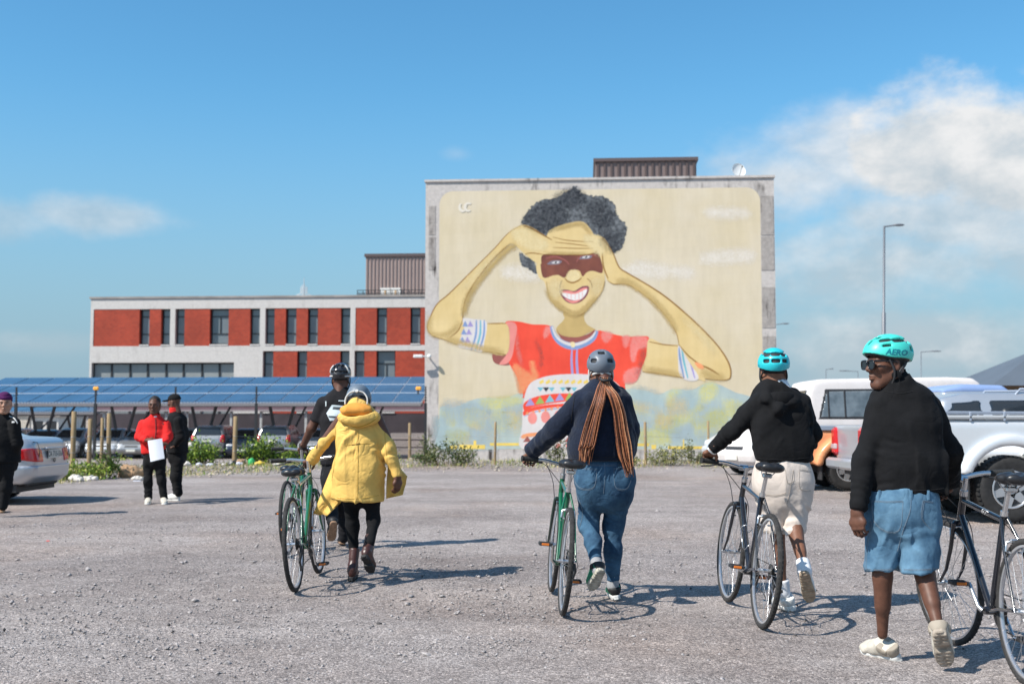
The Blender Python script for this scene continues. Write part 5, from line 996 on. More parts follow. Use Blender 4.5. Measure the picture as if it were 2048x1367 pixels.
# parked under the carport, noses in and out
gp = 'cars parked under the solar carport'
PC_ = Plane(500, 59.5)
c0 = make_car('hatch', C_SILVER, 'silver hatchback nose out between two pale fence posts', PC_.pt(PC_.to(228, 880)[0], -.62), -pi / 2, .055, group=gp)
c1 = make_car('sedan', C_DBLUE, 'dark blue car parked under the left end of the carport', PC_.pt(PC_.to(92, 880)[0], -.62), -pi / 2, .06, group=gp)
c2 = make_car('suv', C_GREY, 'grey estate with dark rear window parked tail out left of the tan post', PC_.pt(PC_.to(436, 880)[0], -.62), pi / 2, .06, group=gp)
def recolour(c, mat):
    for ch in c.children:
        if ch.name.split('.')[0] in ('body', 'bumper', 'mirror', 'door_handle'):
            for ms in ch.material_slots: ms.link = 'OBJECT'; ms.material = mat
for src, px, rz, mat, lab in ((c0, 152, -pi / 2, C_SILVER, 'silver blue hatchback nose out right of the dark blue car'), (c0, 383, -pi / 2, C_WHITE, 'white car behind the white trainers man, nose out'), (c0, 500, -pi / 2, C_DBLUE, 'dark car right of the tan post under the carport'), (c2, 563, pi / 2, C_GREY, 'grey wagon right of the green shrub under the carport'), (c1, 292, -pi / 2, C_GREY, 'dark grey car behind the red jacket'), (c0, 640, -pi / 2, C_SILVER, 'silver car hidden behind the black tee cyclist'), (c2, 712, -pi / 2, C_DBLUE, 'dark car behind the yellow coat'), (c0, 20, -pi / 2, C_SILVER, 'silver car behind the woman with purple headwrap')):
    c = copy_tree(src); c.location = PC_.pt(PC_.to(px, 880)[0], -.62); c.rotation_euler.z = rz; tag(c, lab, 'car', gp); recolour(c, mat)
# ---------------------------------------------------------------- pickups
def pickup(label, loc, rz, mat, lift, xr, wheel_r, canopy=None, rails=False, h=.03, flare=None, hw=.92, zbed=1.08, cabh=.66, roofc=None, tl=.40, cx=0.):
    """xr: tail overhang behind the rear axle; rear axle at x = 0"""
    t = thing('pickup_truck', label, 'pickup', loc, rz); L = lift; zb = zbed + L; wb = 3.05; zs = .42 + L
    lo = [(-xr, zs + .08), (-xr - .02, zb), (1.15, zb), (1.25, zb), (2.9, zb - .02), (3.75, zb - .10), (4.0, zb - .3), (4.02, zs + .05), (3.6, zs - .05), (1, zs), (-xr + .1, zs)]
    up = [(1.15 + cx, zb - .05), (1.18 + cx, zb + cabh - .08), (1.5 + cx, zb + cabh), (2.2 + cx, zb + cabh - .02), (3.0 + cx, zb - .05)]; flr = wheel_r + .16
    def fld(P):
        X, Y, Z = P.T; y = np.abs(Y); wdt = hw - .10 * np.clip((X - 3.) / 1., 0, 1) ** 2 - .05 * np.clip((zs + .2 - Z) / .3, 0, 1)
        d = si(s_poly(X, Z, lo), y - wdt, .10); d = su(d, si(s_poly(X, Z, up), y - (hw - .08 - (Z - zb).clip(0) * .22), .1), .04)
        # load bed
        d = ss(d, s_box(P, ((1.08 + cx - xr) / 2, 0, zb + .1), ((1.08 + cx + xr) / 2 - .06, hw - .09, .52)), .02)
        for xw in (0., wb):
            r = np.sqrt((X - xw) ** 2 + (Z - wheel_r) ** 2); ring = np.sqrt((np.maximum(np.abs(r - wheel_r - .16) - .05, 0)) ** 2 + np.maximum(np.abs(y - hw + .0) - .05, 0) ** 2) - .035
            d = su(d, np.maximum(ring, zs - .02 - Z), .05); d = ss(d, np.maximum(r - flr + .04, (hw - .42) - y), .02)
        return d
    v, f = nets(fld, (-xr - .1, -hw - .15, .2), (4.1, hw + .15, zb + .75), h, 4); obj('body', mesh('body', smooth_mesh(v, f, 2), f, mat, True), t)
    if flare:
        for xw in (0., wb):
            for s_ in (-1, 1): patch('wheel_arch', t, fld, lambda P: np.maximum(np.abs(np.sqrt((P[:, 0] - xw) ** 2 + (P[:, 2] - wheel_r) ** 2) - wheel_r - .17) - .07, hw - .12 - P[:, 1] * s_), (xw - 1, .6 if s_ > 0 else -hw - .15, .3), (xw + 1, hw + .15 if s_ > 0 else -.6, wheel_r * 2 + .5), h, flare, .012)
    for w in ([(1.28 + cx, zb + .06), (1.30 + cx, zb + .5), (2.0 + cx, zb + .5), (2.08 + cx, zb + .06)], [(2.15 + cx, zb + .06), (2.06 + cx, zb + .5), (2.3 + cx, zb + .5), (2.75 + cx, zb + .06)]):
        for s_ in (-1, 1): patch('side_window', t, fld, lambda P: np.maximum(s_poly(P[:, 0], P[:, 2], w), .3 - P[:, 1] * s_), (1.2 + cx, .4 if s_ > 0 else -hw, zb), (2.8 + cx, hw if s_ > 0 else -.4, zb + .6), h * .7, CARGLASS)
    e = [(3.05 + cx, zb + .02), (2.3 + cx, zb + .6), (2.0 + cx, zb + .55), (2.6 + cx, zb + .02)]; patch('windscreen', t, fld, lambda P: np.maximum(s_poly(P[:, 0], P[:, 2], e), np.abs(P[:, 1]) - .68), (2. + cx, -.8, zb), (3.1 + cx, .8, zb + .65), h, CARGLASS)
    for s_ in (-1, 1):
        mb = MB(); mb.box((-xr + .03, s_ * (hw - .11), zb - .28), (.20, .24, tl), None, .05); lt = mb.build('tail_light', LAMP_R, t); mb = MB(); mb.box((-xr + .02, s_ * (hw - .105), zb - .37), (.20, .24, tl * .3), None, .04); mb.build('reverse_lens', M('lens_pale', (.42, .34, .34), rough=.2), lt)
        mb = MB(); mb.box((3.98, s_ * (hw - .24), zb - .28), (.14, .34, .2), None, .05); mb.build('headlight', LAMP_W, t)
        for xw in (0., wb): add_wheel(t, xw, s_ * (hw - .12), wheel_r, .27, .56, 6, s_)
        mb = MB(); mb.box((-wheel_r - .10, s_ * (hw - .15), wheel_r + .02), (.03, .26, .42), None, .008); mb.build('mud_flap', PLASTIC, t)
        mb = MB(); mb.box((1.6, s_ * (hw + .01), zb - .14), (.18, .035, .035), None, .01); mb.build('door_handle', mat, t)
        if rails:
            mb = MB(); mb.tube([(-xr + .05, s_ * (hw - .03), zb + .085), (1.05, s_ * (hw - .03), zb + .075)], .012, 8)
            for x in np.arange(-xr + .1, 1.06, .42): mb.box((x, s_ * (hw + .0), zb + .03), (.03, .02, .11), None, .006)
            mb.build('bed_rail', ALU, t)
            mb = MB(); mb.box(((1.05 - xr) / 2, s_ * (hw - .05), zb + .02), (1.05 + xr - .04, .12, .05), None, .015); mb.build('bed_capping', M('capping_grey', (.40, .41, .42), rough=.4), t)
    mb = MB(); mb.box((-xr - .1, 0, zs + .02), (.16, 1.7, .18), None, .04); mb.build('bumper', mat if not canopy else GALV, t); mb = MB(); mb.box((4.05, 0, zs + .08), (.2, 1.75, .26), None, .07); mb.build('bumper', mat, t)
    mb = MB(); mb.box((1.5, 0, zs - .06), (4.4, 1.0, .2)); mb.cyl((0, -.7, wheel_r), (0, .7, wheel_r), .07); mb.build('chassis', PLASTIC, t)
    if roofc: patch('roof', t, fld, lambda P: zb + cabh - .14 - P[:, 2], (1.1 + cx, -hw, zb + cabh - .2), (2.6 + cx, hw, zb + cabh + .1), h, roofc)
    if canopy:
        zc = zb + .92; cu = [(-xr - .05, zb - .0), (-xr + .16, zc - .05), (-xr + .35, zc), (1.9, zc + .04), (2.36, zc + .02), (2.5, zc - .08), (2.5, zb + .66), (2.3, zb + .58), (1.2, zb + .55), (1.2, zb)]
        def cf(P):
            X, Y, Z = P.T; return si(s_poly(X, Z, cu), np.abs(Y) - (hw - .03 - (Z - zb) * .13), .08)
        v, f = nets(cf, (-xr - .1, -hw - .05, zb - .05), (2.6, hw + .05, zc + .1), h, 4); cn = obj('canopy', mesh('canopy', smooth_mesh(v, f, 2), f, canopy, True), t)
        for s_ in (-1, 1):
            w = [(-xr + .28, zb + .20), (-xr + .42, zb + .72), (1.02, zb + .74), (1.08, zb + .20)]; rg = lambda P: np.maximum(s_poly(P[:, 0], P[:, 2], w) - .02, .3 - P[:, 1] * s_); lo_, hi_ = (-xr, .4 if s_ > 0 else -hw, zb), (1.2, hw if s_ > 0 else -.4, zc)
            patch('window_seal', cn, cf, rg, lo_, hi_, h * .5, PLASTIC, .004); patch('side_window', cn, cf, lambda P: np.maximum(s_poly(P[:, 0], P[:, 2], w) + .02, .3 - P[:, 1] * s_), lo_, hi_, h * .5, M('canopy_glass', (.16, .18, .19), rough=.1, spec=.9, var=.5, vs=2.2), .009)
            for x in (-.32, -.02, .55): mb = MB(); mb.box((x, s_ * (hw - .085), zb + .46), (.035, .02, .50), Matrix.Rotation(s_ * .128, 3, 'X'), .004); mb.build('window_bar', PLASTIC, cn)
        patch('rear_window', cn, cf, lambda P: np.maximum(np.maximum(np.abs(P[:, 2] - zb - .5) - .24, np.abs(P[:, 1]) - .60), P[:, 0] + xr - .35), (-xr - .1, -.7, zb + .2), (-xr + .4, .7, zc), h, CARGLASS, .008)
        for s_ in (-1, 1): mb = MB(); mb.box(((1.0 - xr) / 2, s_ * (hw + .002), zb + .03), (1.0 + xr, .03, .09), None, .01); mb.build('trim_strip', M('trim_grey', srgb(140, 150, 164), rough=.5), t)
    return t
pickup('orange pickup with a tall white canopy behind the hooded jacket', (5.30 + .78, 21.75, 0), 0., C_ORANGE, .06, .78, .38, C_WHITE, False, .035, paintcar('paint_orange_pale', srgb(232, 158, 108)), .88, 1.04)
pickup('silver pickup with tall red tail lamp and blue-toned cab roof beside the black jacket', (5.66 + .75, 19.35, 0), 0., C_SILVER, .10, .75, .35, None, False, .035, None, .88, 1.09, .66, C_BLUE, .48, -.62)  # roof patch is coloured blue over the silver cab
def snorkel():
    r = [c for c in bpy.data.objects if c.get('label', '').startswith('orange pickup')][0]; mb = MB(); mb.tube([(2.75, -.86, 1.0), (2.72, -.86, 1.62), (2.7, -.86, 1.70)], .04, 8); mb.box((2.68, -.86, 1.76), (.20, .14, .16), None, .04); mb.build('snorkel', PLASTIC, r)
snorkel()
pickup('silver pickup with large wheel and open load bed at the right edge', (6.13, 15.12, 0), 0., C_SILVERW, .20, 1.0, .415, None, True, .028)
def rails():
    for s_ in (-1, 1):
        mb = MB(); mb.tube([(7.2, 17.15 + s_ * .62, 1.60), (7.3, 17.15 + s_ * .62, 1.71), (8.5, 17.15 + s_ * .62, 1.72), (8.7, 17.15 + s_ * .62, 1.62)], .02, 6)
        o = mb.build('roof_rail', ALU); r = [c for c in bpy.data.objects if c.get('label', '').startswith('silver estate car with roof rails')][0]; o.parent = r; o.matrix_parent_inverse = Matrix.Translation((-8.0, -17.15, 0))
rails()
# ================================================================ bicycles (local: +Y forward, origin at the rear tyre's contact)
CHROME = M('polished_alloy', (.62, .62, .63), rough=.25, metal=.85); STEEL = M('spoke_steel', (.55, .55, .56), rough=.3, metal=.8); RIMM = M('rim_alloy', (.60, .60, .62), rough=.3, metal=.6); BTYRE = M('bike_tyre', (.030, .028, .027), rough=.9, var=.4, vs=30., bump=.5, bs=90., bd=.004)
BGREEN = M('frame_green', srgb(14, 92, 62), rough=.25, coat=.7, spec=.5); BBLACK = M('frame_black', (.012, .014, .02), rough=.22, coat=.8); RUBBER = M('grip_rubber', (.018, .018, .018), rough=.7); SADDLE = M('saddle_vinyl', (.016, .016, .018), rough=.38, spec=.5); REFLO = M('reflector_amber', srgb(206, 112, 40), rough=.3); CABLE = M('cable', (.015, .015, .015), rough=.5); CHAIN = M('chain_dark', (.07, .065, .06), rough=.5, metal=.6)
FORKD = M('fork_dark', (.015, .03, .025), rough=.3, coat=.5)
def wheel(t, c, R_, ax=(1, 0, 0), hubw=.05, rear=False, T=None):
    T = T or (lambda p: p); c = Vector(c); r = .0175; out = []
    def fin(mb, name, mat, par): mb.v = [tuple(T(Vector(v))) for v in mb.v]; return mb.build(name, mat, par)
    mb = MB(); mb.torus(c, ax, R_ - r, r, 64, 10)
    for i in range(72):
        a = 2 * pi * i / 72
        for s_ in (-1, 1):
            aa = a + (.04 if s_ > 0 else 0); q = Vector((s_ * .009, cos(aa) * (R_ - .0035), sin(aa) * (R_ - .0035))); mb.box(c + q, (.006, .009, .004), Matrix.Rotation(aa - pi / 2, 3, 'X'))
    w = fin(mb, 'wheel', BTYRE, t)
    mb = MB(); Rr = R_ - .031; mb.lathe(c, ax, [(Rr - .012, -.009), (Rr - .012, .009), (Rr + .004, .011), (Rr + .004, -.011), (Rr - .012, -.009)], 64); fin(mb, 'rim', RIMM, w)
    mb = MB(); n = 28
    for i in range(n):
        a = 2 * pi * i / n; s_ = 1 if i % 2 else -1; hr = .024; off = .62 * (1 if (i // 2) % 2 else -1)
        mb.cyl(c + Vector((s_ * .026, cos(a + off) * hr, sin(a + off) * hr)), c + Vector((0, cos(a) * (Rr - .011), sin(a) * (Rr - .011))), .0013, n=4, cap=False)
    fin(mb, 'spokes', STEEL, w)
    mb = MB(); mb.cyl(c - Vector((hubw, 0, 0)), c + Vector((hubw, 0, 0)), .013, n=12)
    for s_ in (-1, 1): mb.cyl(c + Vector((s_ * .024, 0, 0)), c + Vector((s_ * .028, 0, 0)), .029, n=16)
    mb.cyl(c - Vector((hubw + .018, 0, 0)), c + Vector((hubw + .018, 0, 0)), .005, n=8); fin(mb, 'hub', CHROME, w)
    return w
def make_bike(label, rear, head_deg, lean_deg, mat, fork, steer_deg=0., bar='flat', crank=20., lugs=None, bottle=False, bar_lift=0., text=None, seat_up=0.):
    t = thing('bicycle', label, 'bicycle', (rear[0], rear[1], 0)); t.rotation_euler = (0, RAD(lean_deg), -RAD(head_deg)); t.rotation_mode = 'XYZ'
    Rw = .347; RA = V(0, 0, Rw); FA = V(0, 1.03, Rw); BB = V(0, .435, .285); ST = V(0, .285, .79); SC_ = V(0, .225, .965 + seat_up); HB = V(0, .872, .71); HT = V(0, .828, .845); ax = (HT - HB).normalized()
    wheel(t, RA, Rw, rear=True)
    # frame
    mb = MB(); mb.cyl(BB, ST, .0145, n=14); mb.cyl(ST - V(0, 0, .035) + V(0, .01, 0), HT - ax * .03, .0145, n=14); mb.cyl(BB, HB + ax * .03, .0165, n=14); mb.cyl(HB, HT, .0185, n=16)
    fr = mb.build('frame', mat, t)
    for s_ in (-1, 1):
        mb = MB(); mb.tube([BB + V(s_ * .02, -.02, 0), V(s_ * .035, .25, .32), V(s_ * .062, .02, Rw)], [.010, .0095, .007], 8); mb.build('chain_stay', mat, fr)
        mb = MB(); mb.tube([ST + V(s_ * .014, 0, -.02), V(s_ * .045, .18, .64), V(s_ * .062, .0, Rw)], [.008, .008, .006], 8); mb.build('seat_stay', mat, fr)
    mb = MB(); mb.cyl(V(-.036, .435, .285), V(.036, .435, .285), .021, n=16); mb.build('bottom_bracket', mat, fr)
    if lugs: mb = MB(); mb.cyl(ST - V(0, -.004, .05), ST + V(0, -.004, .014), .0165, n=12); mb.cyl(ST - V(0, 0, .035) + V(0, .03, 0), ST - V(0, -.10, .02), .0155, n=12); mb.build('seat_lug', lugs, fr)
    # seat
    mb = MB(); mb.cyl(ST + V(0, -.002, -.01), SC_ - V(0, 0, .05), .0128, n=12); mb.cyl(ST + V(0, 0, -.012), ST + V(0, -.004, .012), .019, n=14); mb.build('seat_post', CHROME, t)
    def sf(P):
        d = s_loft(P, [((0, -.135, .005), .07, .028), ((0, -.07, .004), .074, .028), ((0, .0, .0), .045, .024), ((0, .08, .0), .024, .02), ((0, .145, -.006), .018, .014)], (1, 0, 0), (0, 0, 1), .03, 2.2)
        d = ss(d, s_ell(P, (0, -.13, .042), (.016, .09, .022)), .015); return ss(d, s_plane(P, (0, 0, -.03), (0, 0, 1)), .008)
    sd = blob('saddle', sf, [(-.08, -.17, -.05), (.08, .17, .05)], .02, .006, SADDLE, t); sd.location = SC_
    mb = MB()
    for s_ in (-1, 1): mb.tube([V(s_ * .03, -.11, -.02), V(s_ * .022, -.05, -.045), V(s_ * .02, .04, -.045), V(s_ * .008, .11, -.02)], .0035, 6)
    mb.box((0, -.02, -.05), (.06, .045, .03), None, .008); mb.build('saddle_rails', CHROME, sd)
    # front end turns about the steering axis
    Rs = Matrix.Rotation(RAD(steer_deg), 3, ax); T = lambda p: HB + Rs @ (Vector(p) - HB)
    def fin(mb, name, m, par): mb.v = [tuple(T(v)) for v in mb.v]; return mb.build(name, m, par)
    wheel(t, FA, Rw, T=T)
    mb = MB(); cr = HB - ax * .02; mb.box(cr, (.085, .035, .03), None, .01)
    for s_ in (-1, 1): mb.tube([cr + V(s_ * .036, 0, 0), V(s_ * .046, .905, .55), V(s_ * .05, .955, .43), V(s_ * .053, 1.028, Rw + .004)], [.0125, .0115, .009, .007], 10)
    fk = fin(mb, 'fork', fork, t)
    mb = MB()
    for s_ in (-1, 1): mb.cyl(FA + V(s_ * .05, 0, 0), FA + V(s_ * .062, 0, 0), .012, n=10)
    mb.tube([FA + V(-.06, 0, 0), FA + V(-.068, -.01, .03), FA + V(-.07, -.03, .06)], .004, 6); fin(mb, 'quick_release', CHROME, fk)
    mb = MB(); q = HT + ax * (.085 + bar_lift); mb.cyl(HT, HT + ax * .03, .021, n=14); mb.cyl(HT + ax * .028, q + ax * .02, .0135, n=12); mb.cyl(q, q + V(0, .085, .012), .0145, n=12); clamp = q + V(0, .085, .012); mb.cyl(clamp - V(.028, 0, 0), clamp + V(.028, 0, 0), .0215, n=14); st = fin(mb, 'stem', CHROME, t)
    bw = .30
    pts = [clamp + V(x * bw, -.055 * abs(x) ** 1.5, .022 * (1 - cos(min(abs(x), .55) / .55 * pi)) * .5) for x in np.linspace(-1, 1, 17)]
    mb = MB(); mb.tube(pts, .0132, 10); hb = fin(mb, 'handlebar', CHROME, t)
    for s_ in (-1, 1):
        g = [p for p in pts if p.x * s_ > bw * .60]; g = g if s_ > 0 else g[::-1]
        mb = MB(); mb.tube(g + [g[-1] + (g[-1] - g[-2]).normalized() * .006], .0185, 12); mb.cyl(g[-1], g[-1] + (g[-1] - g[-2]).normalized() * .008, .022, n=12)
        for k in range(10): mb.torus(g[0].lerp(g[-1], (k + .5) / 10), (g[-1] - g[0]), .0182, .0018, 14, 5)
        fin(mb, 'grip', RUBBER, hb)
        i0 = g[0]; mb = MB(); mb.box(i0 + V(-s_ * .02, .018, -.012), (.035, .04, .03), None, .008); mb.tube([i0 + V(-s_ * .01, .035, -.015), i0 + V(s_ * .03, .065, -.03), i0 + V(s_ * .10, .06, -.04)], [.007, .006, .005], 8); fin(mb, 'brake_lever', PLASTIC, hb)
    # brakes
    for (c, par, tf) in ((cr + V(0, .03, -.028), fk, T), (V(0, .155, .665), fr, None)):
        mb = MB(); mb.box(c, (.05, .025, .022), None, .006)
        for s_ in (-1, 1): mb.tube([c, c + V(s_ * .04, 0, -.006), c + V(s_ * .044, -.004, -.05)], [.008, .007, .006], 8); mb.box(c + V(s_ * .026, -.004, -.055), (.014, .035, .011), None, .003)
        if tf: mb.v = [tuple(tf(v)) for v in mb.v]
        mb.build('brake', CHROME, par)
    # cables
    mb = MB(); L_ = pts[3]; R_ = pts[-4]
    mb.tube(spline3([T(L_ + V(0, .04, -.02)), T(L_ + V(.05, .12, .0)), T(clamp + V(-.06, .10, -.12)), HB + V(-.035, .06, -.03), T(cr + V(0, .035, .0))], 6), .0026, 6); mb.tube(spline3([T(R_ + V(0, .04, -.02)), T(R_ + V(-.06, .13, -.01)), T(clamp + V(.07, .10, -.14)), HT + V(.022, -.06, -.05), ST + V(.016, .05, -.05), V(.0, .17, .70)], 6), .0026, 6)
    mb.tube(spline3([T(L_ + V(.02, .04, -.02)), T(L_ + V(.09, .11, -.06)), HB + V(.05, .03, .0), HB.lerp(BB, .4) + V(.02, 0, -.01), BB + V(.02, 0, -.03)], 6), .0026, 6); mb.build('cables', CABLE, t)
    # drive train on the right side
    mb = MB(); mb.lathe(BB, (1, 0, 0), [(.052, .042), (.088, .042), (.091, .044), (.088, .046), (.052, .046), (.052, .042)], 40)
    for k in range(5): a = 2 * pi * k / 5; mb.cyl(BB + V(.044, 0, 0), BB + V(.044, cos(a) * .055, sin(a) * .055), .007, n=6)
    mb.build('chainring', CHAIN, t)
    mb = MB()
    for k in range(7): mb.lathe(RA, (1, 0, 0), [(.02, .022 + k * .004), (.046 - k * .0042, .022 + k * .004), (.046 - k * .0042, .0242 + k * .004), (.02, .0242 + k * .004)], 24)
    mb.build('cassette', CHAIN, t)
    mb = MB(); jw = V(.043, -.01, .225); jw2 = V(.043, .02, .165)
    mb.tube([BB + V(.044, 0, .09), RA + V(.036, 0, .035)], .0035, 5); mb.tube([BB + V(.044, 0, -.09), V(.043, .2, .19), jw2 + V(0, .01, -.018), jw2 + V(0, -.018, 0), jw + V(0, .02, 0), RA + V(.036, -.03, -.02)], .0035, 5); mb.build('chain', CHAIN, t)
    mb = MB(); mb.tube([RA + V(.052, .0, -.01), RA + V(.058, -.01, -.06), jw, jw2], [.010, .014, .009, .008], 8); mb.cyl(jw - V(.006, 0, 0), jw + V(.006, 0, 0), .02, n=12); mb.cyl(jw2 - V(.006, 0, 0), jw2 + V(.006, 0, 0), .02, n=12); mb.tube([V(.064, -.01, .29), V(.07, -.09, .33), V(.055, .02, .39)], .0026, 5); mb.build('derailleur', PLASTIC, t)
    for s_ in (-1, 1):
        a = RAD(crank) + (pi if s_ < 0 else 0); dv = V(0, cos(a), -sin(a)); e = BB + V(s_ * .068, 0, 0) + dv * .17
        mb = MB(); mb.tube([BB + V(s_ * .045, 0, 0), BB + V(s_ * .06, 0, 0) + dv * .02, e], [.014, .012, .010], 8); ck = mb.build('crank', CHROME, t)
        pc = e + V(s_ * .055, 0, 0); mb = MB(); mb.cyl(e, e + V(s_ * .10, 0, 0), .006, n=8)
        for dy in (-.037, .037): mb.box(pc + V(0, dy, 0), (.085, .010, .022), None, .003)
        for dx in (-.04, .04): mb.box(pc + V(dx, 0, 0), (.009, .07, .018), None, .003)
        pd = mb.build('pedal', PLASTIC, ck)
        for dy in (-.0445, .0445): mb = MB(); mb.box(pc + V(0, dy, 0), (.05, .007, .015), None, .002); mb.build('pedal_reflector', REFLO, pd)
    if bottle:
        mb = MB(); c0 = BB.lerp(HB, .25); c1 = BB.lerp(HB, .52); off = V(0, -.03, .035)
        for s_ in (-1, 1): mb.tube([c0 + V(s_ * .02, -.01, .02), c0 + off + V(s_ * .038, 0, .0), c1 + off + V(s_ * .038, 0, 0), c1 + V(s_ * .01, -.01, .02)], .003, 6)
        mb.torus(c1 + off, (HB - BB), .038, .003, 20, 6); mb.tube([c0 + V(-.02, -.01, .02), c0 + off * 2.1, c0 + V(.02, -.01, .02)], .003, 6); mb.build('bottle_cage', CHROME, t)
    if text:
        me = text_mesh(text, .034, .0008, .2); a = HT - ax * .03; b = ST - V(0, 0, .035) + V(0, .01, 0); dd = (b - a).normalized(); up = V(1, 0, 0).cross(dd)
        if up.z < 0: up = -up
        o_ = a.lerp(b, .62)
        for v_ in me.vertices: ang = v_.co.y / .0150; v_.co = o_ - dd * (-v_.co.x) + V(-1, 0, 0) * .0150 * cos(ang) + up * .0150 * sin(ang)
        me.materials.append(M('white_decal', (.75, .75, .75), rough=.4)); obj('frame_lettering', me, fr)
    return t
make_bike('green bicycle wheeled by the person in the yellow coat', (-1.588, 8.56), 0., -4.0, BGREEN, BGREEN, 0., crank=62., lugs=CHROME, bar_lift=-.01, seat_up=-.10)
make_bike('green bicycle wheeled by the woman with long braids', (.322, 7.54), -2.0, 5.0, BGREEN, FORKD, 0., crank=50.)
make_bike('black bicycle with silver bottle cage beside the beige shorts', (1.507, 7.07), -1.0, 6.4, BBLACK, BBLACK, 2., crank=14., bottle=True)
make_bike('black bicycle half out of frame at the right edge', (2.435, 5.53), 1.0, 2.0, BBLACK, BBLACK, 11., crank=135., text='SHIFT')
make_bike('bicycle of the man in the black tee, mostly hidden behind the green bicycle', (-2.10, 10.9), 0., -2.0, BGREEN, BGREEN, 0., crank=30., bar_lift=.02, seat_up=-.17)
# ================================================================ people
def frame(fwd, up=(0, 0, 1)):
    f = Vector(fwd).normalized(); u = Vector(up); r = f.cross(u).normalized(); u = r.cross(f); return np.array([r, f, u], np.float32).T     # columns right, fwd, up
def wpt(c, R, p): return Vector(c) + Vector((R @ A(p)).tolist())
def nets_local(fn, lo, hi, h, c, R, it=1):
    v, f = nets(fn, lo, hi, h, 4); v = smooth_mesh(v, f, it) if it else v; return (v @ R.T + A(c)).astype(np.float32), f
def join_mesh(parts):
    vs, fs, n = [], [], 0
    for v, f in parts: vs.append(v); fs.append(f + n); n += len(v)
    return np.concatenate(vs), np.concatenate(fs)
def head_mesh(c, R, k=1., h=.0055, neck=None, nr=.056):
    def fn(P):
        P = P / k
        d = s_ell(P, (0, -.012, .03), (.077, .096, .088)); d = su(d, s_ell(P, (0, .028, -.035), (.062, .066, .086)), .03)
        X = P.copy(); X[:, 0] = np.abs(X[:, 0])
        d = su(d, s_seg(X, (.056, -.012, -.055), (.02, .06, -.108), .022, .021), .03); d = su(d, s_seg(P, (-.012, .066, -.112), (.012, .066, -.112), .019, .019), .02)
        d = su(d, s_ell(X, (.042, .06, -.022), (.026, .026, .02)), .025); d = su(d, s_seg(X, (.008, .084, .016), (.04, .074, .018), .012, .012), .018)
        d = ss(d, s_ell(X, (.031, .100, -.002), (.017, .016, .012)), .014); d = su(d, s_ell(X, (.031, .080, -.003), (.014, .012, .0105)), .006)
        d = su(d, s_seg(P, (0, .090, .008), (0, .112, -.028), .008, .0115), .012); d = su(d, s_ell(X, (.0135, .100, -.034), (.010, .012, .009)), .008)
        d = su(d, s_seg(X, (0, .098, -.062), (.021, .086, -.065), .0085, .005), .006); d = su(d, s_seg(X, (0, .096, -.078), (.018, .086, -.076), .0095, .005), .006)
        d = ss(d, s_seg(X, (0, .108, -.0695), (.024, .092, -.070), .0025, .0018), .004)
        e = s_ell(X, (.080, -.010, -.012), (.010, .022, .033)); e = ss(e, s_ell(X, (.090, -.004, -.010), (.008, .011, .018)), .006); d = su(d, e, .008)
        d = su(d, s_seg(P, (0, -.03, -.06), (0, -.05, -.17), nr, nr * 1.05), .04)
        return d * k
    return nets_local(fn, A((-.1, -.125, -.17)) * k, A((.1, .135, .13)) * k, h * k, c, R)
def hand_mesh(wrist, fwd, back, thumb=1, curl=.4, k=1., h=.0042, spread=.0, tc=.5):
    """fwd: towards the knuckles; back: normal of the back of the hand; thumb: +1 when the thumb is on the right of fwd seen from the back"""
    R = frame(fwd, back); segs = []
    for i, (x, L) in enumerate(((.031, .070), (.0105, .079), (-.0105, .073), (-.031, .057))):
        x *= thumb; p = np.array([x, .088 - abs(i - 1.2) * .005, -.001]); ang = 0.; ax = spread * (1.5 - i) * thumb
        for j, fr in enumerate((.46, .31, .23)):
            ang += curl * (.75, 1.15, .85)[j] * (1 + .06 * i); q = p + L * fr * np.array([sin(ax), cos(ang) * cos(ax), -sin(ang)]); segs.append((p, q, .0096 - j * .0009 - (i == 3) * .001, .0088 - j * .0010 - (i == 3) * .001)); p = q
    t0 = np.array([.024 * thumb, .022, -.006]); a = tc; t1 = t0 + .042 * np.array([thumb * .62, .70, -.34 - a * .3]); t2 = t1 + .032 * np.array([thumb * (.35 - a * .55), .85, -.30 - a * .35]); t3 = t2 + .024 * np.array([thumb * (.1 - a * .7), .85, -.25 - a * .3])
    def fn(P):
        P = P / k
        d = s_loft(P, [((0, -.05, 0), .026, .021), ((0, .0, 0), .028, .02), ((0, .05, 0), .040, .0165), ((0, .084, 0), .041, .0125)], (1, 0, 0), (0, 0, 1), .02, 2.6)
        d = su(d, s_ell(P, (.018 * thumb, .035, -.012), (.018, .03, .014)), .012)
        for (p, q, a_, b_) in segs: d = su(d, s_seg(P, p, q, a_, b_), .003)
        d = su(d, s_seg(P, t0, t1, .0145, .011), .012); d = su(d, s_seg(P, t1, t2, .0108, .0095), .005); d = su(d, s_seg(P, t2, t3, .0095, .0075), .004)
        return d * k
    return nets_local(fn, A((-.075, -.07, -.11)) * k, A((.075, .20, .06)) * k, h * k, wrist, R, 1)
def folds(P, amp, s=9., seed=0., st=(1, 1, .55)):
    Q = P * A(st); Q = Q + .05 * np.stack([vnoise(P, 5., seed), vnoise(P, 5., seed + 7), vnoise(P, 5., seed + 13)], 1)
    n = vnoise(Q, s, seed); m = vnoise(Q, s * 2.3, seed + 3); return amp * (np.abs(n) * 2.6 - .26 + np.abs(m) * .9 - .09)
def diag(P, amp, seed=0.):
    x, y, z = P.T; w = vnoise(P, 3., seed + 1) * .25; sg = np.where(x > np.median(x), 1., -1.) * .55
    Q = np.stack([(x * .75 + z * sg + w) * 11., y * 6., (z * .75 - x * sg + w) * 3.2], 1).astype(np.float32); n = vnoise(Q, 1., seed); return amp * (1 - np.minimum(np.abs(n) * 7., 1)) * np.clip(vnoise(P, 5., seed + 9) * 4 + .6, 0, 1)
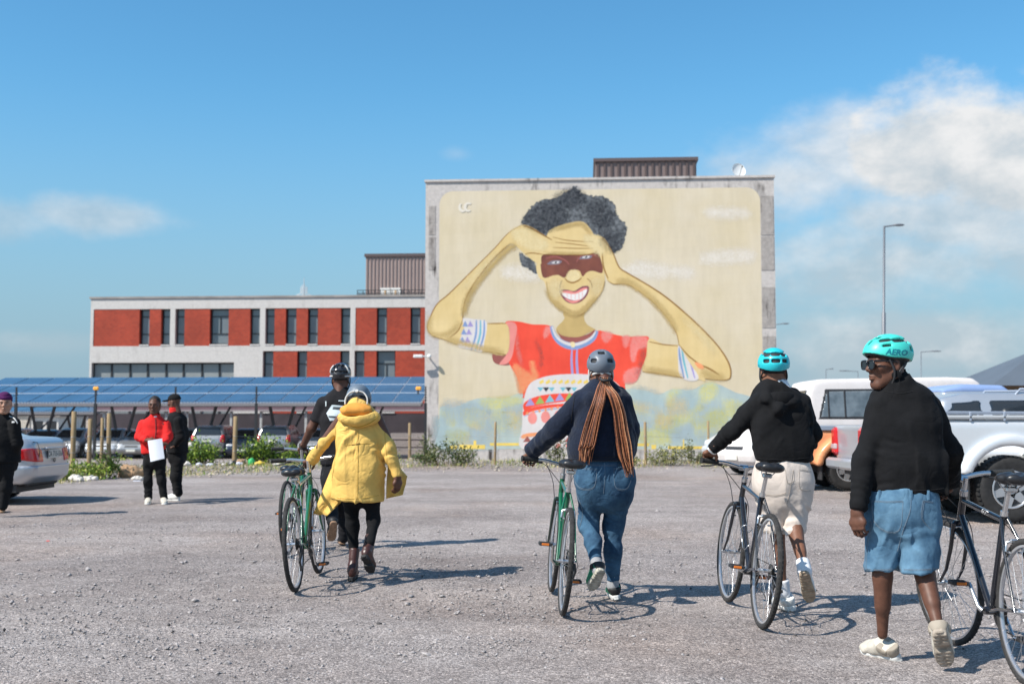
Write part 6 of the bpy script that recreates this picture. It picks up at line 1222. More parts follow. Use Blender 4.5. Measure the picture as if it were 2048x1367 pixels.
def rings(P, a, b, amp, lam, seed=0., lo=0., hi=1.):
    a = A(a); b = A(b); ab = b - a; L = np.linalg.norm(ab); t = (P - a) @ ab / (L * L); w = np.clip((t - lo) * 8, 0, 1) * np.clip((hi - t) * 8, 0, 1)
    near = np.linalg.norm((P - a) - np.clip(t, 0, 1)[:, None] * ab, axis=1) < .16
    return amp * np.sin(2 * pi * t * L / lam + 10 * vnoise(P, 9., seed) + 9 * vnoise(P, 4., seed + 2)) * w * near * np.clip(vnoise(P, 13., seed + 5) * 3 + .4, 0, 1)
SKIN_D = M('skin_dark', (.115, .050, .031), rough=.52, spec=.35, var=.18, vs=30., bump=.15, bs=400., bd=.001); SKIN_M = M('skin_brown', (.19, .085, .050), rough=.52, spec=.35, var=.15, vs=30., bump=.15, bs=400., bd=.001); SKIN_L = M('skin_tan', (.36, .19, .125), rough=.45, spec=.4, var=.15, vs=30., bump=.15, bs=400., bd=.001)
HAIRB = M('hair_black', (.010, .008, .008), rough=.75, bump=.8, bs=140., bd=.006)
def cloth(name, col, var=.12, bump=.25, bs=500., rough=.92, sheen=.0, vs=14., vcol=None, b2=.2, bd2=.012, bs2=16., rg=.16, rgs=5., rgd=.03): return M(name, col, rough=rough, var=var, vs=vs, bump=bump, bs=bs, bd=.0015, sheen=sheen, spec=.25, vcol=vcol, bump2=b2, bs2=bs2, bd2=bd2, ridge=rg, rs=rgs, rd=rgd)
BLACKC = cloth('cotton_black', (.0065, .0065, .0075), .25); BLACKT = cloth('tracksuit_black', (.008, .008, .009), .2); NAVYF = cloth('fleece_navy', (.006, .011, .026), .3, .9, 160., sheen=.15, b2=.6, bs2=45., bd2=.010, rg=.06)
DENIM = cloth('denim_blue', (.050, .115, .185), .2, .5, 700., vs=7., vcol=(.014, .040, .082), rg=.26, rgs=8.); DENIML = cloth('denim_light', (.105, .20, .285), .2, .5, 700., vs=8., vcol=(.045, .108, .18), rg=.28); BEIGE = cloth('twill_beige', (.60, .52, .46), .06, .3, 600.); YEL = cloth('raincoat_yellow', (.70, .44, .115), .06, .2, 300., .75, b2=.3, bs2=11., bd2=.02, rg=.34, rgs=4.5, rgd=.045); ORAL = cloth('lining_orange', (.70, .30, .055), .08, .2, 300., .8); REDJ = cloth('jacket_red', (.66, .022, .020), .1); LEGG = cloth('leggings_black', (.006, .006, .007), .2); WHITEC = cloth('cotton_white', (.70, .71, .74), .05); BLUEC = cloth('print_blue', (.10, .36, .66), .1)
STITCH = M('stitch', (.16, .21, .26), rough=.9); STITCHB = M('stitch_beige', (.42, .36, .30), rough=.9)
WHITES = M('shoe_white', (.68, .67, .64), rough=.6, var=.08, bump=.2, bs=200.); CREAMS = M('shoe_cream', (.56, .51, .43), rough=.65, var=.15, vs=20., bump=.25, bs=160.); GUM = M('sole_gum', (.30, .18, .11), rough=.8, var=.3, vs=40., bump=.5, bs=70., bd=.004); SOLEW = M('sole_white', (.66, .65, .62), rough=.7, var=.1); SOLEG = M('sole_grey', (.30, .25, .20), rough=.85, var=.4, vs=30., bump=.6, bs=60., bd=.006); BOOT = M('boot_leather', (.060, .022, .017), rough=.38, spec=.5, var=.3, vs=12., bump=.25, bs=60.); SOLEB = M('sole_black', (.018, .017, .017), rough=.7, bump=.5, bs=60., bd=.005); GRNS = M('shoe_green', (.012, .22, .115), rough=.55); BLKS = M('shoe_black', (.015, .015, .016), rough=.6); TANS = M('shoe_tan', (.48, .30, .17), rough=.7)
def add(t, name, vf, mat, smooth=True, par=None):
    o = obj(name, mesh(name, vf[0] - A(t.location), vf[1], mat, smooth), par or t); return o
def sdfpart(t, name, fn, pts, pad, h, mat, par=None, it=1):
    lo, hi = bounds(pts, pad); v, f = nets(fn, lo, hi, h, 4); v = smooth_mesh(v, f, it) if it else v; return add(t, name, (v, f), mat, True, par)
def bvh_of(o):
    me = o.data; r = o
    while r.parent: r = r.parent
    off = Vector(r.location); return BVHTree.FromPolygons([v.co + off for v in me.vertices], [tuple(p.vertices) for p in me.polygons])
def cast(b, px, py):
    h = b.ray_cast(V(0, 0, CAMH), ray(px, py)); return (h[0], h[1]) if h[0] is not None else (None, None)
def seam(t, par, b, pts, r, mat, name='seam', lift=.001, k=6, n=5):
    q = smoothpoly(pts, False, k); P = []
    for x, y in q:
        p, nn = cast(b, x, y)
        if p is not None: P.append(p + nn * lift)
    if len(P) > 2: mb = MB(); mb.tube(P, r, n); return mb.build(name, mat, par, t.location)
def decal(t, par, b, poly, mat, name, lift=.002, step=3.):
    """flat print laid on a garment: polygon of photo points draped on the surface"""
    xs = [p[0] for p in poly]; ys = [p[1] for p in poly]; mb = MB(); P2 = [Vector((x, y, 0)) for x, y in poly]
    tri = geo.tessellate_polygon([P2])
    for i, j, k in tri:
        A_, B_, C_ = (Vector((*poly[q], 0)) for q in (i, j, k)); n = max(1, int(max((A_ - B_).length, (B_ - C_).length, (A_ - C_).length) / step)); idx = {}
        for a in range(n + 1):
            for c in range(n + 1 - a):
                q = A_ + (B_ - A_) * a / n + (C_ - A_) * c / n; p, nn = cast(b, q.x, q.y)
                if p is None: continue
                idx[(a, c)] = len(mb.v); mb.v.append(tuple(p + (nn if nn.dot(ray(q.x, q.y)) < 0 else -nn) * lift))
        for a in range(n):
            for c in range(n - a):
                for tr in (((a, c), (a + 1, c), (a, c + 1)), ((a + 1, c), (a + 1, c + 1), (a, c + 1))):
                    if all(q in idx for q in tr): mb.f.append(tuple(idx[q] for q in tr)); mb.sm.append(True)
    if mb.f: return mb.build(name, mat, par, t.location)
def person(label, root): t = thing('person', label, 'person', root); return t
def body_core(pz, k=1., h=.011, arm=(.045, .036, .028), leg=(.06, .042, .032), calf=False):
    """one continuous trunk with limbs; clothes sit outside it"""
    g = pz
    def fn(P):
        d = s_loft(P, [(g['neck'], .055, .055), (g['chest'], .14, .085), (g['pel'], .135, .09)], g['lat'], g['dep'], .03, 2.2)
        for s_ in 'LR':
            d = su(d, s_chain(P, [g['s' + s_], g['e' + s_], g['w' + s_]], arm, .03), .04); d = su(d, s_chain(P, [g['h' + s_], g['k' + s_], g['a' + s_]], leg, .03), .05)
            if calf: K = Vector(g['k' + s_]); An = Vector(g['a' + s_]); ax = (An - K); bk = -Vector(g['fwd']); c = K + ax * .30 + bk * .018; d = su(d, s_seg(P, K + ax * .12 + bk * .008, K + ax * .52 + bk * .012, leg[1] * .78, leg[1] * .70), .03)
        return d
    pts = [g[q] for q in ('neck', 'chest', 'pel', 'sL', 'sR', 'eL', 'eR', 'wL', 'wR', 'hL', 'hR', 'kL', 'kR', 'aL', 'aR')]; lo, hi = bounds(pts, .14); v, f = nets(fn, lo, hi, h, 4); return smooth_mesh(v, f, 1), f
def shoe(t, heel, toe, ankle, up_mat, sole_mat, kind='trainer', w=.046, h=.007, lift_side=None, accent=None):
    heel = Vector(heel); toe = Vector(toe); y = (toe - heel); L = y.length; y.normalize(); z = (Vector(ankle) - heel); z = (z - y * z.dot(y)).normalized(); x = y.cross(z); R = np.array([x, y, z], np.float32).T; k = L / .28; ank = R.T @ (A(ankle) - A(heel))
    ol = [(-.030, .012), (-.034, .06), (-.034, .12), (-.043, .19), (-.038, .245), (-.018, .277), (.012, .28), (.036, .25), (.044, .20), (.036, .12), (.034, .06), (.030, .012), (.014, -.004), (-.014, -.004)]; ol = [(a * w / .046, b * k) for a, b in ol]; th = {'trainer': .034, 'flat': .026, 'boot': .034, 'chunky': .040}[kind]
    def sole(P):
        d = si(s_poly(P[:, 0], P[:, 1], ol), np.abs(P[:, 2] - th / 2) - th / 2, .008)
        if kind == 'boot': d = ss(d, s_box(P, (0, .10 * k, 0), (.06, .03, .014)), .004)
        if kind in ('boot', 'chunky', 'trainer'): d = d + .0035 * np.sin(P[:, 1] * 2 * pi / .022) * (P[:, 2] < .012) * (np.abs(P[:, 0]) < .035)
        if kind == 'chunky': d = ss(d, s_seg(P, (0, .02, -.004), (0, .26 * k, -.004), .008, .008), .006); d = ss(d, s_seg(P, (-.05, .125 * k, -.006), (.05, .125 * k, -.006), .02, .02), .006)
        return d
    def upper(P):
        s_ = w / .046; d = s_loft(P, [((0, .032 * k, th + .03), .032 * s_, .045), ((0, .09 * k, th + .035), .035 * s_, .05), ((0, .15 * k, th + .022), .040 * s_, .036), ((0, .215 * k, th + .012), .040 * s_, .026), ((0, .255 * k, th + .006), .028 * s_, .018)], (1, 0, 0), (0, 0, 1), .02, 2.3)
        top = (ank[0], ank[1], ank[2] + (.06 if kind == 'boot' else .0)); d = su(d, s_seg(P, (0, .05 * k, th + .05), top, .042 * s_, .047 * s_ if kind == 'boot' else .040 * s_), .03)
        if kind == 'boot': d = np.maximum(d, s_plane(P, (ank[0], ank[1], ank[2] + .07), (0, 0, 1))) + .002 * np.sin(P[:, 2] * 90 + 6 * vnoise(P, 20.)) * (np.abs(P[:, 2] - .12) < .05)
        else: d = np.maximum(d, s_plane(P, (0, .05, th + .058), (0, -.30, 1)))
        if kind == 'chunky': d = d + .004 * np.abs(vnoise(P, 45., 3.)) - .001
        return np.maximum(d, th * .8 - P[:, 2])
    hi = A((.07, .31 * k, max(.2, ank[2] + .14))); lo = A((-.07, -.04, -.01))
    o = add(t, 'boot' if kind == 'boot' else 'shoe', nets_local(upper, lo, hi, h, heel, R), up_mat); sl = add(t, 'sole', nets_local(sole, lo, A((.07, .31 * k, .06)), h * .8, heel, R), sole_mat, True, o)
    if accent:
        def acc(P): return np.maximum(np.maximum(upper(P) - .004, s_box(P, (0, .06 * k, th + .04), (.08, .035 * k, .02), np.array(Matrix.Rotation(.5, 3, 'X'), np.float32))), -(np.abs(P[:, 0]) - .012))
        add(t, 'shoe_panel', nets_local(acc, lo, hi, h * .7, heel, R), accent, True, o)
        def acc2(P): return np.maximum(upper(P) - .003, P[:, 1] - .022 * k)
        add(t, 'heel_tab', nets_local(acc2, lo, hi, h * .7, heel, R), accent, True, o)
    if kind in ('trainer', 'chunky', 'flat'):
        for i in range(4):
            yy = (.115 + .022 * i) * k; mb = MB(); zz = th + .075 - i * .011; mb.tube([wpt(heel, R, (-.024, yy, zz - .008)), wpt(heel, R, (0, yy + .004, zz)), wpt(heel, R, (.024, yy, zz - .008))], .003, 5); mb.build('lace', WHITES if up_mat is not WHITES else SOLEW, o, t.location)
    return o, R
def helmet(t, c, R, mat, vents, k=1., r=(.103, .136, .108), rim=-.012, visor=False, liner=None, strap=None, tail=.02, ridge=0., h=.0046):
    """c: head centre; vents: list of (azimuth from front deg, elevation deg, half az, half el)"""
    r = A(r) * k; c0 = np.array([0, -.016 * k, .050 * k], np.float32); liner = liner or PLASTIC; strap = strap or PLASTIC
    def edge(P): return rim + .018 * (P[:, 1] / .13) - .035 * np.clip(-P[:, 1] / .13, 0, 1) ** 2 * (1 if tail else 0) + .012 * np.cos(np.arctan2(P[:, 0], P[:, 1]) * 2)
    def ang(P): q = (P - c0) / r; return np.degrees(np.arctan2(q[:, 0], q[:, 1])), np.degrees(np.arctan2(q[:, 2], np.sqrt(q[:, 0] ** 2 + q[:, 1] ** 2)))
    def outer(P):
        d = s_ell(P, c0, r)
        if ridge: az, el = ang(P); d = d - ridge * (np.cos(np.radians(az) * 5) * .5 + .5) * np.clip(el / 40, 0, 1)
        if visor: d = su(d, s_ell(P, c0 + A((0, r[1] * .86, -.028)), (.062, .045, .012)), .02)
        return d
    def shell(P):
        d = ss(outer(P), s_ell(P, c0, r - .017), .006); d = np.maximum(d, edge(P) - (P[:, 2] - c0[2]) - .0)
        az, el = ang(P)
        for (a0, e0, ha, he) in vents:
            for a in ({a0, -a0} if abs(a0) not in (0, 180) else {a0}):
                da = (az - a + 180) % 360 - 180; ce = np.cos(np.radians(np.clip(el, -70, 70))); u = np.abs(da) * ce / ha; v_ = np.abs(el - e0) / he; g = ((u ** 4 + v_ ** 4) ** .25 - 1) * min(ha, he) * .0019
                d = ss(d, g, .005)
        return d
    lo = c0 - r - .03; hi = c0 + r + .03
    o = add(t, 'helmet', nets_local(shell, lo, hi, h, c, R), mat)
    def lin(P): return np.maximum(ss(s_ell(P, c0, r - .013), s_ell(P, c0, r - .030), .004), edge(P) - (P[:, 2] - c0[2]) - .012)
    add(t, 'liner', nets_local(lin, lo, hi, h * 1.3, c, R), liner, True, o)
    for s_ in (-1, 1):
        mb = MB(); mb.tube(spline3([wpt(c, R, (s_ * .085 * k, .03, .02)), wpt(c, R, (s_ * .088 * k, .012, -.05)), wpt(c, R, (s_ * .060 * k, .022, -.11)), wpt(c, R, (s_ * .012 * k, .050, -.138))], 5), .0055, 6); mb.tube(spline3([wpt(c, R, (s_ * .075 * k, -.075, .0)), wpt(c, R, (s_ * .086 * k, -.02, -.045)), wpt(c, R, (s_ * .070 * k, .016, -.092))], 5), .005, 6); mb.build('chin_strap', strap, o, t.location)
    return o
def top(t, g, name, secs, arms, mat, h=.009, amp=.007, seed=1., hem=None, fs=8., k_arm=.016, ring=.004, extra=None, sleeve=True, p=2.4, lam=.055, hemtilt=(0, 0)):
    def fn(P):
        d = s_loft(P, secs, g['lat'], g['dep'], .05, p)
        if hem is not None: d = si(d, s_plane(P, (secs[-1][0].x, secs[-1][0].y, hem), (hemtilt[0], hemtilt[1], -1)), .015)
        rg = np.zeros(len(P), np.float32)
        for ch in arms:
            pts = [q[0] for q in ch]; e = s_chain(P, pts, [q[1] for q in ch], .03)
            if sleeve: ax = (Vector(pts[-1]) - Vector(pts[-2])).normalized(); e = si(e, s_plane(P, pts[-1], ax), .01)
            d = su(d, e, k_arm)
            if len(pts) > 2: rg += rings(P, pts[-2], pts[-1], ring, lam * .8, seed, .05, 1.05) + rings(P, pts[-3], pts[-2], ring * .7, lam, seed + 2, .45, 1.1)
        if extra: d = extra(P, d)
        return d + folds(P, amp, fs, seed) + rg - diag(P, amp * .9, seed + 20)
    pts = [q[0] for q in secs] + [q[0] for ch in arms for q in ch]; return sdfpart(t, name, fn, pts, .25, h, mat)
def bottom(t, g, name, secs, legs, mat, h=.009, amp=.006, seed=2., cut=None, fs=8., ring=.003, kb=.03, extra=None, lam=.06, rlo=.1):
    """legs: chains of (point, radius); cut: list of (point, normal) one for each leg"""
    def fn(P):
        d = s_loft(P, secs, g['lat'], g['dep'], .05, 2.3); d = si(d, s_plane(P, secs[0][0] + V(0, 0, .01), (0, 0, 1)), .01); rg = np.zeros(len(P), np.float32); L_ = None
        for i, ch in enumerate(legs):
            e = s_chain(P, [q[0] for q in ch], [q[1] for q in ch], .05)
            if cut: e = si(e, s_plane(P, cut[i][0], cut[i][1]), .008)
            L_ = e if L_ is None else su(L_, e, .005)
            for a, b in zip(ch[:-1], ch[1:]): rg += rings(P, a[0], b[0], ring, lam, seed + i, rlo, 1.)
        d = su(d, L_, kb)
        if extra: d = extra(P, d)
        return d + folds(P, amp, fs, seed) + rg - diag(P, amp * .9, seed + 30)
    pts = [q[0] for q in secs] + [q[0] for ch in legs for q in ch]; return sdfpart(t, name, fn, pts, .2, h, mat)
def mkpose(lat=(1, 0, 0), fwd=(0, 1, 0), **k): k['lat'] = Vector(lat).normalized(); k['fwd'] = Vector(fwd).normalized(); k['dep'] = k['fwd']; return k
BACKV = [(180, 36, 17, 9), (180, 8, 17, 7), (140, 34, 13, 9), (142, 8, 13, 7), (104, 40, 16, 8), (60, 45, 14, 7), (65, 25, 11, 4), (0, 45, 10, 12), (25, 62, 9, 8)]
# ---------------------------------------------------------------- man in black jacket, denim shorts and teal helmet
def man_jacket():
    d = 6.05; t = person('man in black jacket, blue denim shorts and teal helmet looking left', G(1800, 1308)); J = lambda x, y, dd=0.: W(x, y, d + dd)
    g = mkpose((1, -.1, 0), (.1, 1, 0), neck=J(1793, 772), chest=J(1806, 850), pel=J(1806, 1010), sL=J(1756, 815, -.02), sR=J(1860, 815, .02), eL=J(1729, 918, -.03), eR=J(1900, 905, .05), wL=J(1714, 1015, -.07), wR=J(1899, 962, .25), hL=J(1772, 1035), hR=J(1840, 1035, -.02), kL=J(1765, 1150, 0), kR=J(1850, 1150, -.07), aL=J(1765, 1268, .06), aR=J(1877, 1255, -.25))
    R = frame((-.965, -.22, -.03), (.03, 0, 1)); hc = J(1773, 727, -.01)
    parts = [body_core(g, leg=(.068, .047, .027), calf=True), head_mesh(hc, R, 1.0, .0046), hand_mesh(J(1714, 1024, -.07), (.02, -.12, -1), (-.75, -.6, 0), 1, .62, .97, .0032), hand_mesh(J(1898, 966, .27), (-.25, .75, -.5), (.2, .45, .85), -1, .95, 1.0)]
    v, f = join_mesh(parts); add(t, 'body', (v, f), SKIN_D)
    # jacket
    secs = [(J(1797, 772, -.01), .082, .08), (J(1803, 800), .155, .100), (J(1807, 850), .184, .125), (J(1812, 920), .194, .135), (J(1818, 1015), .202, .142)]
    def ex(P, dd): return su(dd, np.maximum(s_seg(P, J(1797, 778, -.02), J(1793, 757, -.025), .086, .074), -s_seg(P, J(1797, 778, -.02), J(1791, 740, -.03), .068, .062)), .012)
    jk = top(t, g, 'jacket', secs, [[(J(1760, 814, -.02), .066), (J(1731, 915, -.03), .060), (J(1714, 1021, -.07), .048)], [(J(1857, 814, .02), .066), (J(1898, 900, .05), .062), (J(1901, 964, .24), .050)]], BLACKC, .0078, .013, 4., hem=J(1816, 986).z, fs=6.5, ring=.004, extra=ex)
    b = bvh_of(jk); M('stitch_black', (.009, .009, .010), rough=.9); seam(t, jk, b, [(1742, 979), (1790, 981), (1850, 980), (1888, 976)], .0016, MATS['stitch_black']); seam(t, jk, b, [(1770, 782), (1800, 786), (1826, 782)], .0016, MATS['stitch_black'])
    # shorts
    hz = J(1800, 1142).z
    sh = bottom(t, g, 'denim_shorts', [(J(1807, 978), .170, .125), (J(1806, 1012), .182, .142), (J(1806, 1040), .178, .140)], [[(J(1768, 1036), .092), (J(1760, 1150), .088)], [(J(1841, 1036, -.02), .098), (J(1837, 1150, -.06), .107)]], DENIML, .0078, .013, 6., [(J(1760, 1141), (.10, 0, -1)), (J(1838, 1142, -.05), (.06, 0, -1))], fs=7., ring=.004, lam=.09)
    b = bvh_of(sh); 
    for pts in ([(1744, 1000), (1775, 1002), (1806, 1001)], [(1744, 1000), (1748, 1040), (1775, 1062), (1800, 1055), (1806, 1001)], [(1846, 1000), (1866, 1003)], [(1846, 1000), (1843, 1035), (1862, 1058)], [(1822, 992), (1820, 1020), (1806, 1060), (1795, 1100)], [(1728, 1136), (1760, 1138), (1792, 1136)], [(1798, 1137), (1840, 1138), (1876, 1135)], [(1742, 1040), (1732, 1100), (1730, 1136)]):
        for o_ in (0, 2.6): seam(t, sh, b, [(x + (o_ if abs(pts[0][0] - pts[-1][0]) < 20 else 0), y + o_ * .8) for x, y in pts], .0011, STITCH, 'pocket_seam')
    mb = MB()
    for x in (1760, 1822, 1856):
        p, n_ = cast(b, x, 990)
        if p: mb.box(p + n_ * .003, (.014, .006, .05), None, .002)
    mb.build('belt_loop', DENIML, sh, t.location)
    # shoes
    shoe(t, (2.022, 6.09, .0), (1.905, 6.335, 0.), g['aL'], CREAMS, SOLEW, 'chunky', .047, accent=M('shoe_mesh', (.34, .29, .23), rough=.8)); shoe(t, J(1879, 1266, -.335), J(1893, 1334, -.23), J(1876, 1240, -.22), CREAMS, SOLEG, 'chunky', .05, accent=MATS['shoe_mesh'])
    # helmet, glasses
    teal = M('helmet_teal', srgb(70, 206, 190), rough=.42, spec=.5, coat=.15)
    hm = helmet(t, hc, frame((-.96, -.22, -.10), (-.08, 0, 1)), teal, BACKV, 1., (.104, .138, .106), -.012)
    b = bvh_of(hm); me = text_mesh('AERO', 17., .45, .22); tm = M('lettering_blue', srgb(16, 116, 134), rough=.4)
    P_ = []; okv = True; RAYD = ray(1794, 705)
    bm = bmesh.new(); bm.from_mesh(me); bmesh.ops.triangulate(bm, faces=bm.faces[:]); bmesh.ops.subdivide_edges(bm, edges=bm.edges[:], cuts=2, use_grid_fill=True)
    for v_ in bm.verts:
        q = v_.co; p, n_ = cast(b, 1793 + q.x * .98 , 704.5 - q.y * .93 + q.x * .07); v_.co = (p + n_ * .0012 - Vector(t.location)) if p is not None else Vector((0, 0, 0)); v_.tag = p is None
    bmesh.ops.delete(bm, geom=[v_ for v_ in bm.verts if v_.tag], context='VERTS'); bm.to_mesh(me); bm.free(); me.materials.append(tm); obj('lettering', me, hm)
    bk = M('glasses_black', (.008, .008, .009), rough=.18, spec=.6)
    gl = MB(); Rm = Matrix([list(r_) for r_ in R.tolist()])
    def rect(c, w_, h_, rr=.010, n=20): return [(c[0] + w_ * .5 * np.sign(cos(a)) * abs(cos(a)) ** .6, c[1], c[2] + h_ * .5 * np.sign(sin(a)) * abs(sin(a)) ** .6 - (.003 if sin(a) < 0 else 0) * 0) for a in [2 * pi * i / n for i in range(n)]]
    for s_ in (-1, 1):
        c_ = (s_ * .034, .109, -.004); gl.tube([wpt(hc, R, q) for q in rect(c_, .058, .046)], .0042, 6, closed=True)
        gl.tube([wpt(hc, R, q) for q in ((s_ * .064, .106, .014), (s_ * .078, .085, .013), (s_ * .083, .02, .010), (s_ * .084, -.012, .004))], [.0065, .005, .0045, .004], 6)
    gl.tube([wpt(hc, R, q) for q in ((-.012, .112, .004), (0, .115, .006), (.012, .112, .004))], .004, 6); go = gl.build('sunglasses', bk, t, t.location)
    for s_ in (-1, 1):
        ln = MB(); q = [wpt(hc, R, p) for p in rect((s_ * .034, .1095, -.004), .056, .044)]; ln.add(q, [tuple(range(len(q)))]); ln.add([p - Vector((R @ A((0, .003, 0))).tolist()) for p in q], [tuple(range(len(q)))[::-1]]); ln.build('lens', M('lens_dark', (.006, .007, .008), rough=.05, spec=.9), go, t.location)
    # white shirt at the throat, hair under the helmet
    sdfpart(t, 'hair', lambda P: np.maximum(s_ell((P - A(hc)) @ R, (0, -.016, .03), (.081, .1, .09)), -.035 - ((P - A(hc)) @ R)[:, 2] + np.clip(((P - A(hc)) @ R)[:, 1], -.02, .1) * .9), [hc], .13, .006, HAIRB)
man_jacket()
# ---------------------------------------------------------------- man in black hooded jacket and beige shorts
def man_hoodie():
    d = 7.7; t = person('man in black hooded jacket, beige shorts and teal helmet wheeling a bicycle', G(1570, 1212)); J = lambda x, y, dd=0.: W(x, y, d + dd)
    g = mkpose(neck=J(1548, 775), chest=J(1556, 840), pel=J(1566, 950), sL=J(1516, 806, -.02), sR=J(1602, 806, .0), eL=J(1462, 862, .05), eR=J(1627, 868, .02), wL=J(1426, 897, .15), wR=J(1602, 905, .25), hL=J(1540, 985), hR=J(1594, 985), kL=J(1555, 1068, .02), kR=J(1592, 1068, -.10), aL=J(1566, 1175, .06), aR=J(1608, 1135, -.30))
    R = frame((.12, .99, -.06)); hc = J(1547, 742, .02)
    parts = [body_core(g, leg=(.068, .043, .027), calf=True), head_mesh(hc, R, .98, .0055), hand_mesh(J(1425, 899, .155), (-.25, .80, -.50), (-.05, .50, .86), 1, 1.0, .96, .0035), hand_mesh(g['wR'], (-.5, .8, -.2), (.3, .5, .8), -1, .7)]
    add(t, 'body', join_mesh(parts), SKIN_M)
    secs = [(J(1548, 780), .082, .08), (J(1552, 800), .150, .105), (J(1558, 842), .186, .13), (J(1565, 890), .190, .14), (J(1566, 950), .176, .132)]
    def ex(P, dd): return su(dd, s_chain(P, [J(1528, 777, -.02), J(1536, 798, -.10), J(1558, 818, -.135), J(1582, 806, -.10), J(1588, 785, -.02)], [.030, .034, .032, .032, .028], .03), .02)
    jk = top(t, g, 'hooded_jacket', secs, [[(J(1518, 808, -.02), .072), (J(1464, 863, .05), .060), (J(1424, 898, .155), .045)], [(J(1600, 808, .0), .072), (J(1627, 868, .02), .062), (J(1604, 905, .25), .05)]], BLACKC, .0082, .014, 14., hem=J(1566, 924).z, fs=6.5, ring=.006, extra=ex, lam=.065)
    b = bvh_of(jk); sb = MATS['stitch_black']; seam(t, jk, b, [(1512, 915), (1565, 919), (1620, 914)], .0016, sb); pass
    sdfpart(t, 'hood', lambda P: ss(s_ell(P, J(1559, 797, -.085), (.105, .07, .075)) + folds(P, .004, 9., 3.), s_ell(P, J(1559, 784, -.085), (.075, .045, .07)), .015), [J(1559, 797, -.085)], .14, .008, BLACKC, jk)
    col = sdfpart(t, 't_shirt', lambda P: np.maximum(s_seg(P, J(1560, 786, -.02), J(1556, 772, -.01), .086, .072), -s_seg(P, J(1560, 786, -.02), J(1552, 755, .0), .060, .060)), [J(1558, 778, -.015)], .11, .007, WHITEC)
    b = bvh_of(col)
    for pl in ([(1560, 776), (1572, 774), (1580, 782), (1568, 785)], [(1545, 776), (1552, 778), (1548, 783)], [(1576, 779), (1584, 778), (1584, 786)]): decal(t, col, b, pl, BLUEC, 'blue_print', .002, 3.)
    hmz = J(1566, 933).z; sdfpart(t, 't_shirt_hem', lambda P: si(s_loft(P, [(J(1566, 905), .178, .128), (J(1566, 940), .184, .136)], g['lat'], g['dep'], .02, 2.3) + folds(P, .004, 10., 5.), s_plane(P, (0, 0, hmz), (.06, 0, -1)), .005), [J(1566, 920)], .22, .009, WHITEC, col)
    hz = J(1566, 1066).z
    sh = bottom(t, g, 'shorts', [(J(1566, 922), .172, .125), (J(1566, 962), .190, .145), (J(1567, 990), .184, .138)], [[(J(1542, 988), .090), (J(1546, 1075, .0), .080)], [(J(1592, 988), .090), (J(1590, 1075, -.08), .070)]], BEIGE, .0082, .011, 9., [((0, 7.7, hz), (.0, 0, -1)), ((0, 7.6, hz), (0, 0, -1))], fs=7., ring=.004, lam=.08)
    b = bvh_of(sh)
    for pts in ([(1512, 938), (1540, 940), (1571, 938)], [(1571, 938), (1574, 962), (1582, 965), (1588, 958), (1587, 938)], [(1599, 938), (1622, 941)], [(1599, 938), (1600, 975), (1622, 980)], [(1586, 940), (1580, 980), (1573, 1010)], [(1522, 1060), (1548, 1062), (1570, 1060)], [(1576, 1061), (1608, 1060)], [(1514, 985), (1550, 990), (1572, 985)]):
        for o_ in (0, 2.2): seam(t, sh, b, [(x, y + o_) for x, y in pts], .0010, STITCHB, 'pocket_seam')
    for (a, k, nm) in ((g['aL'], g['kL'], 0), (g['aR'], g['kR'], 1)):
        a = Vector(a); ax = (Vector(k) - a).normalized(); q0 = a - ax * .03; q1 = a + ax * .055; so_ = sdfpart(t, 'sock', lambda P: si(s_seg(P, q0, q1, .045, .045), s_plane(P, q1, ax), .006) + .002 * np.sin((P @ A(ax)) * 500) * 0, [q0, q1], .07, .006, WHITEC)
        if nm == 0: bb = bvh_of(so_); decal(t, so_, bb, [(1560, 1180), (1565, 1178), (1566, 1184), (1561, 1186)], BLKS, 'sock_mark', .0015, 2.)
    shoe(t, (1.862, 7.71, 0.), (1.795, 7.975, 0.), g['aL'], WHITES, SOLEW, 'trainer', .046, accent=SOLEW); shoe(t, J(1608, 1146, -.38), J(1621, 1205, -.26), J(1606, 1126, -.28), WHITES, M('sole_tan', (.36, .27, .19), rough=.8, var=.3, vs=40., bump=.5, bs=60., bd=.004), 'trainer', .047)
    teal = M('helmet_cyan', srgb(36, 186, 196), rough=.42, coat=.15); hm = helmet(t, hc, frame((.10, .99, .02)), teal, BACKV, 1.0, (.106, .138, .108), -.012)
    b = bvh_of(hm); me = text_mesh('O', 13., .6); bm = bmesh.new(); bm.from_mesh(me)
    for v_ in bm.verts: p, n_ = cast(b, 1516.5 + v_.co.x * .45, 733 - v_.co.y); v_.tag = p is None; v_.co = (p + n_ * .0012 - Vector(t.location)) if p is not None else v_.co
    bmesh.ops.delete(bm, geom=[v_ for v_ in bm.verts if v_.tag], context='VERTS'); bm.to_mesh(me); bm.free(); me.materials.append(MATS['lettering_blue']); obj('lettering', me, hm)
    mb = MB(); w0 = Vector(g['wL']); axw = (w0 - Vector(g['eL'])).normalized(); mb.torus(w0 + axw * .012, axw, .034, .008, 24, 8); wt = mb.build('wristwatch', M('watch_steel', (.6, .6, .6), rough=.3, metal=.6), t, t.location)
    sdfpart(t, 'hair', lambda P: np.maximum(s_ell((P - A(hc)) @ R, (0, -.014, .03), (.080, .099, .09)), -.042 - ((P - A(hc)) @ R)[:, 2] + np.clip(((P - A(hc)) @ R)[:, 1], -.02, .1) * .9), [hc], .13, .007, HAIRB)
man_hoodie()
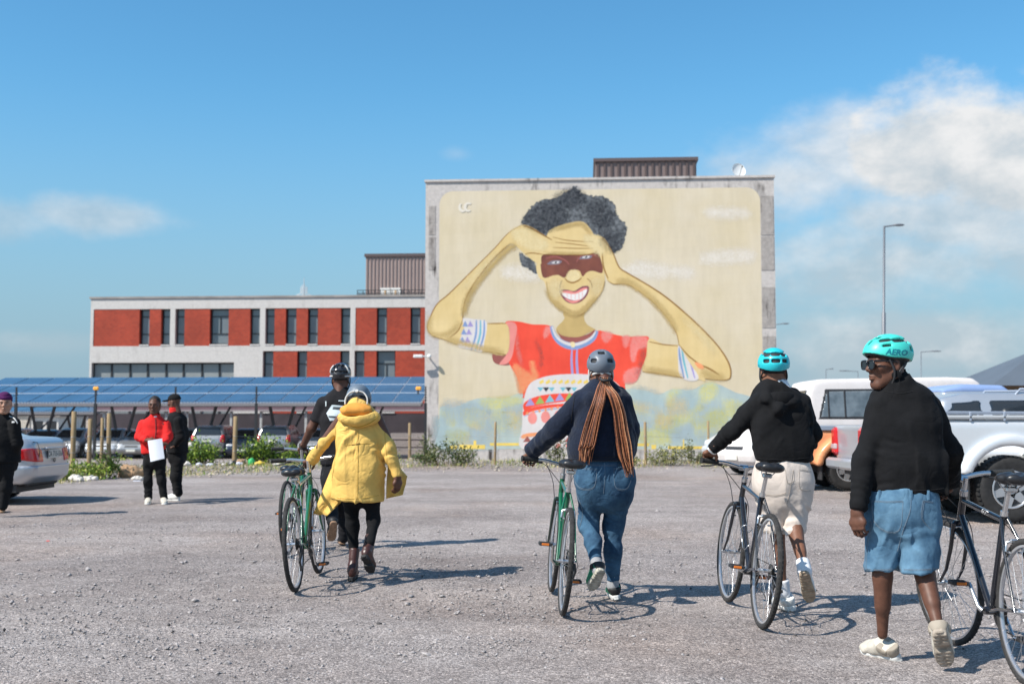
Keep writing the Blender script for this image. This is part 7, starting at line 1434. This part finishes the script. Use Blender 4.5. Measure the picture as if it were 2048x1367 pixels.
# ---------------------------------------------------------------- woman with braids
def woman_braids():
    d = 8.2; t = person('woman with long copper braids, navy fleece jacket and blue jeans', G(1225, 1188)); J = lambda x, y, dd=0.: W(x, y, d + dd)
    g = mkpose(neck=J(1203, 770), chest=J(1206, 840), pel=J(1209, 950), sL=J(1160, 802, -.02), sR=J(1248, 802, .0), eL=J(1110, 858, .05), eR=J(1268, 862, .04), wL=J(1060, 904, .22), wR=J(1255, 905, .25), hL=J(1181, 985), hR=J(1236, 985), kL=J(1178, 1046, .02), kR=J(1227, 1050, .05), aL=J(1194, 1130, -.22), aR=J(1226, 1160, .03))
    R = frame((.02, 1, -.05)); hc = J(1202, 742, .02)
    add(t, 'body', join_mesh([body_core(g), head_mesh(hc, R, .97, .0055), hand_mesh(J(1060, 908, .21), (-.25, .80, -.45), (-.05, .45, .88), 1, 1.0, .92), hand_mesh(g['wR'], (-.5, .8, -.2), (.3, .5, .8), -1, .7, .9)]), SKIN_M)
    secs = [(J(1203, 776), .088, .085), (J(1205, 798), .165, .115), (J(1206, 845), .205, .145), (J(1203, 890), .225, .158), (J(1200, 942), .222, .155)]
    def ex(P, dd): return su(dd, s_chain(P, [J(1168, 788, -.02), J(1180, 798, -.10), J(1205, 804, -.13), J(1230, 798, -.10), J(1240, 788, -.02)], [.035, .04, .042, .04, .035], .03), .03)
    jk = top(t, g, 'fleece_jacket', secs, [[(J(1163, 803, -.02), .080), (J(1112, 858, .05), .080), (J(1060, 905, .22), .064)], [(J(1243, 803, .0), .078), (J(1259, 862, .04), .070), (J(1256, 905, .25), .06)]], NAVYF, .0085, .008, 24., hem=J(1200, 920).z, fs=6., ring=.003, extra=ex, lam=.09)
    b = bvh_of(jk); seam(t, jk, b, [(1150, 790), (1145, 820), (1142, 846)], .002, MATS['stitch_black']); seam(t, jk, b, [(1130, 911), (1200, 914), (1262, 911)], .002, MATS['stitch_black'])
    secs = [(J(1209, 914), .170, .118), (J(1210, 950), .200, .152), (J(1210, 980), .198, .155)]
    def gl_(P, dd): dd = su(dd, s_ell(P, J(1186, 966, -.065), (.094, .095, .115)), .05); dd = su(dd, s_ell(P, J(1236, 966, -.065), (.094, .095, .115)), .05); return ss(dd, s_seg(P, J(1209, 955, -.20), J(1209, 1005, -.17), .010, .016), .035)
    jn = bottom(t, g, 'jeans', secs, [[(J(1183, 988), .097), (J(1177, 1046, .03), .068), (J(1186, 1085, -.10), .053), (J(1194, 1134, -.22), .038)], [(J(1237, 988), .099), (J(1227, 1050, .06), .070), (J(1226, 1100, .04), .057), (J(1226, 1166, .03), .041)]], DENIM, .0082, .0065, 33., [(J(1195, 1133, -.22), g['aL'] - g['kL']), (J(1226, 1161, .03), (0, 0, -1))], fs=8., ring=.0035, lam=.045, extra=gl_)
    b = bvh_of(jn)
    for pts in ([(1154, 934), (1175, 936), (1194, 937)], [(1154, 934), (1150, 960), (1164, 976), (1188, 972), (1194, 937)], [(1228, 936), (1250, 934)], [(1228, 936), (1231, 972), (1252, 977), (1262, 960)], [(1209, 925), (1210, 950), (1207, 985)], [(1160, 927), (1210, 929), (1258, 927)], [(1150, 978), (1165, 1020), (1160, 1050)]):
        for o_ in (0, 2.2): seam(t, jn, b, [(x, y + o_) for x, y in pts], .0011, STITCH, 'pocket_seam')
    for (a, k) in ((g['aL'], g['kL']), (g['aR'], g['kR'])):
        a = Vector(a); ax = (Vector(k) - a).normalized(); q0 = a - ax * .04; q1 = a + ax * .03; sdfpart(t, 'sock', lambda P: s_seg(P, q0, q1, .043, .042), [q0, q1], .06, .007, cloth('sock_grey', (.32, .32, .33)))
    shoe(t, J(1204, 1141, -.31), J(1183, 1181, -.20), J(1193, 1122, -.20), GRNS, M('sole_mix', (.40, .38, .32), rough=.8, var=.35, vs=25., bump=.5, bs=60., bd=.004), 'trainer', .047, accent=BLKS); shoe(t, (.735, 8.18, 0.), (.722, 8.44, 0.), g['aR'], GRNS, SOLEW, 'trainer', .046, accent=BLKS)
    greyh = M('helmet_grey', srgb(98, 106, 116), rough=.42); hv = [(180, 56, 15, 9), (140, 17, 15, 8), (95, 24, 14, 8), (60, 35, 12, 7), (25, 50, 8, 10)]
    helmet(t, hc, frame((.02, 1, .10)), greyh, hv, .98, (.104, .136, .108), -.016, strap=M('strap_pale', (.50, .49, .47), rough=.8), ridge=.004)
    mb = MB(); q = [wpt(hc, R, p) for p in ((-.062, -.085, -.03), (-.035, -.108, -.022), (0, -.116, -.020), (.035, -.108, -.022), (.062, -.085, -.03))]; mb.tube(spline3(q, 5), .009, 8); mb.cyl(wpt(hc, R, (0, -.113, -.02)), wpt(hc, R, (0, -.127, -.02)), .014, n=14); mb.build('retention_dial', MATS['strap_pale'], t, t.location)
    # hair: gathered root and the braids
    sdfpart(t, 'hair', lambda P: su(np.maximum(s_ell((P - A(hc)) @ R, (0, -.016, .025), (.082, .101, .092)), -.065 - ((P - A(hc)) @ R)[:, 2] + np.clip(((P - A(hc)) @ R)[:, 1], -.02, .1) * .9), s_ell((P - A(hc)) @ R, (.02, -.11, -.062), (.045, .035, .035)), .03) + vnoise(P, 90.) * .006, [hc], .15, .007, M('braid_dark', (.075, .022, .012), rough=.6, var=.4, vs=60.))
    BR = [M('braid_copper', (.26, .088, .035), rough=.5, spec=.4, var=.35, vs=60., bump=.6, bs=180., bd=.003), M('braid_light', (.46, .21, .10), rough=.5, var=.3, vs=60., bump=.6, bs=180., bd=.003), M('braid_deep', (.085, .026, .013), rough=.55, var=.3, vs=60., bump=.6, bs=180., bd=.003)]
    bj = bvh_of(jk); bn = bvh_of(jn); r = random.Random(5); hairs = [MB(), MB(), MB()]
    def strand(x0, pts, w, layer):
        u = r.uniform(-1, 1); P = [wpt(hc, R, (.02 + u * .02, -.135 - layer * .5, -.065 + r.uniform(-.012, .01)))]; ph = r.uniform(0, 6); amp = r.uniform(.2, 1.3)
        for i, (x, y, ww) in enumerate(pts):
            px = x + u * ww + amp * sin(ph + i * 1.3); p, n_ = cast(bj, px, y); q, m_ = cast(bn, px, y)
            c_ = [a for a in (p, q) if a is not None]; base = min(c_, key=lambda a: a.y) if c_ else W(px, y, P[-1].y)
            dep = min(base.y, P[-1].y + .03) - (.014 + layer); P.append(W(px, y, dep))
        P = spline3(P, 9); n = len(P); rad = [(.0036 if i < n * .8 else .0036 * (1 - .6 * (i / n - .8) / .2)) * (1 + .22 * (i % 2)) for i in range(n)]
        hairs[r.choice((0, 0, 0, 1, 2, 2))].tube(P, rad, 5)
    for i in range(105): e = r.uniform(880, 930); strand(0, [(1204, 772, 8), (1198, 800, 11), (1189, 830, 13), (1180, 865, 15), (1174, 890, 15), (1170, e, 13)], 0, r.uniform(0, .028))
    for i in range(85): e = r.uniform(915, 955); strand(0, [(1214, 772, 8), (1228, 792, 10), (1238, 825, 12), (1243, 860, 13), (1248, 890, 14), (1253, 918, 12), (1259, max(e, 925), 8)], 0, r.uniform(0, .026))
    for m_, mb in zip(BR, hairs): o = mb.build('braids', m_, t, t.location); o['kind'] = 'stuff'
    mb = MB(); mb.torus(wpt(hc, R, (.02, -.142, -.066)), (0, .5, -1), .032, .010, 24, 8); mb.build('hair_tie', BLKS, t, t.location)
woman_braids()
# ---------------------------------------------------------------- person in the yellow coat
def yellow_coat():
    d = 9.2; t = person('person in yellow raincoat with orange hood lining, black leggings and brown boots', G(716, 1150)); J = lambda x, y, dd=0.: W(x, y, d + dd)
    g = mkpose(neck=J(717, 812, .04), chest=J(717, 870), pel=J(718, 965), sL=J(682, 838), sR=J(754, 836, -.02), eL=J(646, 886, .04), eR=J(782, 895, -.05), wL=J(622, 920, .20), wR=J(795, 952, -.08), hL=J(702, 990), hR=J(742, 988, -.02), kL=J(704, 1052, .04), kR=J(748, 1040, -.04), aL=J(708, 1112, .02), aR=J(739, 1085, -.24))
    R = frame((.0, .82, -.56), (0, .56, .82)); hc = J(717, 808, .10)
    add(t, 'body', join_mesh([body_core(g, leg=(.055, .036, .03)), head_mesh(hc, R, .96, .0065), hand_mesh(J(621, 921, .21), (-.45, .80, -.25), (-.1, .35, .9), 1, .95, .92), hand_mesh(J(795, 953, -.08), (.0, .05, -1), (.75, -.6, 0), -1, .5, .95)]), SKIN_D)
    secs = [(J(717, 818, .02), .090, .095), (J(717, 838), .148, .112), (J(718, 880), .174, .136), (J(717, 940), .197, .156), (J(715, 1030), .224, .176)]
    def ex(P, dd): return ss(dd, s_seg(P, J(716, 880, -.165), J(716, 1010, -.19), .004, .004), .012)
    ct = top(t, g, 'raincoat', secs, [[(J(688, 842), .054), (J(650, 886, .04), .051), (J(621, 921, .21), .045)], [(J(749, 839, -.02), .055), (J(777, 895, -.05), .052), (J(796, 956, -.08), .045)]], YEL, .0088, .016, 44., hem=J(716, 1001).z, fs=5.5, ring=.005, lam=.075, hemtilt=(-.06, 0), extra=ex)
    b = bvh_of(ct); sy = M('stitch_yellow', (.42, .25, .03), rough=.9)
    for pts in ([(670, 846), (672, 900), (664, 960)], [(768, 842), (772, 900), (780, 960)], [(716, 860), (716, 930), (715, 996)], [(662, 994), (716, 997), (770, 987)], [(690, 890), (716, 888), (745, 886)]): seam(t, ct, b, pts, .0018, sy)
    seam(t, ct, b, [(704, 889), (712, 888), (720, 886)], .004, M('slit_dark', (.16, .09, .02), rough=.9), 'vent_slit')
    # hood: thick outer bowl, orange lining
    hd = sdfpart(t, 'hood', lambda P: ss(s_ell(P, J(717, 834, -.10), (.172, .105, .080), frame((0, 1, .25))) + folds(P, .012, 7., 9.), s_ell(P, J(712, 816, -.135), (.130, .085, .075), frame((0, 1, .25))), .015), [J(717, 832, -.10)], .22, .009, YEL, ct)
    sdfpart(t, 'hood_lining', lambda P: s_ell(P, J(711, 819, -.125), (.134, .075, .052), frame((0, 1, .25))) + folds(P, .014, 8., 19.), [J(712, 818, -.1)], .2, .008, ORAL, hd)
    bh = bvh_of(hd); seam(t, hd, bh, [(672, 834), (690, 848), (716, 853), (745, 842), (764, 822)], .004, sy, 'hood_edge')
    # open front panels blown sideways
    def panel(pts, ref, nm):
        n = 10; mb = MB(); V_ = []
        for i in range(n + 1):
            for j in range(n + 1):
                u, v = i / n, j / n; a = (1 - u) * (1 - v); p = pts[0] * a + pts[1] * u * (1 - v) + pts[2] * u * v + pts[3] * (1 - u) * v; V_.append(p + V(0, .018 * sin(u * 7 + v * 4) + .01 * sin(v * 9), .004 * sin(u * 11)))
        m = len(V_); th = V(0, .005, 0); VV = V_ + [q + th for q in V_]; I = lambda i, j: i * (n + 1) + j; F_ = []
        for i in range(n):
            for j in range(n): F_ += [(I(i, j), I(i + 1, j), I(i + 1, j + 1), I(i, j + 1)), (m + I(i, j + 1), m + I(i + 1, j + 1), m + I(i + 1, j), m + I(i, j))]
        for i in range(n): F_ += [(I(i, 0), m + I(i, 0), m + I(i + 1, 0), I(i + 1, 0)), (I(i + 1, n), m + I(i + 1, n), m + I(i, n), I(i, n)), (I(0, i + 1), m + I(0, i + 1), m + I(0, i), I(0, i)), (I(n, i), m + I(n, i), m + I(n, i + 1), I(n, i + 1))]
        mb.add(VV, F_, True); return mb.build(nm, YEL, ct, t.location)
    panel([J(676, 900, .10), J(684, 1000, .02), J(655, 1030, .08), J(626, 1028, .16)], 0, 'coat_front_panel'); panel([J(776, 910, .08), J(772, 996, .02), J(806, 988, .02), J(815, 952, .05)], 0, 'coat_front_panel')
    lg = bottom(t, g, 'leggings', [(J(720, 950), .15, .11), (J(721, 985), .165, .12)], [[(J(703, 992), .074), (J(705, 1052, .04), .048), (J(708, 1112, .02), .037)], [(J(743, 990, -.02), .074), (J(747, 1040, -.04), .046), (J(739, 1086, -.24), .038)]], LEGG, .0095, .003, 51., ring=.002)
    shoe(t, (-1.262, 9.12, 0.), (-1.272, 9.375, 0.), g['aL'], BOOT, SOLEB, 'boot', .041); shoe(t, J(727, 1114, -.36), J(743, 1147, -.22), J(738, 1086, -.22), BOOT, SOLEB, 'boot', .043)
    helmet(t, hc, R, M('helmet_slate', srgb(98, 110, 122), rough=.5), [(95, 38, 12, 6), (60, 38, 12, 6), (30, 55, 9, 8)], .98, (.104, .132, .104), -.012, strap=MATS['strap_pale'], ridge=.003)
    def hr(P): Q = (P - A(hc)) @ R; return su(np.maximum(s_ell(Q, (0, -.016, .02), (.084, .104, .092)), -.07 - Q[:, 2] + np.clip(Q[:, 1], -.02, .1) * .9), s_ell(Q, (0, -.085, -.045), (.092, .045, .055)), .03) + vnoise(P, 60.) * .012
    sdfpart(t, 'hair', hr, [hc], .16, .008, HAIRB)
    mb = MB()
    for s_ in (-1, 1): mb.tube(spline3([wpt(hc, R, p) for p in ((s_ * .02, -.150, .02), (s_ * .055, -.142, .012), (s_ * .085, -.130, -.03), (s_ * .088, -.115, -.08))], 5), .007, 6)
    mb.cyl(wpt(hc, R, (0, -.145, .022)), wpt(hc, R, (0, -.158, .022)), .014, n=12); mb.build('retention_strap', MATS['strap_pale'], t, t.location)
yellow_coat()
# ---------------------------------------------------------------- man in black tee
def man_tee():
    d = 11.5; t = person('man in black printed tee and black helmet walking ahead of the yellow coat', G(680, 1088)); J = lambda x, y, dd=0.: W(x, y, d + dd)
    g = mkpose(neck=J(682, 782), chest=J(681, 830), pel=J(677, 935), sL=J(648, 808), sR=J(716, 808), eL=J(623, 856, .03), eR=J(730, 852, .05), wL=J(605, 893, .22), wR=J(716, 890, .25), hL=J(661, 955), hR=J(693, 955), kL=J(661, 1002, -.02), kR=J(691, 1012, .08), aL=J(665, 1046, -.30), aR=J(688, 1072, .10))
    R = frame((.03, 1, -.05)); hc = J(682, 757, .02)
    add(t, 'body', join_mesh([body_core(g, arm=(.058, .046, .033), h=.012), head_mesh(hc, R, .98, .008), hand_mesh(J(605, 893, .22), (-.2, .8, -.45), (-.2, .35, .9), 1, .95, .98, .006), hand_mesh(g['wR'], (-.5, .8, -.2), (.3, .5, .8), -1, .7, 1., .007)]), SKIN_D)
    tee = top(t, g, 't_shirt', [(J(682, 784), .072, .072), (J(682, 800), .165, .105), (J(681, 840), .190, .13), (J(678, 890), .182, .132), (J(677, 950), .180, .130)], [[(J(648, 808), .080), (J(633, 843, .02), .078)], [(J(716, 808), .08), (J(729, 843, .02), .076)]], cloth('tee_black', (.013, .012, .014), .2), .0105, .007, 61., hem=J(677, 930).z, fs=7.)
    b = bvh_of(tee); wp = M('print_white', (.52, .58, .60), rough=.8, var=.1); ip = M('print_ink', (.04, .05, .06), rough=.8)
    decal(t, tee, b, [(653, 826), (664, 809), (700, 812), (694, 838), (660, 841)], wp, 'back_print', .003, 4.); decal(t, tee, b, [(657, 831), (690, 833), (689, 836), (658, 835)], ip, 'back_print', .0045, 4.); decal(t, tee, b, [(667, 813), (684, 814), (682, 820), (665, 818)], ip, 'back_print', .0045, 4.); decal(t, tee, b, [(677, 800), (689, 800), (689, 802), (677, 802)], wp, 'back_print', .003, 3.); decal(t, tee, b, [(651, 802), (653, 802), (653, 812), (651, 812)], wp, 'back_print', .003, 3.)
    bottom(t, g, 'trousers', [(J(677, 922), .160, .115), (J(677, 955), .172, .13)], [[(J(661, 958), .09), (J(661, 1002, -.02), .075), (J(665, 1044, -.30), .056)], [(J(693, 958), .09), (J(691, 1012, .08), .075), (J(688, 1074, .10), .058)]], cloth('trousers_charcoal', (.013, .013, .016), .2), .011, .006, 62., ring=.004)
    shoe(t, J(668, 1044, -.38), J(662, 1083, -.24), J(666, 1032, -.26), BLKS, GUM, 'flat', .05, .009); shoe(t, J(685, 1088, .16), J(682, 1083, .42) - V(0, 0, J(682, 1083, .42).z), g['aR'], BLKS, GUM, 'flat', .047, .009)
    helmet(t, hc, frame((.03, 1, .02)), M('helmet_black', (.018, .018, .022), rough=.25, coat=.5), [(180, 45, 9, 14), (150, 40, 8, 14), (120, 35, 8, 13), (180, 8, 20, 6), (140, 8, 14, 5), (90, 30, 9, 10), (60, 35, 9, 10), (20, 50, 8, 12)], 1.0, (.104, .138, .106), -.016, ridge=.006, h=.006)
    for s_ in (-1, 1):
        mb = MB(); mb.tube(spline3([wpt(hc, R, p) for p in ((s_ * .058, -.095, .125), (s_ * .082, -.098, .09), (s_ * .092, -.085, .055))], 5), .008, 6); mb.tube(spline3([wpt(hc, R, p) for p in ((s_ * .10, -.06, .02), (s_ * .09, -.095, .018), (s_ * .06, -.125, .015))], 5), .006, 6); mb.build('helmet_trim', WHITES, t, t.location)
    sdfpart(t, 'hair', lambda P: np.maximum(s_ell((P - A(hc)) @ R, (0, -.014, .03), (.080, .099, .09)), -.05 - ((P - A(hc)) @ R)[:, 2] + np.clip(((P - A(hc)) @ R)[:, 1], -.02, .1) * .9), [hc], .13, .009, HAIRB)
    mb = MB(); w0 = Vector(g['wL']); axw = (w0 - Vector(g['eL'])).normalized(); mb.torus(w0 - axw * .01, axw, .035, .010, 20, 8); mb.build('wristwatch', BLKS, t, t.location)
man_tee()
def eyes(t, hc, R, k=1.):
    for s_ in (-1, 1):
        e = MB(); e.ball(wpt(hc, R, (s_ * .031 * k, .0825 * k, -.002 * k)), .0082 * k, 10, 8); eo = e.build('eye', M('eye_white', (.05, .04, .035), rough=.7), t, t.location); e = MB(); e.ball(wpt(hc, R, (s_ * .031 * k, .0885 * k, -.002 * k)), .0055 * k, 8, 6); e.build('iris', M('iris', (.010, .007, .006), rough=.6), eo, t.location); e = MB(); e.tube([wpt(hc, R, p) for p in ((s_ * .014 * k, .098 * k, .016 * k), (s_ * .03 * k, .098 * k, .021 * k), (s_ * .048 * k, .084 * k, .016 * k))], .0042, 5); e.build('eyebrow', HAIRB, t, t.location)
    e = MB(); e.tube([wpt(hc, R, p) for p in ((-.022 * k, .091 * k, -.069 * k), (0, .1035 * k, -.068 * k), (.022 * k, .091 * k, -.069 * k))], [.002, .0042, .002], 6); e.build('mouth', M('lips_dark', (.09, .03, .028), rough=.5), t, t.location)
# ---------------------------------------------------------------- man in red jacket holding paper
def man_red():
    d = 17.6; t = person('man in red zip jacket and black trousers holding a sheet of paper', G(311, 1005)); J = lambda x, y, dd=0.: W(x, y, d + dd)
    g = mkpose((1, 0, 0), (0, -1, 0), neck=J(310, 830), chest=J(308, 860), pel=J(309, 910), sL=J(283, 848), sR=J(335, 848), eL=J(276, 874, -.05), eR=J(339, 874, -.05), wL=J(294, 880, -.24), wR=J(328, 887, -.24), hL=J(298, 925), hR=J(320, 925), kL=J(298, 960), kR=J(323, 962), aL=J(298, 996), aR=J(328, 996))
    R = frame((.06, -1, -.04)); hc = J(309, 809, -.03)
    add(t, 'body', join_mesh([body_core(g, h=.013, calf=False), head_mesh(hc, R, 1.1, .007), hand_mesh(J(296, 879, -.27), (.8, -.5, .1), (.1, -.6, .75), 1, .6, 1., .006), hand_mesh(J(326, 887, -.27), (-.8, -.5, .05), (-.1, -.6, .75), -1, .6, 1., .006)]), SKIN_D); eyes(t, hc, R, 1.1)
    jk = top(t, g, 'zip_jacket', [(J(310, 838, -.01), .075, .075), (J(309, 847), .160, .115), (J(308, 875), .190, .14), (J(307, 925), .185, .135)], [[(J(286, 848), .070), (J(279, 872, -.05), .068), (J(294, 880, -.23), .050)], [(J(332, 848), .070), (J(336, 872, -.05), .068), (J(327, 887, -.23), .050)]], REDJ, .012, .012, 71., hem=J(307, 907).z, fs=6., ring=.007, extra=lambda P, dd: su(dd, np.maximum(s_seg(P, J(310, 840, -.01), J(310, 831, -.02), .088, .078), -s_seg(P, J(310, 838, -.01), J(310, 815, -.03), .068, .064)), .01))
    b = bvh_of(jk); seam(t, jk, b, [(311, 836), (312, 860), (310, 880), (309, 905)], .006, BLKS, 'zip'); decal(t, jk, b, [(323, 843), (328, 847), (326, 849)], BLKS, 'chest_logo', .004, 2.)
    sdfpart(t, 't_shirt', lambda P: s_ell(P, J(310, 833, -.06), (.045, .04, .035)), [J(310, 833, -.06)], .07, .01, WHITEC)
    bottom(t, g, 'trousers', [(J(309, 898), .165, .12), (J(309, 920), .178, .13)], [[(J(297, 928), .084), (J(296, 960, -.02), .066), (J(297, 996), .056)], [(J(320, 928), .084), (J(323, 962), .066), (J(329, 996), .056)]], BLACKT, .012, .009, 72., [(J(297, 998), (0, 0, -1)), (J(329, 998), (0, 0, -1))], ring=.006, lam=.07)
    for x, nx in ((297, 295), (327, 330)):
        hl = J(x, 1003, .06); hl.z = 0; to = J(nx, 1003, -.2); to.z = 0; shoe(t, hl, to, J(x, 994), CREAMS, SOLEW, 'flat', .05, .011)
    sdfpart(t, 'hair', lambda P: np.maximum(s_ell((P - A(hc)) @ R, (0, -.02, .040), (.088, .107, .099)), .0 - ((P - A(hc)) @ R)[:, 2] + np.clip(((P - A(hc)) @ R)[:, 1], -.03, .1) * .75) + vnoise(P, 80.) * .012, [hc], .14, .009, HAIRB)
    # the sheet of paper is held, a thing of its own
    c = J(312, 900, -.40); p = thing('paper_sheet', 'white sheet of paper held by the man in the red jacket', 'paper', c); q = [J(295.5, 881, -.37) - c, J(324, 876, -.37) - c, J(329, 916, -.41) - c, J(301, 923, -.41) - c]; n = 6; vs = []
    for i in range(n + 1):
        for j in range(n + 1): u, v = i / n, j / n; vs.append(q[0] * (1 - u) * (1 - v) + q[1] * u * (1 - v) + q[2] * u * v + q[3] * (1 - u) * v + V(0, -.02 * sin(pi * u), 0))
    m = len(vs); mb = MB(); mb.add(vs + [v_ + V(0, .003, 0) for v_ in vs], [f_ for i in range(n) for j in range(n) for f_ in ((i * (n + 1) + j, i * (n + 1) + j + 1, (i + 1) * (n + 1) + j + 1, (i + 1) * (n + 1) + j), tuple(m + k_ for k_ in ((i + 1) * (n + 1) + j, (i + 1) * (n + 1) + j + 1, i * (n + 1) + j + 1, i * (n + 1) + j)))], True); mb.build('sheet', M('paper', (.70, .71, .76), rough=.8), p)
man_red()
# ---------------------------------------------------------------- man in black tracksuit and cap
def man_cap():
    d = 18.2; t = person('man in black tracksuit with red collar and black cap facing left', G(352, 1000)); J = lambda x, y, dd=0.: W(x, y, d + dd)
    fw = V(-.93, .36, 0); lt = V(.36, .93, 0); g = mkpose(lt, fw, neck=J(350, 822), chest=J(354, 850), pel=J(355, 905), sL=J(357, 842, -.20), sR=J(351, 842, .20), eL=J(362, 874, -.20), eR=J(352, 874, .22), wL=J(350, 890, -.16), wR=J(342, 890, .15), hL=J(356, 920, -.08), hR=J(353, 920, .1), kL=J(354, 952, -.10), kR=J(352, 952, .10), aL=J(357, 984, -.08), aR=J(354, 984, .14))
    R = frame((-.95, .25, -.12)); hc = J(348, 804)
    add(t, 'body', join_mesh([body_core(g, h=.013, calf=False), head_mesh(hc, R, 1., .008), hand_mesh(g['wL'], (-.9, .3, -.2), (.2, -.7, .6), 1, .6, 1., .007), hand_mesh(g['wR'], (-.9, .3, -.2), (.2, .7, .6), -1, .6, 1., .007)]), SKIN_D)
    top(t, g, 'track_jacket', [(J(351, 826), .078, .078), (J(354, 840), .170, .115), (J(355, 870), .190, .135), (J(356, 925), .18, .13)], [[(g['sL'], .08), (g['eL'], .068), (g['wL'], .05)], [(g['sR'], .08), (g['eR'], .068), (g['wR'], .05)]], BLACKT, .012, .010, 81., hem=J(356, 906).z, fs=6., ring=.006)
    sdfpart(t, 'collar', lambda P: np.maximum(s_seg(P, J(351, 829), J(349, 818), .088, .082), -s_seg(P, J(351, 832), J(348, 808), .072, .068)), [J(350, 823)], .12, .009, REDJ)
    bottom(t, g, 'trousers', [(J(356, 895), .16, .115), (J(355, 915), .17, .125)], [[(J(356, 922, -.08), .092), (J(353, 952, -.1), .078), (J(357, 985, -.08), .062)], [(J(353, 922, .1), .092), (J(351, 952, .1), .078), (J(354, 985, .14), .062)]], BLACKT, .012, .008, 82., ring=.005)
    for dd, x in ((-.06, 359), (.16, 356)): hl = J(x, 1000, dd); hl.z = 0; to = hl + V(-.25, .06, 0); shoe(t, hl, to, hl + V(-.06, .02, .12), WHITES, SOLEW, 'trainer', .048, .011)
    def cap(P):
        Q = (P - A(hc)) @ R; dm = np.maximum(s_ell(Q, (0, -.012, .045), (.088, .108, .094)), .035 - Q[:, 2]); br = np.maximum(s_ell(Q, (0, .115, .040), (.075, .09, .014)), .07 - Q[:, 1]); return su(dm, br, .015)
    sdfpart(t, 'cap', cap, [hc], .24, .009, BLACKT)
man_cap()
# ---------------------------------------------------------------- woman at the left edge
def woman_left():
    d = 15.3; t = person('woman in black with purple headwrap cut by the left edge', G(4, 1026)); J = lambda x, y, dd=0.: W(x, y, d + dd)
    g = mkpose((.97, -.24, 0), (.24, -.97, 0), neck=J(7, 828), chest=J(5, 862), pel=J(3, 915), sL=J(-22, 846, .03), sR=J(30, 846, -.05), eL=J(-30, 885), eR=J(35, 886, -.02), wL=J(-22, 912, -.2), wR=J(26, 918, .12), hL=J(-8, 928), hR=J(14, 928), kL=J(-7, 972), kR=J(12, 974), aL=J(-8, 1014), aR=J(6, 1014))
    R = frame((.35, -.93, -.02)); hc = J(9, 806, -.03)
    add(t, 'body', join_mesh([body_core(g, h=.013, calf=False), head_mesh(hc, R, 1.1, .007), hand_mesh(g['wL'], (.6, -.6, -.3), (-.1, -.6, .75), 1, .6, .95, .007), hand_mesh(g['wR'], (-.6, -.6, -.3), (.3, -.6, .75), -1, .6, .95, .007)]), SKIN_L); eyes(t, hc, R, 1.1)
    jk = top(t, g, 'jacket', [(J(7, 834), .082, .082), (J(6, 846), .18, .125), (J(4, 880), .225, .165), (J(3, 940), .222, .17)], [[(J(-22, 846, .03), .085), (J(-30, 885), .075), (J(-22, 912, -.2), .055)], [(J(29, 847, -.05), .085), (J(34, 886, -.02), .075), (J(27, 916, .1), .056)]], BLACKT, .012, .009, 91., hem=J(3, 925).z, fs=6., ring=.005)
    b = bvh_of(jk); seam(t, jk, b, [(18, 832), (28, 836), (35, 846)], .008, WHITES, 'shoulder_stripe'); decal(t, jk, b, [(24, 842), (29, 842), (29, 845), (24, 845)], WHITES, 'chest_logo', .004, 2.)
    bottom(t, g, 'trousers', [(J(3, 905), .195, .145), (J(3, 928), .20, .155)], [[(J(-8, 932), .10), (J(-7, 972), .078), (J(-8, 1012), .058)], [(J(13, 932), .10), (J(12, 974), .078), (J(6, 1012), .058)]], BLACKT, .012, .006, 92., ring=.004)
    for x, y_ in ((-9, 1026), (6, 1026)): hl = G(x, 1022); to = hl + V(.08, -.25, 0); shoe(t, hl, to, hl + V(.02, -.06, .11), TANS, TANS, 'flat', .05, .011)
    def wrap(P): Q = (P - A(hc)) @ R; return su(np.maximum(s_ell(Q, (0, -.016, .055), (.098, .120, .098)) + .004 * np.sin(Q[:, 2] * 160 + Q[:, 1] * 60), .028 - Q[:, 2] + np.clip(-Q[:, 1], -.03, .1) * -.55), s_ell(Q, (.065, -.0, .10), (.04, .035, .035)) + vnoise(P, 50.) * .02, .02)
    sdfpart(t, 'headwrap', wrap, [hc], .2, .009, cloth('wrap_purple', (.075, .012, .075), .25))
woman_left()
